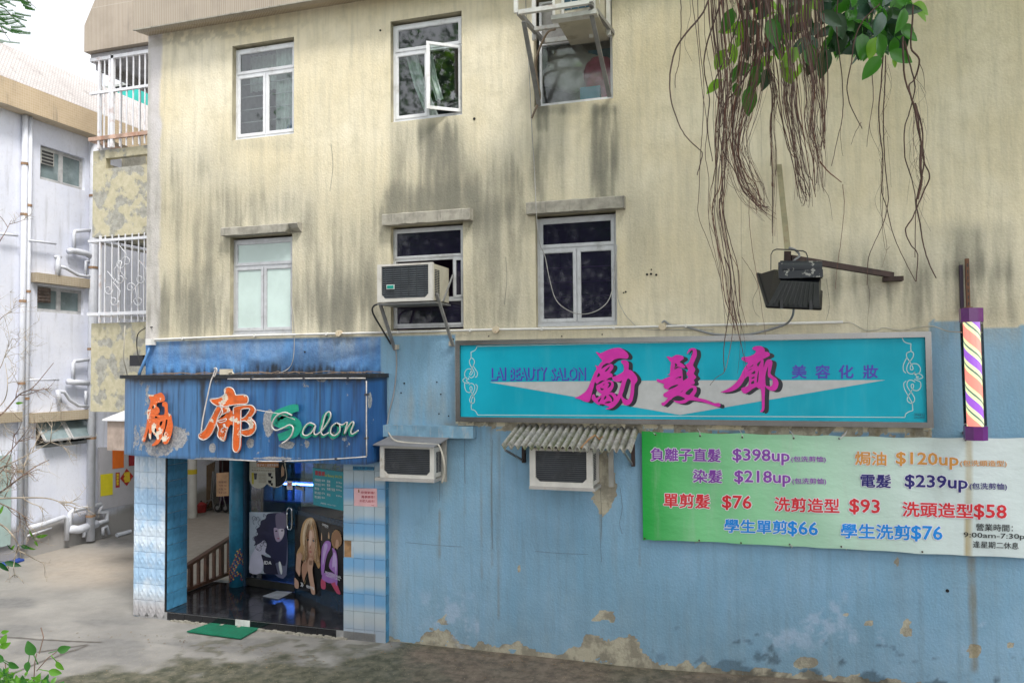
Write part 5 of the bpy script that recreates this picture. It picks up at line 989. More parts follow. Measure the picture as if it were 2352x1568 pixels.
for a, b in (((806, 1104), (934, 1106)), ((934, 1106), (934, 1172)), ((934, 1172), (806, 1170)), ((806, 1170), (806, 1104))): ribbon(mb, SB, cE([a, b]), .5, .002)
mb.build('maker_mark', flatc('mark_ink', (.01, .06, .10)), sg)
LN = flatc('sign_line', (.45, .60, .60), .35)
def orn(cr, pts, w=1.7, n=6): mb = MB(); ribbon(mb, SB, cr(spline(pts, n)), w, .002); return mb.build('scroll_line', LN, sg)
for l in ([(590, 316), (578, 350), (555, 378), (520, 395), (500, 400)], [(500, 400), (502, 440), (500, 490), (478, 530), (484, 580), (510, 630), (540, 680), (552, 730), (535, 770), (500, 785), (468, 760)], [(500, 490), (530, 500), (552, 540), (540, 590), (515, 650), (495, 700), (480, 730), (500, 742), (518, 710), (505, 665), (470, 650), (430, 668), (406, 715), (412, 770), (440, 800), (470, 808), (460, 785)],
          [(530, 600), (560, 650), (592, 700), (596, 740), (580, 772), (562, 776)], [(440, 780), (400, 795), (378, 822), (396, 850), (440, 868), (474, 858), (440, 845), (430, 820), (450, 830)], [(406, 865), (405, 910), (420, 970), (450, 1000), (490, 1000), (515, 960), (512, 925), (495, 915), (484, 940), (500, 990), (530, 1050), (552, 1100), (548, 1150), (520, 1165), (490, 1150), (480, 1110), (505, 1050), (540, 990), (556, 930), (540, 885), (500, 868), (470, 890)],
          [(566, 880), (592, 905), (592, 950), (570, 1010), (540, 1050), (512, 1100), (505, 1170), (505, 1255)], [(505, 1255), (550, 1270), (580, 1300), (598, 1340)]): orn(cC, l)
for l in ([(655, 155), (670, 195), (700, 218), (740, 230), (765, 233)], [(765, 233), (762, 290), (762, 325), (715, 350), (712, 400), (745, 450), (780, 510), (792, 545), (775, 562), (755, 545), (765, 500), (800, 482), (850, 492), (882, 540), (875, 590), (840, 612), (805, 605), (815, 585)], [(762, 325), (795, 350), (790, 400), (755, 450), (722, 500), (712, 560), (735, 600), (780, 612), (812, 590)], [(720, 400), (690, 450), (668, 510), (672, 570), (702, 602)],
          [(805, 610), (840, 640), (860, 650), (830, 655), (855, 672), (890, 668), (915, 650), (890, 620), (850, 605)], [(805, 680), (850, 695), (885, 720), (885, 780), (850, 818), (800, 815), (768, 775), (775, 740), (795, 745), (795, 780), (760, 840), (725, 900), (722, 950), (765, 978), (805, 955), (808, 910), (775, 850), (735, 800), (715, 750), (730, 700), (775, 690), (818, 715)], [(705, 700), (675, 730), (680, 790), (710, 850), (750, 920), (780, 980), (788, 1070)], [(788, 1070), (740, 1085), (700, 1115), (690, 1155)]): orn(cE, l, 2.0)
def pxline(p, q, w=1.9, o=.002): mb = MB(); ribbon(mb, SB, [p, q], w, o); mb.build('border_line', LN, sg)
pxline(cC([(590, 316)])[0], cE([(655, 155)])[0]); pxline(cC([(598, 1340)])[0], cE([(690, 1155)])[0])

# ------------------------------------------------------------------ green and white price banner
wavef = lambda p: -(.0075 * sin(p.x * 7.3 + 1.5 * sin(p.z * 3)) + .006 * sin(p.x * 2.9 + p.z * 4 + 1))
BF = Flat((-2, -.07), (3, -.07)); BFW = Flat((-2, -.07), (3, -.07), wavef)
bn = thing('price_banner', 'green to white vinyl price banner with coloured Chinese prices tied on the blue wall', 'banner')
def banner_mat():
    m, t, p = nodes('banner_vinyl'); v = coord(t); sp = t.nodes.new('ShaderNodeSeparateXYZ'); lk(t, v, sp.inputs[0])
    g1 = ramp(t, mth(t, 'ADD', sp.outputs[0], mth(t, 'MULTIPLY', sp.outputs[2], -.12)), -1.66, -.75); g2 = ramp(t, sp.outputs[0], -.9, 2.4); n = noise(t, 3, 5, .6, coord(t, (2.5, 1, .35)))
    c = mixc(t, g1, (.0, .33, .035), (.16, .52, .22)); c = mixc(t, g2, c, (.60, .68, .68)); c = mixc(t, mth(t, 'MULTIPLY', ramp(t, n, .5, .75), .22), c, (.42, .46, .40)); c = mixc(t, mth(t, 'MULTIPLY', attr(t, 'drip'), .75), c, (.38, .29, .12))
    lk(t, c, p.inputs['Base Color']); p.inputs['Roughness'].default_value = .42; bump(t, p, noise(t, 3.5, 4, .6, coord(t, (1, 1, 1.6))), .22, .05); return m
topl = [(1474, 989.5), (1497, 991), (1598, 992), (1700, 994), (1820, 997), (1900, 999), (2003, 1001), (2120, 1003.5), (2230, 1003), (2352, 1005), (2560, 1010)]
botl = [(1477, 1240), (1500, 1240.5), (1600, 1243), (1700, 1249), (1814, 1255), (1880, 1258), (1990, 1263), (2110, 1271), (2230, 1277), (2352, 1281), (2560, 1290)]
def bfn(U, V):
    tx = np.interp(U, range(11), [p[0] for p in topl]); ty = np.interp(U, range(11), [p[1] for p in topl]) + 2.5 * np.abs(np.sin(U * pi)) * (U > 1); bx_ = np.interp(U, range(11), [p[0] for p in botl]); by = np.interp(U, range(11), [p[1] for p in botl]) - 1.5 * np.abs(np.sin(U * pi))
    x = tx * (1 - V) + bx_ * V; y = ty * (1 - V) + by * V; X = np.zeros_like(x); Y = X.copy(); Z = X.copy()
    for idx in np.ndindex(x.shape): q = BFW.hit(x[idx], y[idx]); X[idx], Y[idx], Z[idx] = q.x, q.y, q.z
    return X, Y, Z
grid_mesh('vinyl_sheet', np.linspace(0, 10, 150), np.linspace(0, 1, 40), bfn, banner_mat(), parent=bn, attrs=lambda X, Y, Z: dict(drip=(lambda px, py: box(px, py, 2216, 2232, 990, 1285, 3, 5) * (.5 + .5 * (fbm(px * .1, py * .02, 3))) + .5 * box(px, py, 2217, 2220, 990, 1285, 1.5))(*proj_np(X, Y, Z))))
cF = crop(2500, 1600, 1.3866)
VIO = flatc('ink_violet', (.22, .05, .36)); ORA = flatc('ink_orange', (.62, .28, .05)); NAV = flatc('ink_navy', (.02, .015, .16)); RED_ = flatc('ink_red', (.62, .02, .03)); AZ = flatc('ink_azure', (.0, .23, .70)); INK = flatc('ink_black', (.015, .018, .02)); HAL = flatc('ink_halo', (.74, .74, .80))
def bt(s_, mt, x0, x1, yt, yb, sl, bold=.022, halo=True):
    q = cF([(x0, yb), (x1, yb + sl * (x1 - x0)), (x1, yt + sl * (x1 - x0)), (x0, yt)])
    if halo: mb = MB(); px_text(mb, BFW, s_, q, off=.006, bold=bold, halo=.042 if bold > .015 else .018); mb.build('lettering_outline', HAL, bn)
    mb = MB(); px_text(mb, BFW, s_, q, off=.0085, bold=bold); mb.build('lettering', mt, bn)
bt('負離子直髮', VIO, 143, 530, 264, 336, .014); bt('$398up', VIO, 598, 912, 268, 352, .022, .020); bt('(包洗剪恤)', VIO, 922, 1114, 309, 345, .012, .014)
bt('焗油', ORA, 1278, 1448, 284, 358, .02); bt('$120up', ORA, 1504, 1848, 286, 372, .030, .020); bt('(包洗頭造型)', ORA, 1858, 2118, 330, 368, .02, .014)
bt('染髮', VIO, 378, 538, 384, 456, .014); bt('$218up', VIO, 608, 918, 388, 472, .022, .020); bt('(包洗剪恤)', VIO, 928, 1116, 430, 467, .012, .014)
bt('電髮', NAV, 1308, 1474, 410, 482, .02); bt('$239up', NAV, 1554, 1898, 412, 500, .03, .020); bt('(包洗剪恤)', NAV, 1910, 2118, 456, 496, .02, .014)
bt('單剪髮', RED_, 216, 470, 514, 592, .035); bt('$76', RED_, 540, 700, 526, 606, .03, .020); bt('洗剪造型', RED_, 830, 1188, 536, 614, .03); bt('$93', RED_, 1246, 1412, 546, 630, .04, .020); bt('洗頭造型', RED_, 1540, 1930, 562, 642, .035); bt('$58', RED_, 1936, 2114, 574, 658, .04, .020)
bt('學生單剪', AZ, 552, 900, 658, 732, .03); bt('$66', AZ, 904, 1068, 670, 752, .04, .020); bt('學生洗剪', AZ, 1198, 1582, 682, 762, .03); bt('$76', AZ, 1588, 1760, 694, 778, .04, .020)
bt('營業時間：', INK, 1948, 2150, 682, 722, .03, .008, False); bt('9:00am-7:30pm', INK, 1880, 2262, 732, 768, .025, .008, False); bt('逢星期二休息', INK, 1932, 2182, 780, 818, .03, .008, False)
ROPE = M('nylon_tie', (.62, .62, .60), .6)
for (x, y), (u, v_) in (((1506, 998), (1488, 986)), ((1608, 1001), (1602, 984)), ((1705, 1004), (1697, 986)), ((1823, 1006), (1812, 986)), ((1928, 1007), (1946, 988)), ((1606, 1240), (1596, 1246)), ((1814, 1250), (1818, 1258)), ((1932, 1254), (1945, 1262))):
    a = BF.hit(x, y, .014); b = PY(u, v_, -.02); mb = MB(); mb.tube([a, (a + b) / 2 + Vector((.01, -.015, .004)), b], .004, 5); mb.tube([a + Vector((.01, 0, 0)), (a + b) / 2 + Vector((.02, -.012, 0)), b], .0035, 5); mb.build('tie', ROPE, bn)
mb = MB()
for x, y in ((1506, 998), (1608, 1001), (1705, 1004), (1823, 1006), (1928, 1007), (2217, 1010), (1481, 1236), (1606, 1240), (1702, 1246), (1814, 1250), (1932, 1254), (2118, 1266)): q = BFW.hit(x, y, .010); mb.tube([q, q + Vector((0, -.004, 0))], .011, 8)
mb.build('eyelet', M('rusty_eyelet', (.05, .03, .02), .6), bn)
# ------------------------------------------------------------------ window air conditioners
ACW = M('aged_white_metal', (.56, .54, .50), .5, 0, .12, 5, (.28, .20, .13), .6, 4, bst=.08); ACB = M('condenser_dark', (.035, .04, .048), .6, 0, .3, 6, (.16, .16, .16), .5, 5, bs=30); GALV = M('galvanised_steel', (.30, .30, .30), .5, .5, .25, 5, (.16, .12, .09), .5, 4); BEIGE = M('beige_casing', (.46, .43, .34), .55, 0, .15, 4, (.2, .16, .1), .5, 4); RUSTY = M('rusted_steel', (.050, .030, .026), .8, 0, .5, 8, (.05, .03, .03), .7, 6, bst=.5)
def aircon(label, x0, x1, z0, z1, yf, side, nl=13, name='air_conditioner', vents=True, vert=0, casing=ACW, frame=.058):
    a = thing(name, label, 'air conditioner')
    mb = MB(); mb.box(x0 + .012, x1 - .012, yf + .02, .06, z0 + .012, z1 - .012); mb.build('casing', BEIGE if side else casing, a)
    mb = MB(); f = frame; mb.box(x0, x0 + f, yf - .02, yf + .03, z0, z1); mb.box(x1 - f, x1, yf - .02, yf + .03, z0, z1); mb.box(x0 + f, x1 - f, yf - .018, yf + .03, z1 - f * .45, z1); mb.box(x0 + f, x1 - f, yf - .018, yf + .03, z0, z0 + f * .75)
    for s, xx in ((1, x0 + f), (-1, x1 - f)): mb.prism([(xx, yf - .014, z0 + f * .75), (xx + s * .05, yf - .014, z0 + f * .75), (xx, yf - .014, z0 + f * .75 + .05)], [], (0, .02, 0))
    mb.build('front_frame', casing, a)
    mb = MB(); mb.quad((x0 + f, yf + .012, z0 + f * .7), (x1 - f, yf + .012, z0 + f * .7), (x1 - f, yf + .012, z1 - f * .4), (x0 + f, yf + .012, z1 - f * .4)); mb.build('condenser', ACB, a)
    h = (z1 - f * .45) - (z0 + f * .75)
    for k in range(nl):
        z = z0 + f * .75 + h * (k + .5) / nl; mb = MB(); mb.bar((x0 + f, yf - .002, z), (x1 - f, yf - .002, z), .012, .010 if vert else .006); mb.build('louvre', M('louvre_soft', (.07, .075, .085), .5) if not vert else M('louvre_grey', (.10, .115, .13), .5), a)
    for k in range(vert):
        x = x0 + f + (x1 - x0 - 2 * f) * (k + .5) / vert; mb = MB(); mb.bar((x, yf - .010, z0 + f), (x, yf - .010, z1 - f * .5), .008, .006); mb.build('louvre_rib', ACB, a)
    if vents:
        for k in range(16):
            for q in range(2):
                z = z0 + .07 + (z1 - z0 - .14) * k / 16; y = yf + .08 + q * .085; mb = MB(); mb.box(x1 - .013, x1 - .006, y, y + .065, z, z + .012); mb.build('side_vent', ACB, a)
    return a
p = PY(868, 608, -.50); q = PY(995, 690, -.50)
ac = aircon('cream air conditioner propped on two struts out of a dark window', p.x, q.x, q.z + .0, PY(994, 602, -.50).z, -.50, True, vert=6, nl=15)
mb = MB(); mb.box(p.x - .02, q.x + .02, -.48, .05, q.z - .03, q.z - .01); mb.build('tray', GALV, ac)
b = PY(897, 665, -.53); b = PY(897, 659, -.53); mb = MB(); mb.box(b.x - .055, b.x + .055, -.535, -.525, b.z - .03, b.z + .03); mb.build('badge_rim', flatc('badge_silver', (.55, .6, .58)), ac); mb = MB(); mb.box(b.x - .045, b.x + .045, -.540, -.530, b.z - .02, b.z + .02); mb.build('badge', flatc('badge_green', (.0, .26, .20)), ac)
for (xa, ya), (xb, yb), Y in (((873, 697), (907, 803), -.45), ((1003, 674), (1041, 795), -.40)): mb = MB(); mb.bar(PY(xa, ya, Y), PY(xb, yb, -.03), .035, .035, (0, 1, 0)); mb.build('strut', GALV, ac)
mb = MB(); mb.bar(PY(1018, 692, -.36), PY(1040, 632, -.02), .018, .018, (0, 1, 0)); mb.build('strut', GALV, ac)
for x, y in ((1037, 789), (913, 797)): w_ = PY(x, y, -.01); mb = MB(); mb.box(w_.x - .02, w_.x + .02, -.06, 0, w_.z - .03, w_.z + .03); mb.build('wall_bracket', MATS['cream_plastic'], ac)
def wire(name, label, pts, r, mat, Y=-.03, cat='cable'):
    mb = MB(); mb.tube([PY(x, y, q[0] if q else Y) for x, y, *q in spline([p if len(p) == 3 else (*p, Y) for p in pts], 5)], r, 6); return tag(mb.build(name, mat, smooth=True), label, cat)
BLKC = M('black_cable', (.03, .03, .03), .6); GREYC = M('grey_cable', (.26, .27, .28), .6, 0, .2, 6); CREAMC = M('cream_cable', (.48, .45, .38), .6, 0, .2, 6); PVC = M('white_conduit', (.68, .67, .64), .45, 0, .1, 5, (.35, .3, .22), .5, 5)
wire('drain_hose', 'thin black hose looping from the propped air conditioner tray', [(874, 697, -.4), (858, 703, -.38), (857, 720, -.3), (880, 760, -.15), (898, 790, -.05)], .012, BLKC)
wire('power_cable', 'grey cable running down the blue wall beside the canopy', [(909, 800), (911, 840), (905, 900), (893, 950), (889, 980)], .011, GREYC)
# lower one with a metal rain hood
p = PY(874, 1023, -.35); q = PY(998.5, 1105, -.35); z1 = PY(936, 1025, -.35).z
ac = aircon('old air conditioner with folded metal rain hood beside the entrance pillar', p.x, q.x, q.z + .03, z1, -.35, False, vents=True, nl=14)
mb = MB(); zt = z1 + .03; mb.prism([(p.x - .09, -.42, zt - .02), (q.x + .02, -.44, zt - .03), (q.x + .15, -.04, zt + .10), (p.x + .1, -.04, zt + .12)], [], (0, 0, .008)); mb.build('rain_hood', M('hood_sheet', (.22, .215, .22), .5, .2, .2, 5), ac)
mb = MB(); mb.box(p.x - .06, q.x + .01, -.40, -.05, q.z - .012, q.z + .028); mb.build('tray', M('tray_metal', (.42, .40, .38), .5, .2, .2, 5, (.2, .13, .08), .6, 5), ac)
mb = MB(); a_ = PY(1021, 1010, -.10); mb.box(a_.x - .035, a_.x + .035, -.13, -.10, PY(1018, 1105, -.1).z, PY(1021, 985, -.1).z); mb.build('wall_strip', M('strip_metal', (.34, .33, .30), .5, .2, .3, 4, (.2, .1, .04), .7, 4, True), ac)
mb = MB(); mb.box(p.x + .08, p.x + .12, -.13, -.10, z1 - .1, PY(892, 975, -.1).z); mb.build('wall_strip', MATS['strip_metal'], ac)
lx0, lx1 = PY(877, 990, -.16).x, PY(1085, 990, -.16).x; lz = PY(1040, 1006, -.14).z
mb = MB(); mb.box(lx0, lx1, -.14, .01, lz, lz + .155); o = mb.build('blue_concrete_ledge', M('blue_ledge', (.17, .31, .42), .85, 0, .25, 5, (.42, .40, .36), .8, 6, True, 60, .5)); tag(o, 'short blue painted concrete ledge above the rain hooded air conditioner', 'ledge')
wire('ac_cable', 'cream cable draped over the metal rain hood', [(889, 980, -.1), (896, 1000, -.16), (912, 1013, -.3), (960, 1018, -.33), (1000, 1021, -.34), (1010, 1026, -.38), (1019, 1055, -.40), (1021, 1085, -.38), (1015, 1108, -.37)], .013, CREAMC)
# middle one under the corrugated awning
p = PY(1217, 1029.5, -.45); q = PY(1362.5, 1120, -.45); z1 = PY(1290, 1029, -.45).z
ac = aircon('dark fronted air conditioner beneath the corrugated awning', p.x, q.x, q.z + .0, z1, -.45, False, vents=True, nl=15, frame=.074)
mb = MB(); mb.box(p.x + .0, q.x + .03, -.50, -.1, q.z - .035, q.z + .0); mb.build('tray', MATS['tray_metal'], ac)
mb = MB(); c_ = (p.x + q.x) / 2; mb.tube([(c_ - .03, -.4715, z1 - .018), (c_ - .03, -.474, z1 - .018)], .012, 12); px_text(mb, Flat((-3, -.473), (3, -.473)), 'LG', [(1277, 1041), (1284, 1041), (1284, 1035), (1277, 1035)], off=.002); mb.build('maker_badge', flatc('badge_dark', (.12, .10, .10)), ac)
mb = MB(); a_ = PY(1404, 1060, -.06); mb.box(a_.x - .03, a_.x + .03, -.09, -.06, PY(1404, 1117, -.06).z, PY(1404, 1030, -.06).z); mb.build('wall_strip', MATS['strip_metal'], ac)
# corrugated awning
aw = thing('corrugated_awning', 'weathered corrugated cement awning with moss and fallen leaves', 'awning')
def awn_mat():
    m, t, p_ = nodes('cement_sheet'); v = coord(t); n = noise(t, 6, 8, .7, v); n2 = noise(t, 26, 5, .7, v); n3 = noise(t, 3.2, 4, .6, v)
    c = mixc(t, ramp(t, n, .3, .7), (.17, .165, .15), (.46, .45, .42)); c = mixc(t, mth(t, 'MULTIPLY', ramp(t, n2, .45, .7), .5), c, (.12, .115, .10)); val = attr(t, 'valley')
    c = mixc(t, mth(t, 'MULTIPLY', val, mth(t, 'MULTIPLY', ramp(t, n3, .38, .6), .85)), c, (.11, .14, .035)); c = mixc(t, mth(t, 'MULTIPLY', val, mth(t, 'MULTIPLY', ramp(t, n, .5, .62), .7)), c, (.13, .085, .05))
    lk(t, c, p_.inputs['Base Color']); p_.inputs['Roughness'].default_value = .95; bump(t, p_, n2, .8, .01); return m
A0, A1_ = PY(1189.5, 978, 0), PY(1467, 983, 0); B0, B1 = PY(1151, 1027, -.66), PY(1449, 1034, -.63); NW = 18.5
def awf(U, V):
    X = (A0.x * (1 - U) + A1_.x * U) * (1 - V) + (B0.x * (1 - U) + B1.x * U) * V; Y = -.005 * (1 - V) + (-.66 + .03 * U) * V
    Z = (A0.z * (1 - U) + A1_.z * U) * (1 - V) + (B0.z * (1 - U) + B1.z * U) * V; Z = Z + .026 * np.cos(U * NW * 2 * pi) - .012 * (U > .555) + .006 * (fbm(U * 30, V * 6, 3) - .5) * (V > .02); return X, Y, Z
us = np.linspace(0, 1, 300)
o = grid_mesh('awning_sheet', us, np.linspace(0, 1, 24), awf, awn_mat(), parent=aw, attrs=lambda X, Y, Z: dict(valley=np.repeat((.5 - .5 * np.cos(us * NW * 2 * pi))[:, None] ** .7, 24, 1)))
md = o.modifiers.new('thickness', 'SOLIDIFY'); md.thickness = .010; md.offset = -1
for (xa, ya, Ya), (xb, yb, Yb) in (((1160, 1033, -.60), (1199, 1056, -.06)), ((1431, 1034, -.58), (1452, 1066, -.05))): mb = MB(); mb.bar(PY(xa, ya, Ya), PY(xb, yb, Yb), .022, .022, (0, 1, 0)); mb.build('bracket_arm', GALV, aw)
for xa, y0, y1 in ((1203, 1020, 1062), (1454, 1020, 1070)): a_ = PY(xa, y0, -.03); b_ = PY(xa, y1, -.03); mb = MB(); mb.box(a_.x - .02, a_.x + .02, -.06, 0, b_.z, a_.z); mb.build('bracket_plate', RUSTY, aw)
mb = MB(); q2 = lambda u, v, h=.03: (lambda r: Vector((float(r[0]), float(r[1]), float(r[2]) + h)))(awf(np.array(u), np.array(v)))
P = [q2(.62, .93), q2(.66, .75, .05), q2(.70, .6, .05), q2(.73, .56, .04), q2(.76, .58, .035)]
tag(MB().tube(P, [.013, .011, .01, .009, .006], 6).build('fallen_twig', M('pale_twig', (.36, .20, .09), .8)), 'curved pale brown twig lying across the corrugated awning', 'twig')
LFC = [flatc('leaf_yellow', (.50, .32, .04)), flatc('leaf_brown', (.30, .13, .06)), flatc('leaf_green_fallen', (.22, .32, .08))]
def small_leaf(P, L, ang, mat, label):
    mb = MB(); c, s = cos(ang), sin(ang)
    for u, w in ((-.5, 0), (-.2, .2), (.2, .22), (.5, 0), (.2, -.22), (-.2, -.2)): mb.v.append(tuple(P + Vector(((u * c - w * s) * L, (u * s + w * c) * L, .006 * u))))
    mb.face(range(6)); return tag(mb.build('fallen_leaf', mat), label, 'leaf', 'dead leaves lying on the corrugated awning')
for k in range(26):
    r2 = random.Random(k * 3 + 1); small_leaf(q2((round(r2.uniform(.5, 17.5)) + .5 + r2.uniform(-.15, .15)) / NW, r2.uniform(.1, .9), .012), r2.uniform(.03, .08), r2.uniform(0, 6), LFC[k % 3], 'dead leaf caught in the corrugated awning')

# ------------------------------------------------------------------ caged air conditioner at the upper window
ac = thing('air_conditioner', 'air conditioner hung in a white steel angle cage at the upper window', 'air conditioner')
D = -.88; FL, FR = PY(1191, 31, D), PY(1354, 4, D); zb = (FL.z + FR.z) / 2; WL, WR = PY(1250, 97, -.0), PY(1408, 76, -.0)
CG = M('cage_white', (.60, .60, .57), .45, .1, .15, 5, (.30, .16, .09), .55, 6)
def cb(n, a, b, w=.05, h=.05, m=CG, up=(0, 0, 1)): mb = MB(); mb.bar(a, b, w, h, up); return mb.build(n, m, ac)
cb('cage_bar', (FL.x, D, zb), (FR.x, D, zb)); cb('cage_bar', (WL.x, -.02, WL.z), (WR.x, -.02, WR.z), .04, .06)
for F, Wp in ((FL, WL), (FR, WR)): cb('cage_bar', (F.x, D, zb), (Wp.x, 0, Wp.z), .045, .05, GALV)
cb('cage_bar', ((FL.x * .45 + WL.x * .55), D * .45, zb * .45 + WL.z * .55), ((FR.x * .45 + WR.x * .55), D * .45, zb * .45 + WR.z * .55), .045, .045)
for (xa, ya), (xb, yb) in (((1203, 50), (1238, 243)), ((1356, 22), (1400, 222))): cb('strut', PY(xa, ya, D * .92), PY(xb, yb, -.03), .05, .035, GALV, (0, 1, 0))
for xx, Y in ((FL.x - .03, D), (FR.x + .02, D), (WL.x - .05, -.3), (WR.x - .03, -.15), (WR.x - .25, -.15)): cb('cage_bar', (xx, Y, zb - .1 if Y > -.5 else zb), (xx, Y, zb + 1.2), .05, .03, CG, (0, 1, 0))
bl = PY(1272, 50, -.80); br = PY(1358, 37, -.80); bz = bl.z + .07
mb = MB(); mb.box(bl.x, WR.x - .07, -.76, .1, bz, bz + .7); mb.build('casing', BEIGE, ac); mb = MB(); mb.box(bl.x - .03, WR.x - .05, -.82, -.70, bz - .05, bz); mb.build('base_tray', CG, ac)
mb = MB(); mb.quad((bl.x + .1, -.764, bz + .06), (WR.x - .1, -.764, bz + .06), (WR.x - .1, -.764, bz + .7), (bl.x + .1, -.764, bz + .7)); mb.build('condenser', M('condenser_blue', (.02, .09, .14), .5, 0, .3, 6), ac)
for k in range(7): mb = MB(); x = bl.x + .12 + k * .085; mb.bar((x, -.775, bz + .06), (x, -.775, bz + .7), .006, .006, (0, 1, 0)); mb.build('guard_wire', CG, ac)
for k in range(7): mb = MB(); z = bz + .10 + k * .09; mb.bar((bl.x + .1, -.777, z), (WR.x - .1, -.777, z), .006, .006); mb.build('guard_wire', CG, ac)
for s_ in (bl.x - .02, bl.x + .09, WR.x - .1): mb = MB(); mb.box(s_, s_ + .03, -.785, -.765, bz, bz + .75); mb.build('front_post', CG, ac)
HOSE = M('brown_hose', (.24, .18, .13), .6)
wire('drain_hose', 'brown drain hose bending from the caged air conditioner past the glass', [(1275, 68, -.6), (1258, 75, -.5), (1240, 110, -.3), (1230, 150, -.12), (1236, 195, -.08), (1240, 225, -.06), (1228, 255, -.04), (1221, 272, -.03)], .014, HOSE)
wire('hanging_wire', 'thin grey wire dropping from the roof and looping across the dark tinted window', [(1207, -10), (1210, 60), (1216, 180), (1222, 300), (1228, 400), (1231, 470, -.18), (1234, 520, -.16), (1240, 560, -.1), (1252, 590, -.05), (1262, 640, -.05), (1278, 690, -.05), (1310, 715, -.05), (1345, 721, -.05), (1380, 708, -.05), (1402, 680, -.05), (1413, 620, -.04), (1417, 562, -.03)], .006, M('pale_wire', (.36, .35, .33), .6))
wire('hanging_wire', 'thin grey wire from the tinted window down to the white conduit', [(1417, 600), (1419, 680), (1432, 715), (1450, 738), (1475, 755), (1540, 757), (1640, 756)], .004, MATS['pale_wire'])
wire('hanging_wire', 'thin wire hanging beside the frosted window over the blue band', [(668, 640), (669, 690), (674, 730), (676, 790), (672, 830), (660, 848), (640, 857, -.3)], .005, MATS['pale_wire'])
# ------------------------------------------------------------------ conduit and cables on the wall
cd_ = thing('wall_conduit', 'long white conduit with round junction boxes running across the facade', 'conduit')
pts = [(346, 781), (360, 779.5), (560, 771), (772, 766), (900, 763), (1030, 759.5), (1138, 756.5), (1300, 754.5), (1522, 749.5), (1700, 745), (1936, 739.5)]
mb = MB(); mb.tube([PY(x, y, -.035) for x, y in pts], .0155, 8); mb.build('pipe', PVC, cd_, True)
for x, y in ((777, 765), (1138, 757), (1521, 750)):
    q = PY(x, y, -.07); mb = MB(); mb.tube([(q.x, -.075, q.z), (q.x, -.02, q.z)], .045, 14); mb.build('junction_box', M('box_yellowed', (.58, .50, .36), .5, 0, .3, 9, (.22, .1, .03), .8, 9), cd_)
for k in range(9): x = 420 + k * 165; y = np.interp(x, [a for a, b in pts], [b for a, b in pts]); q = PY(x, float(y), -.035); mb = MB(); mb.box(q.x - .012, q.x + .012, -.056, 0, q.z - .02, q.z + .02); mb.build('clip', PVC, cd_)
q = PY(346, 784, -.05); mb = MB(); mb.box(q.x - .05, q.x + .06, -.10, -.0, q.z - .055, q.z + .04); mb.build('corner_box', PVC, cd_)
mb = MB(); mb.tube([PY(346, 790, -.05), PY(338, 815, -.08), PY(322, 852, -.10), PY(318, 866, -.08)], .022, 8); mb.build('down_pipe', M('pipe_blue', (.10, .25, .50), .5, 0, .3, 7), cd_, True)
o = wire('floodlight_cable', 'grey cable drooping from the floodlight to the conduit and off past the window', [(1823, 709, -.95), (1820, 726, -.5), (1808, 742, -.1), (1780, 753), (1730, 766), (1690, 769), (1640, 767), (1600, 757), (1570, 749), (1540, 746), (1526, 737), (1520, 746), (1530, 752)], .013, GREYC)
wire('sign_cable', 'loose cream wires running along the top of the turquoise sign to the barber pole', [(1936, 741), (1955, 741), (1975, 752), (1990, 758), (2015, 757), (2030, 752), (2060, 757), (2085, 757), (2105, 752), (2135, 749), (2150, 751, -.1), (2175, 760, -.2), (2195, 762, -.3), (2210, 763, -.34)], .006, CREAMC)
# ------------------------------------------------------------------ floodlight on its arm
flt = thing('floodlight', 'black square floodlight with chipped paint on a rusty swing arm', 'floodlight')
cG = crop(3000, 950, 3.4846); YFL = -1.05; GP = lambda x, y, Y=YFL: PY(*cG([(x, y)])[0], Y)
BP = M('black_housing', (.007, .008, .011), .38, 0, .3, 6, (.42, .42, .40), .0, 3, bst=.1)
def chip_mat():
    m, t, p_ = nodes('chipped_black'); v = coord(t); n = noise(t, 9, 7, .65, v); lk(t, mixc(t, ramp(t, n, .575, .585), (.013, .017, .024), (.30, .30, .28)), p_.inputs['Base Color']); p_.inputs['Roughness'].default_value = .45; return m
CH = chip_mat()
a, b = GP(430, 450), GP(1000, 450); L = b - a; rr_ = (GP(700, 330) - GP(700, 560)).length / 2
mb = MB(); cen = GP(720, 440)
prof = [(-.0, rr_ * 1.02), (-rr_ * .7, rr_ * .82), (-rr_, rr_ * .3), (-rr_ * 1.0, -rr_ * .3), (-rr_ * .85, -rr_ * .75), (rr_ * .2, -rr_ * 1.0), (rr_ * .9, -rr_ * .7), (rr_, rr_ * .3), (rr_ * .6, rr_ * .9)]
mb.tube([(a.x - .01, YFL, cen.z + .02), (b.x, YFL, cen.z - .005)], rr_ * .92, 22); mb.build('lamp_barrel', CH, flt); mb = MB(); mb.box(a.x, b.x + .005, YFL - rr_ * .95, YFL + rr_ * .8, cen.z - rr_ * 1.15, cen.z - rr_ * .25); mb.build('barrel_base', CH, flt)
mb = MB(); mb.box(a.x - .025, a.x + .012, YFL - rr_ * .98, YFL + rr_ * .9, cen.z - rr_ * 1.1, cen.z + rr_ * .85); mb.build('end_cap', CH, flt)
T = [GP(345, 450, -1.02), GP(985, 590, -1.02), GP(965, 650, -1.06), GP(420, 640, -1.12)]
# flared reflector box: small rim by the barrel, large rim at the glass
S0 = [GP(385, 600, -1.12), GP(975, 630, -1.12), GP(965, 600, -.92), GP(400, 560, -.92)]; S1 = [GP(285, 915, -1.30), GP(940, 945, -1.30), GP(955, 690, -.72), GP(150, 540, -.72)]
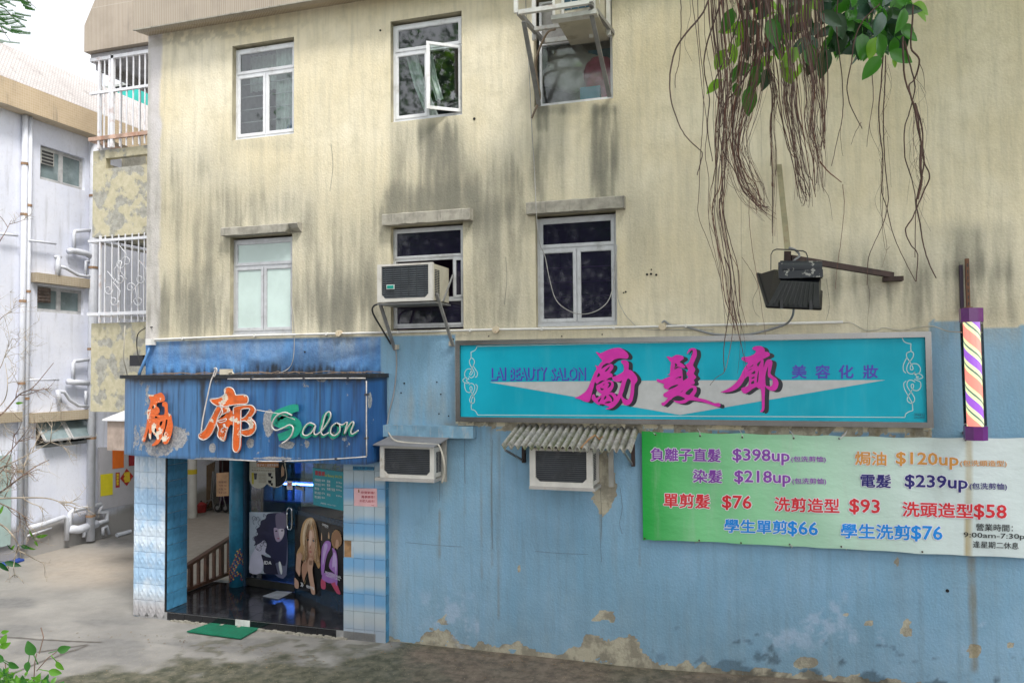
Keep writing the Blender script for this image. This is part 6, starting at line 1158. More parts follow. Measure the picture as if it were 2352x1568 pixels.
# the glass faces down and away: near lower edge, far upper edge
R0 = [GP(430, 600, -1.13), GP(965, 625, -1.13), GP(1000, 500, -.93), GP(340, 445, -.93)]
R1 = [GP(245, 955, -1.22), GP(972, 985, -1.22), GP(985, 760, -.80), GP(112, 515, -.80)]
mb = MB()
for k in range(4): mb.quad(R0[k], R0[(k + 1) % 4], R1[(k + 1) % 4], R1[k])
mb.quad(*R0); mb.build('reflector_housing', BP, flt)
mb = MB()
nn_ = (R1[1] - R1[0]).cross(R1[3] - R1[0]).normalized(); nn_ = nn_ if nn_.dot(R0[0] - R1[0]) < 0 else -nn_
ctr = sum(R1, Vector()) / 4; O_ = [ctr + (q - ctr) * 1.03 for q in R1]
for k in range(4): mb.bar(O_[k], O_[(k + 1) % 4], .022, .026, nn_)
mb.quad(*[q + nn_ * .004 for q in R1]); mb.build('glass_frame', BP, flt)
for k in range(9):
    u = .12 + .76 * k / 8; t0 = R0[0].lerp(R0[1], u) + Vector((0, -.012, 0)); t1 = R1[0].lerp(R1[1], u) + Vector((0, -.012, .03)); mb = MB(); mb.bar(t0, t1, .010, .008, (0, 1, 0)); mb.build('cooling_fin', BP, flt)
for u in (.27, .83): t0 = R1[0].lerp(R1[1], u); mb = MB(); mb.box(t0.x - .015, t0.x + .015, t0.y - .035, t0.y, t0.z - .02, t0.z + .07); mb.build('clip', BP, flt)
br_ = [GP(290, 455), GP(292, 240), GP(320, 185), GP(370, 163), GP(560, 172), GP(740, 188), GP(780, 210), GP(800, 260), GP(800, 340)]
mb = MB()
for i in range(len(br_) - 1): mb.bar(br_[i], br_[i + 1], .035, .008, (0, -1, 0) if False else (0, 0, 1) if abs((br_[i + 1] - br_[i]).normalized().z) < .5 else (1, 0, 0))
mb.build('yoke', BP, flt)
hub = GP(528, 250, -1.0); wl = PY(2050, 634, -.04)
mb = MB(); mb.bar(GP(560, 285, -.98), PY(2049, 632, -.06), .055, .06); mb.build('swing_arm', RUSTY, flt); mb = MB(); mb.bar(GP(525, 190, -1.0), GP(520, 330, -1.0), .07, .02, (0, 1, 0)); mb.build('pivot_plate', RUSTY, flt)
mb = MB(); mb.box(wl.x - .10, wl.x + .10, -.12, -.0, wl.z - .06, wl.z - .01); mb.build('wall_plate', RUSTY, flt)
mb = MB(); mb.bar(GP(525, 170, -1.0), PY(1789, 378, -.02), .06, .008, (0, 1, 0)); mb.build('stay_bar', M('stay_steel', (.30, .27, .17), .4, .3, .3, 5, (.2, .12, .07), .6, 5), flt)
mb = MB(); mb.tube([GP(545, 140, -1.0), GP(620, 165, -1.02), GP(680, 220, -1.03), GP(690, 262, -1.04), GP(640, 300, -1.05), GP(600, 335, -1.05)], .012, 7); mb.build('supply_cable', GREYC, flt, True)
# ------------------------------------------------------------------ barber pole
bp = thing('barber_pole', 'lit spiral striped barber pole with octagonal purple caps on the wall', 'barber pole'); PYp = -.36
t0, t1, b0, b1 = PY(2230, 708, PYp), PY(2231, 740, PYp), PY(2240.5, 978, PYp), PY(2241, 1010, PYp)
def octo(a, b, r, mat, name):
    mb = MB()
    for z in (a, b):
        for k in range(8): g_ = pi / 8 + k * pi / 4; mb.v.append((z.x + r * cos(g_), z.y + r * sin(g_), z.z))
    for k in range(8): mb.face((k, (k + 1) % 8, 8 + (k + 1) % 8, 8 + k))
    mb.face(range(8)); mb.face(range(15, 7, -1)); return mb.build(name, mat, bp)
PUR = M('purple_acrylic', (.13, .012, .16), .12, 0, .2, 4, bst=.0); octo(t0, t1, .113, PUR, 'cap'); octo(b0, b1, .113, PUR, 'cap')
def stripes():
    m, t, p_ = nodes('lit_spiral'); c = t.nodes.new('ShaderNodeTexCoord'); sp = t.nodes.new('ShaderNodeSeparateXYZ'); lk(t, c.outputs['Object'], sp.inputs[0])
    an = mth(t, 'ARCTAN2', sp.outputs[1], sp.outputs[0]); ph = mth(t, 'FRACT', mth(t, 'ADD', mth(t, 'ADD', mth(t, 'DIVIDE', an, 2 * pi), mth(t, 'MULTIPLY', sp.outputs[2], 1 / .46)), 10.13)); r = t.nodes.new('ShaderNodeValToRGB'); r.color_ramp.interpolation = 'CONSTANT'
    st_ = [(0, (1.0, .30, .24)), (.22, (.85, 1.0, .50)), (.31, (.10, .16, .15)), (.36, (.85, 1.0, .50)), (.46, (.34, .10, .66)), (.68, (.85, 1.0, .50)), (.78, (.10, .16, .15)), (.83, (.85, 1.0, .50)), (.92, (1.0, .30, .24))]
    e = r.color_ramp.elements; e[0].position = 0; e[0].color = (*st_[0][1], 1); e[1].position = st_[1][0]; e[1].color = (*st_[1][1], 1)
    for pos, cl in st_[2:]: k = e.new(pos); k.color = (*cl, 1)
    lk(t, ph, r.inputs[0]); lk(t, r.outputs[0], p_.inputs['Base Color']); lk(t, r.outputs[0], p_.inputs['Emission Color']); p_.inputs['Emission Strength'].default_value = .38; p_.inputs['Roughness'].default_value = .4; return m
mb = MB(); N_ = 24; H_ = (b0 - t1).length; mb.tube([(0, 0, 0), (0, 0, H_)], .078, 32, False); o = mb.build('striped_cylinder', stripes(), bp, True); o.matrix_local = Matrix.Translation(b0) @ (t1 - b0).to_track_quat('Z', 'Y').to_matrix().to_4x4()
mb = MB(); mb.tube([b0, t1], .108, 32, False); mb.build('clear_tube', glassmat('clear_acrylic', (.93, .93, .93), .8, .05, 0), bp, True)
BR = M('slotted_rust', (.16, .07, .035), .7, 0, .4, 9)
w1 = PY(2217, 600, -.02); mb = MB(); x_ = PY(2217, 650, -.06).x; mb.box(x_ - .0, x_ + .035, -.10, -.06, t0.z - .02, w1.z + .02); mb.build('slotted_rail', BR, bp); mb = MB(); mb.box(x_ - .045, x_ - .015, -.05, -.0, t0.z - .02, w1.z - .04); mb.build('slotted_rail', M('rail_dark', (.05, .03, .06), .6), bp)
for k in range(7): mb = MB(); z = t0.z + .05 + k * .07; mb.box(x_ + .012, x_ + .022, -.103, -.10, z, z + .035); mb.build('slot', BLKC, bp)
for z in (t0.z + .01, b1.z + .05): mb = MB(); mb.box(t0.x - .03, t0.x + .03, PYp + .05, 0, z - .02, z + .01); mb.build('wall_arm', BR, bp)
# ------------------------------------------------------------------ balcony block behind the corner
WY = 2.2; wing = thing('balcony_block', 'peeling yellow balcony block with white barred openings behind the building corner', 'building')
def peel_mat():
    m, t, p = nodes('peeling_yellow'); v = coord(t); n = noise(t, 2.3, 8, .6, v); n2 = noise(t, 9, 7, .7, v); n3 = noise(t, 1.1, 4, .6, v)
    c = mixc(t, ramp(t, n, .46, .52), mixc(t, ramp(t, n2, .35, .65), (.26, .255, .22), (.40, .39, .34)), mixc(t, ramp(t, n2, .3, .7), (.42, .385, .26), (.54, .495, .35))); c = mixc(t, mth(t, 'MULTIPLY', ramp(t, n3, .55, .72), .6), c, (.13, .13, .12))
    lk(t, c, p.inputs['Base Color']); p.inputs['Roughness'].default_value = .9; bump(t, p, mth(t, 'ADD', n2, ramp(t, n, .45, .53)), .4, .01); return m
PEELM = peel_mat(); xl = -12.1
def Z_(x, y): return PY(x, y, WY).z
zA0, zA1, zB0, zB1 = Z_(215, 545), Z_(270, 341), Z_(208, 945), Z_(265, 741)
sl0, sl1 = Z_(240, 388), Z_(240, 364)
mb = MB(); mb.box(xl, -8.81, WY, WY + .12, zA0, sl0); mb.box(xl, -8.81, WY, WY + .12, sl1, zA1); mb.box(xl, xl + .30, WY, WY + .12, sl0, sl1); mb.box(xl, xl + .12, WY + .12, 3.8, zA0, zA1 - .2); mb.box(xl, -8.81, WY + .5, 3.8, zA0 + .0, zA0 + .12); mb.box(xl + .3, -8.81, WY + .4, WY + .45, sl0 - .3, sl1 + .2); mb.build('parapet_wall', PEELM, wing)
mb = MB(); mb.box(xl, -8.81, WY, WY + .12, zB0, zB1); mb.box(xl, xl + .12, WY + .12, 3.8, zB0, zB1 - .1); mb.box(xl, -8.81, WY + .12, 3.8, zB0, zB0 + .12); mb.build('parapet_wall', PEELM, wing)
zr = Z_(270, 121); mb = MB(); pr_ = [(xl - .02, zr), (-8.81, zr), (-8.81, zr + 2), (xl + .7, zr + 2), (xl + .62, zr + 1.7), (xl - .02, zr + .52)]
mb.prism([(x, WY - .22, z) for x, z in pr_], [], (0, 1.9, 0)); mb.build('tiled_roof', MOS, wing)
mb = MB(); mb.box(xl + .02, -8.81, WY - .1, 3.8, zr - .12, zr - .01); mb.box(xl + .04, xl + .12, WY, 3.8, zr - .28, zr - .12); mb.build('balcony_ceiling', M('ceiling_grey', (.34, .34, .36), .8), wing)
mb = MB(); mb.box(-10.3, -8.81, 3.8, 7, zB0, zr + 2.0); mb.build('back_wall', M('back_cream', (.5, .46, .36), .9), wing)
BARW = M('grille_white_rust', (.70, .71, .74), .45, 0, .1, 5, (.32, .13, .05), .55, 5)
def grille(name, label, z0, z1, xs, rails, posts):
    g = MB()
    gr = bpy.data.objects.new(name, None); COL.objects.link(gr); gr.parent = wing; gr['label'] = label
    for x, w in xs: mb = MB(); mb.bar((x, WY - .10, z0), (x, WY - .10, z1), w, w, (0, 1, 0)); mb.build('bar', BARW, gr)
    for z, w, m in rails: mb = MB(); mb.bar((xl + .02, WY - .10, z), (-8.85, WY - .10, z), w, w); mb.build('rail', m, gr)
    for y in np.arange(WY + .15, 3.8, .5): mb = MB(); mb.bar((xl + .04, y, z0), (xl + .04, y, z1), .018, .018, (0, 1, 0)); mb.build('side_bar', BARW, gr)
    for z, w, m in rails[:2]: mb = MB(); mb.bar((xl + .04, WY - .1, z), (xl + .04, 3.8, z), w, w); mb.build('side_rail', m, gr)
    return gr
X_ = lambda x, y: PY(x, y, WY - .1).x
RW = M('rusty_white_rail', (.50, .34, .26), .7, 0, .4, 6, (.30, .10, .04), .95, 2.5)
grille('balcony_grille', 'upper balcony grille of straight white bars', Z_(255, 343), Z_(270, 131), [(X_(x, 230), .040 if x in (228, 252) else (.06 if x == 259 else .020)) for x in (228, 240, 252, 259, 276, 291, 306, 320, 333)], [(Z_(290, 316), .07, RW), (Z_(290, 133), .06, BARW), (Z_(290, 210), .05, BARW)], 0)
gb = grille('balcony_grille', 'lower balcony grille with curled scroll work', zB1, zA0, [(X_(x, 640), .035 if x in (230,) else .018) for x in (230, 241, 257, 272, 287, 303, 318, 331)], [(Z_(290, 720), .06, BARW), (Z_(290, 551), .05, BARW)], 0)
for cx, cy, s_, fl in ((249, 665, 1, 1), (276, 640, -1, 1), (300, 660, 1, -1), (262, 690, 1, 1), (322, 640, 1, 1), (290, 600, -1, -1), (318, 690, -1, 1), (276, 605, 1, 1)):
    mb = MB(); pts = []
    for k in range(22): t = k / 21; r_ = 11 * (1 - t * .75); a_ = t * 7.5; pts.append(PY(cx + s_ * r_ * cos(a_), cy + fl * r_ * sin(a_) * 1.1, WY - .13))
    mb.tube(pts, .007, 5); mb.tube([pts[0], PY(cx + s_ * 14, cy + fl * -22, WY - .13), PY(cx - s_ * 2, cy - fl * 42, WY - .13)], .007, 5); mb.build('scroll', BARW, gb, True)
# ------------------------------------------------------------------ pale building across the alley
LX = -13.7; lb = thing('white_building', 'pale lavender white building with mosaic roof edge and drain pipes beyond the alley', 'building')
def lav_mat():
    m, t, p = nodes('lavender_render'); v = coord(t); n = noise(t, 1.2, 5, .6, v); n2 = noise(t, 14, 6, .7, v); sp = t.nodes.new('ShaderNodeSeparateXYZ'); lk(t, v, sp.inputs[0])
    c = mixc(t, ramp(t, n, .3, .7), (.70, .73, .84), (.78, .80, .89)); c = mixc(t, mth(t, 'MULTIPLY', ramp(t, n2, .5, .75), .3), c, (.50, .49, .52)); c = mixc(t, mth(t, 'MULTIPLY', ramp(t, noise(t, 3, 7, .7, coord(t, (1, 2.2, .22))), .5, .74), .5), c, (.40, .40, .42)); low = ramp(t, mth(t, 'ADD', sp.outputs[2], mth(t, 'MULTIPLY', n, .6)), 1.0, .75)
    c = mixc(t, mth(t, 'MULTIPLY', low, .85), c, (.26, .24, .21)); lk(t, c, p.inputs['Base Color']); p.inputs['Roughness'].default_value = .85; bump(t, p, n2, .5, .012); return m
LAV = lav_mat(); QX = lambda x, y, o=0.0: PX(x, y, LX + o)
def lrect(x0, x1, yt0, yb0): a = QX(x0, yb0); b = QX(x1, yb0); t = QX(x0, yt0); return (a.y, b.y, a.z, t.z)
L1_ = lrect(92, 195, 332, 411); L2_ = lrect(85, 192, 655, 715); L3_ = lrect(82, 208, 962, 1030); LH = [L1_, L2_, L3_]
ys = axis(-6, 14, .5, sorted({round(h[i], 3) for h in LH for i in (0, 1)})); zs = axis(-.2, 8.72, .5, sorted({round(h[i], 3) for h in LH for i in (2, 3)}))
def lop(U, V):
    k = np.zeros(U.shape, bool)
    for h in LH: k |= (U > h[0]) & (U < h[1]) & (V > h[2]) & (V < h[3])
    return k
grid_mesh('wall', ys, zs, lambda U, V: (LX + 0 * U, U, V), LAV, lop, lb, smooth=False)
mb = MB(); mb.box(LX - 6, LX - .4, -6, 14, -.2, 8.7); mb.box(LX - .4, LX - .01, 13.8, 14, -.2, 8.7); mb.build('building_body', LAV, lb)
zE, zF = 8.70, 9.20; xo = LX + .30
mb = MB(); mb.box(LX - .3, xo, -6, 14, zE, zF); mb.build('roof_band', mosaic_mat('roof_band_tile', (.50, .38, .24), (.54, .42, .28), (.60, .50, .36), .05, False), lb)
tp = PX(37, 113, LX - 1.0); mb = MB(); mb.quad((xo - .0, -6, zF + .003), (xo, 14, zF + .003), (LX - 1.0, 14, tp.z), (LX - 1.0, -6, tp.z)); mb.quad((LX - 1, -6, tp.z), (LX - 1, 14, tp.z), (LX - 6, 14, tp.z), (LX - 6, -6, tp.z)); mb.build('roof_slope', mosaic_mat('roof_slope_tile', (.50, .46, .44), (.56, .52, .50), (.30, .28, .27), .07, False), lb)
FRL = M('grey_frame', (.50, .50, .50), .5); GLF = M('misty_glass', (.20, .26, .27), .12, 0, .35, 1.5, (.42, .48, .50), .4, 2)
def lwin(h, opened=0, label=None):
    y0, y1, z0, z1 = h; mb = MB()
    for a, b in ((z0, z0 + .05), (z1 - .05, z1)): mb.box(LX - .12, LX - .07, y0, y1, a, b)
    ymid = (y0 + y1) / 2
    for a, b in ((y0, y0 + .05), (ymid - .03, ymid + .03), (y1 - .05, y1)): mb.box(LX - .12, LX - .068, a, b, z0 + .05, z1 - .05)
    w = mb.build('window', FRL, lb); w['label'] = label
    mb = MB(); mb.quad((LX, y0, z0), (LX - .3, y0, z0), (LX - .3, y0, z1), (LX, y0, z1)); mb.quad((LX, y1, z0), (LX - .3, y1, z0), (LX - .3, y1, z1), (LX, y1, z1)); mb.quad((LX, y0, z0), (LX, y1, z0), (LX - .3, y1, z0), (LX - .3, y0, z0)); mb.quad((LX, y0, z1), (LX, y1, z1), (LX - .3, y1, z1), (LX - .3, y0, z1)); mb.quad((LX - .3, y0, z0), (LX - .3, y1, z0), (LX - .3, y1, z1), (LX - .3, y0, z1)); mb.build('recess', M('recess_dark', (.10, .10, .10), .9) if opened else LAV, w)
    for a, b in ((y0 + .05, ymid - .03), (ymid + .03, y1 - .05)):
        mb = MB(); zt_, zb_ = z1 - .05, z0 + .05; xb = LX - .09 + (.28 if opened else 0); zb2 = zb_ + (.10 if opened else 0)
        mb.quad((LX - .09, a, zt_), (LX - .09, b, zt_), (xb, b, zb2), (xb, a, zb2)); mb.build('pane', GLF, w)
        mb = MB(); c_ = [(LX - .085, a, zt_), (LX - .085, b, zt_), (xb + .005, b, zb2), (xb + .005, a, zb2)]
        for k in range(4): mb.bar(c_[k], c_[(k + 1) % 4], .04, .03, (1, 0, 0))
        mb.build('sash', FRL, w)
    return w
w = lwin(L1_, label='upper window with a small louvred vent'); mb = MB(); a_ = QX(96, 345); mb.box(LX - .07, LX - .04, L1_[0] + .04, L1_[0] + .36, L1_[3] - .36, L1_[3] - .04); mb.build('louvre_box', M('vent_frame', (.45, .45, .42), .6), w)
for k in range(4): mb = MB(); z = L1_[3] - .11 - k * .07; mb.box(LX - .045, LX - .03, L1_[0] + .07, L1_[0] + .33, z - .02, z + .02); mb.build('vent_slat', BLKC, w)
w = lwin(L2_, label='middle window with a rusty vent box'); mb = MB(); mb.box(LX - .08, LX - .02, L2_[0] + .02, L2_[0] + .33, L2_[3] - .33, L2_[3] - .03); mb.build('vent_box', M('rusty_box', (.16, .12, .10), .8, 0, .5, 12, (.3, .28, .27), .6, 10), w)
for k in range(4): mb = MB(); z = L2_[3] - .09 - k * .065; mb.box(LX - .02, LX - .0, L2_[0] + .03, L2_[0] + .32, z - .012, z + .012); mb.build('vent_slat', MATS['rusty_box'], w)
lwin(L3_, 1, 'lowest window with both panes swung outward')
HM = mosaic_mat('hood_mosaic', (.40, .32, .22), (.44, .36, .25), (.52, .47, .38), .04, False)
for x0, x1, y in ((84, 209, 640), (74, 214, 952), (-60, 52, 952)): a = QX(x0, y, .15); b = QX(x1, y, .15); zc_ = QX(max(x0, 0) + 10, y + (8 if y > 700 else -2), .15).z; mb = MB(); mb.box(LX, LX + .15, a.y, b.y, zc_ - .09, zc_ + .10); mb.build('window_hood', HM, lb)
# pipes
PW = M('pipe_white', (.62, .64, .70), .45, 0, .12, 5, (.42, .40, .40), .5, 5); dr = thing('drain_pipes', 'white painted drain pipe network on the pale building wall', 'pipes')
def pipe(pts, r, o=.12, name='pipe', m=PW): mb = MB(); mb.tube([QX(x, y, o) for x, y in pts], r, 10); return mb.build(name, m, dr, True)
yb = QX(47, 1270, .1).y; P1, P2, P3 = QX(54, 640, .1).y, QX(66, 640, .1).y, QX(213, 700, .14).y
for y, r, zt_ in ((P1, .055, 8.69), (P2, .04, 8.69)): mb = MB(); mb.tube([(LX + .09, y, zt_), (LX + .09, y, .25 if r > .05 else .3)], r, 10); mb.build('vertical_pipe', PW, dr, True)
mb = MB(); mb.tube([(LX + .14, P3, 8.6), (LX + .14, P3, .05)], .085, 14); mb.build('soil_pipe', PW, dr, True)
BAND = M('rust_band', (.32, .20, .12), .8, 0, .4, 12)
for y, r, zz in ((P1, .058, (1.7, 3.4, 5.0, 6.7, 7.7)), (P2, .043, (3.1, 5.2, 6.9)), (P3, .09, (.55, 2.2, 4.1, 5.85, 7.4))):
    for z in zz: mb = MB(); mb.tube([(LX + (.14 if r > .08 else .09), y, z), (LX + (.14 if r > .08 else .09), y, z + .05)], r + .006, 12); mb.build('pipe_clamp', BAND, dr)
for l, r in (([(213, 528), (172, 531), (170, 536), (170, 575)], .04), ([(157, 577), (168, 576), (198, 582), (213, 592)], .065), ([(213, 634), (196, 634), (180, 632), (150, 615), (138, 612)], .035), ([(133, 590), (133, 632)], .05), ([(125, 590), (140, 590)], .03), ([(197, 632), (197, 600), (205, 600)], .03), ([(0, 537), (40, 541)], .025), ([(66, 552), (128, 560)], .022),
             ([(208, 825), (172, 829), (168, 834), (168, 872)], .04), ([(155, 876), (208, 880)], .06), ([(133, 898), (148, 900), (160, 918), (180, 931), (208, 933)], .035), ([(197, 930), (197, 897)], .03), ([(132, 895), (138, 925)], .045), ([(68, 872), (135, 872)], .02),
             ([(62, 1213), (100, 1203), (146, 1187), (153, 1190), (153, 1240)], .05), ([(62, 1230), (118, 1212)], .02), ([(160, 1215), (160, 1178), (168, 1172), (232, 1158)], .05), ([(157, 1214), (180, 1216), (222, 1202)], .085), ([(232, 1160), (226, 1175), (245, 1175), (245, 1195), (228, 1200), (214, 1206)], .05), ([(192, 1233), (194, 1220), (200, 1218)], .035), ([(236, 1228), (236, 1212), (245, 1208), (250, 1226)], .035)): pipe(l, r)
mb = MB(); q = PZ(398 * .5742, 2010 * .5742 + 95, 0); q = QX(283, 1208, .25); mb.tube([(q.x, q.y - .18, .05), (q.x, q.y + .22, .05)], .045, 9); tag(mb.build('loose_pipe', PW), 'short loose white pipe offcut lying by the alley wall', 'pipe')
q = QX(10, 1150, .02); mb = MB(); mb.box(LX + .005, LX + .06, q.y - 2.2, QX(20, 1150).y, .35, QX(10, 1045).z); tag(mb.build('green_shutter', M('mint_metal', (.38, .50, .48), .6, 0, .15, 2, (.3, .3, .25), .4, 3)), 'pale mint green metal door at the wall foot', 'door')
mb = MB(); mb.prism([PZ(-30, 1285, .012), PZ(30, 1280, .012), PZ(56, 1287, .012), PZ(20, 1298, .012), PZ(-30, 1306, .012)], [], (0, 0, .03)); tag(mb.build('blue_tarpaulin', M('blue_tarp', (.02, .07, .35), .5, bst=.4)), 'flat folded blue tarpaulin on the ground by the wall', 'tarpaulin')
# notices on the alley wall
nbd = thing('notice_board', 'grey white painted notice panel on the alley wall holding red and yellow papers', 'notice board'); WP = Flat((LX + .0, 20), (LX + .0, -6)) if False else None
class XPlane:
    def __init__(s, X): s.X = X; s.n = Vector((1, 0, 0))
    def hit(s, x, y, off=0.0): return PX(x, y, s.X + off)
WS = XPlane(LX); c6 = crop(350, 1700, 2.852)
mb = MB(); px_shape(mb, WS, c6([(136, 250), (600, 250), (600, 880), (137, 965)]), off=.06, thick=.05); mb.build('panel', M('notice_grey', (.46, .45, .48), .7, 0, .1, 3, (.36, .34, .34), .4, 3), nbd)
def paper(name, label, pts, mat, off=.066): mb = MB(); px_shape(mb, WS, c6(pts), off=off); return tag(mb.build(name, mat), label, 'paper notice')
RD = flatc('paper_red', (.42, .03, .025)); YL = flatc('paper_yellow', (.72, .62, .02)); GD = flatc('paper_gold', (.70, .50, .03))
paper('orange_paper', 'bright orange paper sheet taped on the alley notice panel', [(284, 282), (415, 292), (415, 482), (284, 498)], flatc('paper_orange', (.75, .16, .015)))
paper('yellow_paper', 'creased bright yellow paper below the orange sheet', [(149, 562), (290, 545), (288, 790), (149, 810)], YL)
rp = paper('red_strip', 'narrow red strip with gold characters between yellow paper and diamond', [(321, 540), (368, 536), (368, 706), (321, 712)], RD); mb = MB()
for k, ch in enumerate('萬事勝意'): px_text(mb, WS, ch, c6([(330, 582 + k * 34), (358, 580 + k * 34), (358, 550 + k * 34), (330, 552 + k * 34)]), off=.070, bold=.05)
mb.build('lettering', GD, rp)
rp = paper('red_diamond', 'red diamond paper with a gold fortune character', [(372, 606), (447, 492), (524, 580), (448, 692)], RD); mb = MB(); px_text(mb, WS, '福', c6([(415, 648), (482, 642), (482, 532), (415, 538)]), off=.070, bold=.06); mb.build('lettering', GD, rp)
paper('red_poster', 'dark red paper partly hidden behind the canopy end', [(470, 300), (560, 290), (560, 456), (470, 466)], flatc('paper_maroon', (.30, .02, .025)), .066)
# wooden cabinet and coil under the balcony
cabn = thing('meter_cabinet', 'faded wooden meter cabinet with white top below the balcony block', 'cabinet'); Yc = 1.2
a = PY(246, 1040, Yc); b = PY(303, 957, Yc); mb = MB(); mb.box(a.x, b.x + .3, Yc, Yc + .5, PY(270, 1034, Yc).z, PY(270, 966, Yc).z); mb.build('body', M('faded_wood', (.40, .32, .27), .8, 0, .25, 5, (.26, .2, .16), .6, 4, True), cabn)
mb = MB(); z = PY(270, 966, Yc).z; mb.prism([(a.x - .06, Yc - .06, z), (b.x + .35, Yc - .06, z), (b.x + .35, Yc + .5, z + .14), (a.x - .06, Yc + .5, z + .14)], [], (0, 0, .025)); mb.build('top_board', MATS['white_paint_metal'], cabn)
mb = MB(); mb.bar((a.x + .1, Yc + .5, z - .3), (a.x + .1, 2.4, z - .3), .04, .04); mb.bar((b.x + .1, Yc + .5, z - .3), (b.x + .1, 2.4, z - .3), .04, .04); mb.bar((b.x + .1, 2.3, z - .3), (b.x + .1, 2.3, zB0 + .05), .04, .04); mb.build('bracket', GALV, cabn)
q = PY(312, 828, .9); mb = MB(); mb.box(q.x - .13, q.x + .14, .9, 1.05, q.z - .09, q.z + .09); o = mb.build('black_box', M('black_plastic', (.015, .015, .02), .4)); tag(o, 'small black box fixed beside the corner above the canopy', 'box')
mb = MB(); mb.bar((q.x, 1.05, q.z), (q.x, WY + .02, q.z), .03, .03); mb.build('bracket', GALV, o)
mb = MB(); cq = PY(304, 925, .5)
for k in range(3): mb.tube([(cq.x + .10 * cos(t), .45 + .02 * k, cq.z + .26 * sin(t) + .02 * k) for t in np.linspace(0, 2 * pi, 24)], .010, 5)
mb.tube([(cq.x, .45, cq.z + .26), (cq.x + .1, .2, cq.z + .7), (cq.x + .3, .02, cq.z + 1.2)], .008, 5); tag(mb.build('cable_coil', CREAMC, smooth=True), 'loop of cream cable hanging by the canopy end', 'cable')
wire('corner_wire', 'thin dark wire curling off the wall corner above the canopy', [(350, 751), (335, 753, .1), (318, 765, .3), (314, 785, .4), (316, 810, .4), (322, 832, .4)], .008, BLKC)
# ------------------------------------------------------------------ back of the alley seen through the porch
RY = 7.6; alc = thing('storage_lean_to', 'dark open storage lean-to at the far end of the alley', 'shed'); DM = M('dark_maroon', (.055, .020, .020), .9, 0, .4, 3); mb = MB()
mb.box(-13.6, -9.2, RY + 1.6, RY + 1.75, 0, 2.9); mb.box(-9.4, -9.2, RY, RY + 1.6, 0, 2.9); mb.box(-14.6, -13.62, RY + .4, RY + 1.75, 0, 2.9); mb.build('lean_to_wall', DM, alc); mb = MB(); mb.box(-13.66, -9.1, RY - .3, RY + 1.8, 2.9, 3.0); mb.build('lean_to_roof', M('dark_sheet', (.05, .05, .05), .8), alc)
bp0 = PZ(441, 1188, 0); tag(MB().tube([(bp0.x, bp0.y, 0), (bp0.x, bp0.y, 3)], .11, 14).build('white_post', M('post_offwhite', (.58, .56, .52), .6, 0, .1, 4, (.5, .4, .05), .0)), 'off white round post with a yellow band beyond the porch', 'post')
mb = MB(); zy = PY(441, 1088, bp0.y).z; mb.tube([(bp0.x, bp0.y, zy), (bp0.x, bp0.y, zy + .12)], .114, 14); tag(mb.build('yellow_band', flatc('band_yellow', (.60, .45, .02))), 'yellow tape band round the off white post', 'tape')
def far(x, y, Y): return PY(x, y, Y)
ft = thing('folding_table', 'grey legged folding table leaned upright in the dark lean-to', 'table'); g = RY - .1; mb = MB()
a, b = far(477, 1075, g), far(497, 1172, g); mb.prism([far(472, 1070, g), far(492, 1060, g), far(484, 1165, g), far(468, 1172, g)], [], (0, .04, 0)); mb.build('table_top', M('table_brown', (.14, .09, .05), .6), ft)
for l in (((489, 1082), (484, 1145), (470, 1170)), ((492, 1082), (488, 1150), (494, 1174)), ((475, 1150), (492, 1145))): mb = MB(); mb.tube([far(x, y, g - .06) for x, y in l], .016, 6); mb.build('leg', GALV, ft)
for i, (x0, x1, y0, c) in enumerate(((450, 466, 1060, (.10, .06, .05)), (462, 472, 1050, (.20, .15, .06)), (503, 522, 1110, (.04, .02, .05)))): mb = MB(); mb.prism([far(x0, y0, g + .3), far(x1, y0, g + .3), far(x1 + 2, 1172, g + .1), far(x0 + 2, 1174, g + .1)], [], (0, .05, 0)); tag(mb.build('leaning_board', M('board_%s' % 'abc'[i], c, .8)), ('dark red board leaning inside the lean-to', 'tan board leaning next to the folding table', 'dark purple bag shape at the back of the lean-to')[i], 'board')
pr2 = thing('folded_pushchair', 'folded dark pushchair standing on small grey wheels', 'pushchair'); mb = MB(); mb.prism([far(503, 1110, g - .1), far(518, 1108, g - .1), far(514, 1140, g - .1), far(504, 1160, g - .1)], [], (0, .2, 0)); mb.build('seat_cloth', M('pushchair_cloth', (.05, .02, .06), .9), pr2)
for x, y in ((501, 1169), (519, 1171)): q = far(x, y, g - .15); mb = MB(); mb.tube([(q.x, g - .17, .13), (q.x, g - .12, .13)], .11, 16); mb.build('wheel', M('wheel_black', (.02, .02, .02), .6), pr2); mb = MB(); mb.tube([(q.x, g - .19, .13), (q.x, g - .171, .13)], .05, 12); mb.build('hub', GALV, pr2)
for l in (((503, 1165), (514, 1110)), ((519, 1165), (505, 1105))): mb = MB(); mb.tube([far(x, y, g - .18) for x, y in l], .014, 6); mb.build('frame_tube', GALV, pr2)
fe = thing('red_pot', 'small red covered pot standing at the base of the white post', 'pot'); q = far(461, 1166, 7.3); mb = MB(); mb.tube([(q.x, 7.3, .0), (q.x, 7.3, .2), (q.x, 7.3, .26)], [.13, .15, .05], 14); mb.build('body', M('red_enamel', (.35, .03, .03), .4), fe); mb = MB(); mb.tube([(q.x, 7.3, .26), (q.x, 7.3, .30)], .03, 8); mb.build('knob', BLKC, fe)
cdp = thing('cardboard_notice', 'brown cardboard price notice hanging by the teal column', 'notice'); Yk = 2.6; KP = Flat((-12, Yk), (-8, Yk)); mb = MB(); px_shape(mb, KP, [(497, 1086), (525, 1084), (525, 1138), (497, 1140)], thick=.01); mb.build('board', M('cardboard', (.38, .22, .12), .8), cdp)
mb = MB()
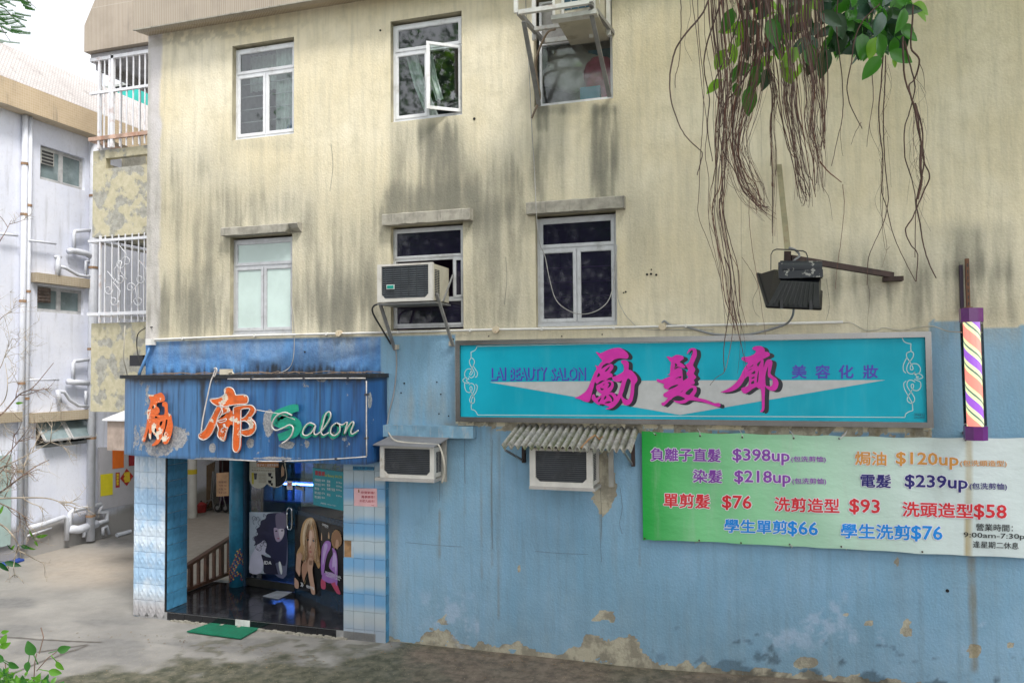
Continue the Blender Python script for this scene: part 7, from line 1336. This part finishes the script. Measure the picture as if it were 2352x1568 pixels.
for k, s_ in enumerate(('勵髮廊', '洗頭 58', '剪髮 76', '電髮 239')): px_text(mb, KP, s_, [(502, 1109 + k * 8), (520, 1109 + k * 8), (520, 1104 + k * 8), (502, 1104 + k * 8)], off=.012)
mb.build('lettering', flatc('card_ink', (.10, .05, .04)), cdp)
mb = MB(); mb.bar((far(510, 1086, Yk).x, Yk + .012, far(510, 1086, Yk).z), (far(510, 1086, Yk).x, Yk + .012, 3.0), .01, .01, (0, 1, 0)); mb.build('hanging_cord', BLKC, cdp)
# teal roofed tower far behind
tt = thing('teal_roof_house', 'distant teal walled rooftop hut with grey sheet roof seen through the upper grille', 'building'); a = PX(262, 207, -24); b = PX(345, 190, -24)
def tp_(x, y): return PX(x, y, -24.0)
mb = MB(); mb.prism([tp_(262, 200), tp_(262, 300), tp_(420, 300), tp_(420, 175)], [], (-2, 0, 0)); mb.build('wall', M('teal_wall', (.03, .42, .36), .7, 0, .2, 1), tt); mb = MB(); mb.prism([tp_(256, 196), tp_(256, 205), tp_(425, 182), tp_(425, 170)], [], (-2.6, 0, 0)); mb.build('roof', M('grey_sheet', (.38, .40, .38), .8), tt)
# ------------------------------------------------------------------ vegetation
def leaf_mat(name, c, trans=.35, rough=.35):
    m = bpy.data.materials.new(name); m.use_nodes = True; t = m.node_tree; t.nodes.clear(); MATS[name] = m
    o = t.nodes.new('ShaderNodeOutputMaterial'); p = t.nodes.new('ShaderNodeBsdfPrincipled'); tr = t.nodes.new('ShaderNodeBsdfTranslucent'); mx = t.nodes.new('ShaderNodeMixShader')
    n = noise(t, 14, 4, .6, coord(t)); col = mixc(t, ramp(t, n, .3, .7), tuple(x * .65 for x in c), c); lk(t, col, p.inputs['Base Color']); p.inputs['Roughness'].default_value = rough
    lk(t, mixc(t, 0.0, tuple(min(1, x * 2.2) for x in c), c), tr.inputs[0]); mx.inputs[0].default_value = trans
    lk(t, p.outputs[0], mx.inputs[1]); lk(t, tr.outputs[0], mx.inputs[2]); lk(t, mx.outputs[0], o.inputs[0]); return m
LG = [leaf_mat('fig_leaf_dark', (.012, .055, .012), .15, .28), leaf_mat('fig_leaf_mid', (.045, .19, .015), .3, .3), leaf_mat('fig_leaf_bright', (.18, .38, .02), .45, .35), leaf_mat('fig_leaf_grey', (.05, .11, .07), .1, .2)]
ban = thing('banyan_tree', 'banyan tree hanging dense brown aerial roots and glossy leaves in front of the facade', 'tree')
BARK = M('banyan_bark', (.11, .085, .07), .9, 0, .4, 7, bst=.6); ROOTC = [M('root_brown', (.075, .040, .030), .8, 0, .4, 12), M('root_grey', (.12, .08, .065), .85, 0, .3, 12), M('root_red', (.13, .050, .030), .8, 0, .4, 14)]
def leafmesh(L, w, bend, mat, n=6):
    mb = MB()
    for i in range(n + 1):
        u = i / n; hw = w * sin(pi * min(1, u ** .8)) ** .75 * .5 if 0 < i < n else .002
        z = -bend * u * u; mb.v += [(-hw, u * L, z + hw * .35), (0, u * L, z), (hw, u * L, z + hw * .35)]
    for i in range(n):
        a = i * 3; mb.face((a, a + 1, a + 4, a + 3)); mb.face((a + 1, a + 2, a + 5, a + 4))
    mb.tube([(0, -.03, .004), (0, .0, .001)], .0016, 4)
    me = bpy.data.meshes.new('leaf'); me.from_pydata(mb.v, [], mb.f); me.materials.append(mat); me.polygons.foreach_set('use_smooth', [True] * len(me.polygons)); return me
LM = [leafmesh(.125, .066, .018, m) for m in LG] + [leafmesh(.095, .05, .01, LG[1]), leafmesh(.10, .05, .02, LG[2])]
cH = lambda pts: [(1435.5 + x * .476, y * .476) for x, y in pts]
r0 = random.Random(5)
def dirm(p, d, roll, s=1.0):
    y = d.normalized(); x = y.cross(Vector((0, 0, 1))); x = x.normalized() if x.length > .05 else Vector((1, 0, 0)); z = x.cross(y)
    x, z = x * cos(roll) + z * sin(roll), z * cos(roll) - x * sin(roll)
    return Matrix(((x.x * s, y.x * s, z.x * s, p.x), (x.y * s, y.y * s, z.y * s, p.y), (x.z * s, y.z * s, z.z * s, p.z), (0, 0, 0, 1)))
def put_leaf(px, py, Y, ang, mi, s=1.0, tilt=0.0, roll=0.0, view=True):
    q = PY(*cH([(px, py)])[0], Y); d = RT * cos(ang) + UP * sin(ang) + FW * tilt
    y = d.normalized(); zz = (-FW); x = y.cross(zz).normalized(); z = x.cross(y); x, z = x * cos(roll) + z * sin(roll), z * cos(roll) - x * sin(roll)
    inst(LM[mi], 'leaf', ban, Matrix(((x.x * s, y.x * s, z.x * s, q.x), (x.y * s, y.y * s, z.y * s, q.y), (x.z * s, y.z * s, z.z * s, q.z), (0, 0, 0, 1))))
HAND = [(1392, 20, -.3, 2, 1.0), (1395, 45, -.45, 2, .9), (1350, 40, -1.8, 1, 1.0), (1325, 130, -.2, 1, 1.0), (1335, 150, -.5, 1, .8), (1275, 250, -.5, 1, 1.05), (1225, 160, -1.2, 1, 1.15), (1235, 270, -2.2, 1, 1.1), (1210, 180, -1.9, 2, 1.0), (1145, 150, -1.7, 0, 1.25), (1110, 160, -2.8, 0, 1.2), (1080, 165, -2.4, 0, 1.1), (965, 230, -1.5, 0, 1.3), (930, 250, -1.9, 0, 1.1), (880, 210, -1.4, 1, 1.1), (830, 230, -2.2, 2, 1.1), (600, 415, -1.5, 1, 1.25), (520, 40, -1.9, 1, 1.1), (505, 210, -1.2, 2, .9), (480, 240, -2.0, 2, .9), (470, 385, -2.5, 2, .9),
        (540, 100, -1.3, 2, .9), (700, 90, -1.4, 1, 1.3), (740, 120, -1.9, 0, 1.3), (610, 100, -2.6, 1, 1.0), (900, 170, -1.5, 3, 1.0), (870, 180, -2.1, 3, 1.0), (720, 200, -2.4, 3, .8), (1240, 60, -1.8, 3, 1.0), (1180, 20, -2.3, 3, 1.1), (1010, 60, -1.2, 0, 1.2), (940, 60, -.6, 0, 1.1), (1300, 180, -1.4, 1, .8), (620, 320, -1.2, 1, .9), (690, 330, -1.8, 0, 1.0), (650, 350, -2.1, 1, 1.0), (760, 320, -.8, 2, 1.0), (530, 400, -1.2, 1, .7), (1290, 280, -.9, 2, .5)]
for x, y, a, mi, s in HAND: put_leaf(x, y, -5.15 + r0.uniform(-.15, .15), a, mi, s, r0.uniform(-.2, .5), r0.uniform(-.4, .4))
for k in range(110):
    x = r0.triangular(880, 1420, 1150); y = r0.uniform(-60, 235 - abs(x - 1150) * .35); put_leaf(x, y, -5.0 + r0.uniform(-.1, .5), r0.uniform(-2.9, -.2), r0.choice((0, 0, 0, 1, 1, 3, 4)), r0.uniform(.8, 1.2), r0.uniform(-.6, .8), r0.uniform(-1, 1))
for k in range(46):
    x = r0.uniform(500, 900); y = r0.uniform(-30, 330); put_leaf(x, y, -4.8 + r0.uniform(-.1, .3), r0.uniform(-2.9, -.2), r0.choice((0, 0, 1, 1, 2, 5)), r0.uniform(.7, 1.1), r0.uniform(-.6, .8), r0.uniform(-1, 1))
def root(path, Y, r, mi, wob=6, seed=0, taper=.5):
    rr = random.Random(seed); P = []
    for i, (x, y) in enumerate(path): P.append((x + (rr.uniform(-wob, wob) if i else 0), y + rr.uniform(-wob, wob) * .5, Y + rr.uniform(-.03, .03)))
    Q_ = spline(P, 5); pts = [PY(*cH([(x + rr.uniform(-1.2, 1.2), y)])[0], yy) for x, y, yy in Q_]; n = len(pts)
    mb = MB(); mb.tube(pts, [r * (1 - (1 - taper) * i / n) for i in range(n)], 4, False); return mb.build('aerial_root', ROOTC[mi], ban, True)
BUN = [([(430, -120), (445, 150), (470, 400), (470, 600), (462, 760), (450, 900), (440, 1010), (470, 1160), (500, 1300), (520, 1450), (545, 1580)], 27, 30, 11),
       ([(520, -120), (560, 150), (540, 350), (500, 560), (500, 700), (545, 860), (600, 960), (690, 1030)], 40, 30, 8),
       ([(640, -120), (650, 120), (640, 320), (600, 520), (560, 700), (600, 840), (640, 930), (660, 990)], 36, 26, 8),
       ([(760, -120), (760, 120), (780, 330), (790, 520), (820, 660), (850, 800), (870, 900), (885, 965)], 42, 34, 8),
       ([(860, -120), (850, 100), (880, 300), (900, 460), (900, 620), (930, 760), (940, 900)], 46, 22, 7),
       ([(690, -120), (700, 100), (690, 300), (720, 450), (710, 600), (715, 760), (720, 900), (716, 1140)], 16, 7, 8),
       ([(930, -100), (940, 200), (955, 400), (960, 600), (960, 700)], 20, 8, 5)]
k = 0
for path, n, spread, m_ in BUN:
    for i in range(n):
        rr = random.Random(k * 13 + 7); k += 1; cut = len(path) if rr.random() < .45 else rr.randint(4, len(path)); off = rr.gauss(0, spread * 1.15); dr_ = rr.gauss(0, spread * .6); P = []
        for j, (x, y) in enumerate(path[:cut]):
            u = j / len(path); P.append((x + off * (1.0 - .5 * u) + dr_ * sin(u * 5 + k) + rr.uniform(-8, 8), y + rr.uniform(-40, 40)))
        root(P, -5.2 + rr.uniform(-.35, .35), rr.choice((.0010, .0014, .0020, .0028, .0044)), rr.choice((0, 0, 1, 2)), 9, k)
for path, r, m_ in (([(420, -60), (380, 60), (280, 180), (235, 260), (220, 360), (222, 470), (250, 570), (290, 650), (355, 715), (370, 740), (362, 790), (348, 845)], .0058, 1), ([(268, -30), (272, 60), (268, 180), (262, 300), (245, 370), (240, 425)], .0036, 0), ([(310, -30), (318, 60), (300, 130), (290, 220), (322, 298)], .0018, 1),
    ([(560, -40), (540, 120), (470, 300), (430, 420), (480, 560), (440, 640)], .006, 1), ([(690, -60), (700, 60), (690, 180), (650, 260), (600, 400), (560, 560), (540, 720)], .0075, 1), ([(600, -30), (640, 140), (620, 300), (540, 430), (470, 520), (450, 700)], .006, 0), ([(480, -40), (400, 200), (380, 330), (410, 480), (400, 620), (420, 780)], .0055, 0),
    ([(1030, -40), (1020, 120), (1032, 260), (1048, 420), (1052, 560), (1030, 660), (998, 800)], .0042, 0), ([(1048, 580), (1035, 640), (1052, 755)], .002, 0), ([(1230, 20), (1150, 100), (1105, 200), (1095, 300), (1072, 400), (1078, 480), (1110, 560), (1145, 622)], .0045, 0), ([(1140, 590), (1110, 640), (1088, 698)], .0025, 1), ([(1190, 340), (1195, 480), (1180, 590), (1165, 710)], .003, 1), ([(1180, 600), (1190, 650), (1240, 750)], .0015, 0),
    ([(1245, 268), (1235, 400), (1224, 520), (1228, 640), (1245, 740), (1242, 840), (1240, 930), (1262, 1000), (1290, 1110), (1330, 1220), (1400, 1358)], .0045, 0), ([(1258, 270), (1254, 420), (1244, 560), (1250, 700), (1262, 850), (1272, 960), (1250, 1060), (1225, 1130), (1190, 1200), (1172, 1260), (1168, 1375)], .0040, 0), ([(1240, 760), (1235, 900), (1236, 1000), (1250, 1120), (1262, 1200), (1240, 1290)], .0018, 0), ([(1246, 900), (1240, 1080), (1255, 1200), (1280, 1190)], .0016, 0),
    ([(1340, 180), (1345, 280), (1350, 380), (1385, 480), (1412, 560), (1425, 680), (1440, 780), (1468, 850), (1440, 920), (1410, 1000), (1385, 1060), (1352, 1110), (1380, 1180), (1412, 1230), (1405, 1360)], .0058, 0), ([(1390, 30), (1385, 120), (1380, 230), (1418, 290), (1400, 380), (1368, 420), (1395, 520), (1415, 620), (1440, 760), (1425, 880), (1405, 980), (1420, 1060), (1440, 1170), (1470, 1270), (1500, 1342)], .0055, 0), ([(1350, 200), (1372, 300), (1398, 420), (1375, 540), (1352, 620), (1350, 760), (1380, 860), (1404, 960), (1400, 1080), (1402, 1240)], .0048, 0),
    ([(1430, 700), (1424, 800), (1430, 880), (1412, 960)], .009, 0), ([(1400, 500), (1432, 620), (1436, 740)], .006, 0), ([(1420, 300), (1440, 360), (1444, 430)], .0022, 0), ([(940, 780), (985, 830), (1045, 880)], .0055, 2), ([(1050, 890), (1058, 1000), (1040, 1160), (1020, 1300), (1015, 1395)], .0022, 2), ([(950, 900), (985, 960), (1002, 1060)], .0018, 0), ([(600, 900), (600, 1060), (615, 1200), (635, 1330), (660, 1500), (680, 1620)], .0022, 2), ([(560, 900), (560, 1120), (562, 1300), (555, 1480)], .001, 0), ([(650, 480), (655, 620), (658, 760)], .0008, 1),
    ([(565, 1240), (610, 1310), (640, 1380), (620, 1440), (622, 1500), (650, 1530)], .0016, 0), ([(480, 1240), (510, 1330), (500, 1500), (490, 1600), (478, 1700), (476, 1790)], .0048, 0), ([(520, 1450), (545, 1600), (570, 1700), (590, 1780)], .0035, 0), ([(510, 1380), (520, 1560), (505, 1700), (480, 1790), (440, 1820), (410, 1860)], .003, 1), ([(530, 1400), (556, 1560), (555, 1700), (545, 1800)], .0018, 0), ([(540, 1500), (580, 1640), (575, 1760), (580, 1840)], .0014, 0), ([(1172, 1375), (1178, 1420), (1172, 1500), (1168, 1620)], .0012, 0)):
    root(path, -5.2 + r0.uniform(-.1, .1), r, m_, 3, int(path[0][0]))
for i in range(34):                              # fine hairs on the two right-hand bundles
    rr = random.Random(900 + i); x0 = rr.choice((1245, 1400, 1410, 1425)); y0 = rr.uniform(300, 1000); root([(x0 + rr.uniform(-20, 30), y0), (x0 + rr.uniform(-35, 45), y0 + 90), (x0 + rr.uniform(-40, 50), y0 + rr.uniform(150, 260))], -5.2, .0010, 0, 8, i)
# trunk, limbs and crown above and beside the view
mb = MB(); mb.tube([(4.6, -6.4, -.3), (4.4, -6.2, 2), (4.2, -6.0, 4.5), (3.6, -5.6, 7.6)], [.7, .5, .45, .4], 14); mb.build('trunk', BARK, ban, True)
zlim = lambda Y: 4.05 + .58 * (Y + 9.6)
for pts, r in (([(3.8, -5.7, 7.2), (2.2, -5.4, 7.6), (.8, -5.2, 7.4), (-.9, -5.1, 7.5), (-2.6, -5.0, 8.2)], (.28, .2, .14, .09, .04)), ([(3.8, -5.7, 7.4), (3.0, -3.5, 9.0), (1.5, -2.2, 9.8)], (.22, .15, .06)), ([(3.7, -5.7, 7.4), (2.8, -7.6, 8.6), (1, -8.6, 9.2)], (.22, .14, .05)), ([(4, -5.8, 6.5), (5.6, -4.2, 8.0), (6.6, -2.4, 8.8)], (.2, .12, .05))):
    mb = MB(); mb.tube(pts, list(r), 8); mb.build('limb', BARK, ban, True)
def cloud(name, parent, n, ell, size, mats, seed, clumps=60, zmin=None):
    R = np.random.RandomState(seed); cs_ = R.normal(size=(clumps, 3)); cs_ /= np.linalg.norm(cs_, axis=1)[:, None]; cs_ *= R.uniform(.35, 1, clumps)[:, None] ** .6
    idx = R.randint(0, clumps, n); P = cs_[idx] + R.normal(size=(n, 3)) * .16; P = P * np.array(ell[3:]) + np.array(ell[:3])
    if zmin is not None: P = P[P[:, 2] > zmin(P[:, 1])]
    n = len(P); A = R.normal(size=(n, 3)); A /= np.linalg.norm(A, axis=1)[:, None]; B = np.cross(A, R.normal(size=(n, 3))); B /= np.linalg.norm(B, axis=1)[:, None]; s = size * R.uniform(.6, 1.3, n)[:, None]
    V = np.stack([P - A * s, P + B * s * .45, P + A * s, P - B * s * .45], 1).reshape(-1, 3); F = np.arange(n * 4).reshape(-1, 4)
    me = bpy.data.meshes.new(name); me.from_pydata(V.tolist(), [], F.tolist())
    for m in mats: me.materials.append(m)
    me.polygons.foreach_set('material_index', R.randint(0, len(mats), n)); o = bpy.data.objects.new(name, me); COL.objects.link(o); o.parent = parent; return o
c_ = cloud('crown', ban, 21000, (3.0, -4.4, 9.6, 5.4, 4.2, 2.2), .10, LG[:3], 3, 150, zlim); c_['kind'] = 'stuff'
gt = thing('unseen_reflected_tree', 'broad leafy tree added out of view opposite the facade to show in window reflections', 'tree'); mb = MB(); mb.tube([(-8, -13, 0), (-8.2, -12.6, 4), (-8, -12.4, 8.5)], [.4, .3, .2], 10); mb.build('trunk', BARK, gt, True)  # unseen tree added behind the camera for window reflections and darkness
for a in range(7): mb = MB(); mb.tube([(-8, -12.4, 6 + a * .4), (-8 + 2.6 * cos(a), -12.4 + 1.4 * sin(a), 8.5 + a * .6), (-8 + 5.4 * cos(a), -12.4 + 2 * sin(a), 9.5 + a * .8)], [.12, .07, .03], 6); mb.build('limb', BARK, gt)
c_ = cloud('crown', gt, 11000, (-8.0, -12.6, 11.5, 6.4, 2.4, 4.0), .10, LG[:2], 4, 110); c_['kind'] = 'stuff'
c_ = cloud('reflection_darkening_crown', gt, 13000, (-6.6, -13.2, 6.8, 5.6, 2.0, 2.3), .14, LG[:2], 6, 150); c_['kind'] = 'stuff'  # dense out-of-view foliage added to darken reflections in the lower windows
# bare shrub reaching in from the side
sh = thing('bare_shrub', 'nearly leafless shrub with pale brown forked branches in front of the alley', 'shrub'); TB = [M('twig_brown', (.20, .13, .10), .85, 0, .3, 9), M('twig_pale', (.38, .32, .25), .85, 0, .25, 9)]
YS = -4.2
TWG = MB()
def branch(pts, r, depth, seed, mi=0, Y=YS):
    rr = random.Random(seed); Q_ = spline([(x, y, Y + rr.uniform(-.12, .12)) for x, y in pts], 5); P = [PY(x, y, yy) for x, y, yy in Q_]; n = len(P); mb = MB(); mb.tube(P, [r * (1 - .75 * i / n) for i in range(n)], 5); mb.build('branch', TB[mi], sh, True)
    if depth <= 0:
        for k in range(4):
            x, y, yy = Q_[rr.randint(2, len(Q_) - 1)]; a = rr.uniform(-2.6, .6); L = rr.uniform(8, 26); TWG.tube([PY(x, y, yy), PY(x + cos(a) * L * .5, y + sin(a) * L * .5 + rr.uniform(-2, 2), yy), PY(x + cos(a) * L, y + sin(a) * L, yy + .03)], [.0016, .0011, .0006], 3)
        return
    for k in range(rr.randint(3, 5) if depth > 1 else rr.randint(2, 4)):
        i = rr.randint(2, len(Q_) - 2); x, y, yy = Q_[i]; dx, dy = Q_[i][0] - Q_[i - 2][0], Q_[i][1] - Q_[i - 2][1]; a = math.atan2(dy, dx) + rr.choice((-1, 1)) * rr.uniform(.4, 1.0); L = rr.uniform(18, 46) * (depth + .6) * .7
        P2 = [(x, y)]
        for j in range(3): a += rr.uniform(-.35, .35); P2.append((P2[-1][0] + cos(a) * L / 3, P2[-1][1] + sin(a) * L / 3))
        branch(P2, r * .55, depth - 1, seed * 7 + k + 1, 1 if rr.random() < .4 else mi, yy)
cI = lambda pts: [(x * .2015, 1033.6 + y * .2015) for x, y in pts]; cJ = lambda pts: [(x * .293, 516.8 + y * .293) for x, y in pts]
for i, (cr, pts, r) in enumerate(((cI, [(-300, 620), (0, 480), (180, 350), (400, 190), (560, 110)], .011), (cI, [(-200, 520), (0, 545), (250, 540), (530, 545), (690, 600), (780, 700)], .010), (cI, [(-200, 520), (0, 605), (180, 690), (330, 790)], .007), (cI, [(-300, 700), (0, 840), (120, 940), (210, 1080), (240, 1240)], .011), (cJ, [(-200, 1560), (0, 1490), (150, 1330), (260, 1270), (420, 1080)], .009), (cJ, [(-120, 900), (0, 740), (50, 700), (90, 675)], .005), (cJ, [(-100, 300), (0, 125), (40, 60), (90, -40)], .006), (cJ, [(-100, 1250), (0, 1120), (50, 990), (100, 880)], .005), (cI, [(-200, 200), (0, 120), (180, -60), (330, -260)], .008), (cI, [(-300, 300), (0, 200), (300, 60), (620, -120)], .008), (cI, [(-200, 380), (0, 260), (120, 60), (160, -200)], .008), (cJ, [(-100, 1500), (30, 1380), (60, 1240), (40, 1080)], .006))): branch(cr(pts), r, 2, 40 + i, i % 2)
o = TWG.build('fine_twigs', TB[1], sh); o['kind'] = 'stuff'
a_ = PY(-90, 1200, YS); mb = MB(); mb.tube([(a_.x - .5, YS, -.05), (a_.x - .3, YS, .8), (a_.x, YS, a_.z), PY(-60, 1140, YS)], [.06, .05, .03, .02], 8); mb.build('trunk', TB[0], sh, True)
SL = leafmesh(.10, .035, .01, leaf_mat('shrub_leaf', (.10, .28, .02), .4, .4)); SL2 = leafmesh(.10, .035, .01, leaf_mat('shrub_leaf_dark', (.015, .09, .02), .25, .35)); SL3 = leafmesh(.04, .024, .004, MATS['shrub_leaf']); SL4 = leafmesh(.045, .03, .004, leaf_mat('bush_leaf', (.035, .15, .02), .3, .4))
def vleaf(me, par, x, y, Y, ang, s=1.0, tilt=0.0, roll=0.0):
    q = PY(x, y, Y); d = RT * cos(ang) + UP * sin(ang) + FW * tilt; yv = d.normalized(); xv = yv.cross(-FW).normalized(); zv = xv.cross(yv); xv, zv = xv * cos(roll) + zv * sin(roll), zv * cos(roll) - xv * sin(roll)
    inst(me, 'leaf', par, Matrix(((xv.x * s, yv.x * s, zv.x * s, q.x), (xv.y * s, yv.y * s, zv.y * s, q.y), (xv.z * s, yv.z * s, zv.z * s, q.z), (0, 0, 0, 1))))
for x, y, a, me, s in ((84, 1232, .15, SL, 1.0), (75, 1232, 2.0, SL, .7), (48, 1252, -.2, SL2, 1.0), (30, 1262, 2.6, SL2, .8), (10, 1290, -.35, SL2, 1.4), (-4, 1290, -.9, SL2, 1.2), (26, 1262, .9, SL, .6), (60, 1254, -.5, SL, .8), (36, 796 + 130, .1, SL, .7), (80, 1240, -1.2, SL, .6), (0, 1180, 1.4, SL, .8)): vleaf(me, sh, x, y, YS - .05, a, s, r0.uniform(-.3, .3), r0.uniform(-.6, .6))
# low bush at the bottom corner
bu = thing('leafy_bush', 'bright green low bush poking up at the near bottom corner', 'bush'); YB = -6.9
g0 = PY(60, 1600, YB)
for k in range(170):
    x = r0.triangular(-60, 172, 10); y = 1580 - max(0, (60 - abs(x) * .36)) * r0.random() ** .8 * .75 + r0.uniform(-4, 16); vleaf(r0.choice((SL3, SL3, SL4)), bu, x, y, YB + r0.uniform(-.12, .12), r0.uniform(-.6, 3.7), r0.uniform(.35, 1.0), r0.uniform(-1, 1), r0.uniform(-1.2, 1.2))
for x, y, a, me, s in ((78, 1503, 1.9, SL4, 1.5), (132, 1493, .2, SL4, 1.15), (8, 1518, 2.5, SL4, 1.2), (20, 1520, -.6, SL4, 1.1), (66, 1518, -1.7, SL4, 1.0), (130, 1518, -1.0, SL3, 1.2), (4, 1430 + 50, 1.2, SL3, 1.2), (0, 1486, .4, SL3, 1.2), (112, 1540, -.3, SL3, 1.3), (3, 1452, .2, SL3, .8)): vleaf(me, bu, x, y, YB - .05, a, s, r0.uniform(-.2, .2), r0.uniform(-.3, .3))
for l in (((60, 1620), (78, 1560), (80, 1520), (84, 1500)), ((84, 1540), (110, 1510), (130, 1496)), ((20, 1620), (16, 1560), (12, 1522)), ((90, 1500), (100, 1462), (94, 1440))): mb = MB(); mb.tube([PY(x, y, YB) for x, y in l], .0022, 4); mb.build('stem', TB[0], bu)
mb = MB(); LR_ = random.Random(77)
for k in range(420):                            # grit, twigs and leaf litter on the concrete
    x, y = LR_.uniform(-9.5, 2.6), LR_.choice((LR_.uniform(-2.6, -.12), -.12 - abs(LR_.gauss(0, .25)))); 
    if x < -4.7 and y > -.5: y -= .6
    z = GS(x) + .012; s_ = LR_.uniform(.006, .026); a = LR_.uniform(0, 6.3); c_1, s_1 = cos(a) * s_, sin(a) * s_
    mb.poly([(x - c_1, y - s_1, z), (x + s_1 * .4, y - c_1 * .4, z + .004), (x + c_1, y + s_1, z + .002), (x - s_1 * .4, y + c_1 * .4, z + .006)])
tag(mb.build('ground_litter', M('litter_brown', (.22, .15, .08), .9, 0, .6, 3)), 'small dead leaves and grit scattered over the concrete yard', kind='stuff')
mb = MB(); mb.tube([(g0.x, YB, 1.6), (g0.x, YB, g0.z + .02)], .012, 5); mb.build('stem', TB[0], bu)
# feathery tree tip top corner
ft_ = thing('feathery_tree', 'feathery leaved branch tips hanging into the sky corner', 'tree'); YT = -4.6
fm_ = leaf_mat('feather_leaf', (.05, .16, .03), .4, .5); fl_ = MB()
def frond(x, y, a, L, seed):
    rr = random.Random(seed); P = [(x, y)]
    for j in range(6): a -= rr.uniform(-.05, .12); P.append((P[-1][0] + cos(a) * L / 6, P[-1][1] + sin(a) * L / 6))
    Yv = YT + rr.uniform(-.2, .2); fl_.tube([PY(u, v, Yv) for u, v in P], .0016, 3)
    for j in range(1, 22):
        t = j / 22 * 6; i = min(5, int(t)); f = t - i; u = P[i][0] * (1 - f) + P[i + 1][0] * f; v = P[i][1] * (1 - f) + P[i + 1][1] * f; aa = math.atan2(P[i + 1][1] - P[i][1], P[i + 1][0] - P[i][0])
        for s_ in (-1, 1):
            b = aa + s_ * 1.0; e = 7.5 * (1 - .5 * j / 22); q = PY(u, v, Yv); w = PY(u + cos(b) * e, v + sin(b) * e, Yv + .01); m1 = PY(u + cos(b) * e * .5 + 1.0, v + sin(b) * e * .5 - .6, Yv); m2 = PY(u + cos(b) * e * .5 - 1.0, v + sin(b) * e * .5 + .6, Yv); fl_.quad(q, m1, w, m2)
for i in range(56): rr = random.Random(i + 300); frond(rr.uniform(-60, 35), rr.uniform(-50, 92) , rr.uniform(.0, .8), rr.uniform(26, 58), i)
for i in range(5): frond(40 + i * 4, -10 + i * 6, .5, 26, 800 + i)
o = fl_.build('foliage', fm_, ft_); o['kind'] = 'stuff'
for l in (((-200, -60), (-60, 0), (10, 20), (40, 50)), ((-200, -20), (-60, 40), (0, 60), (24, 96)), ((-120, -80), (0, -30), (60, 0), (84, 20))): mb = MB(); mb.tube([PY(x, y, YT) for x, y in l], [.012, .008, .004, .002], 5); mb.build('branch', BARK, ft_, True)
mb = MB(); t_ = PY(-200, -60, YT); mb.tube([(t_.x - 1.0, YT, -.1), (t_.x - .8, YT, 3), tuple(t_), PY(-120, -40, YT)], [.16, .12, .05, .02], 8); mb.build('trunk', BARK, ft_, True)
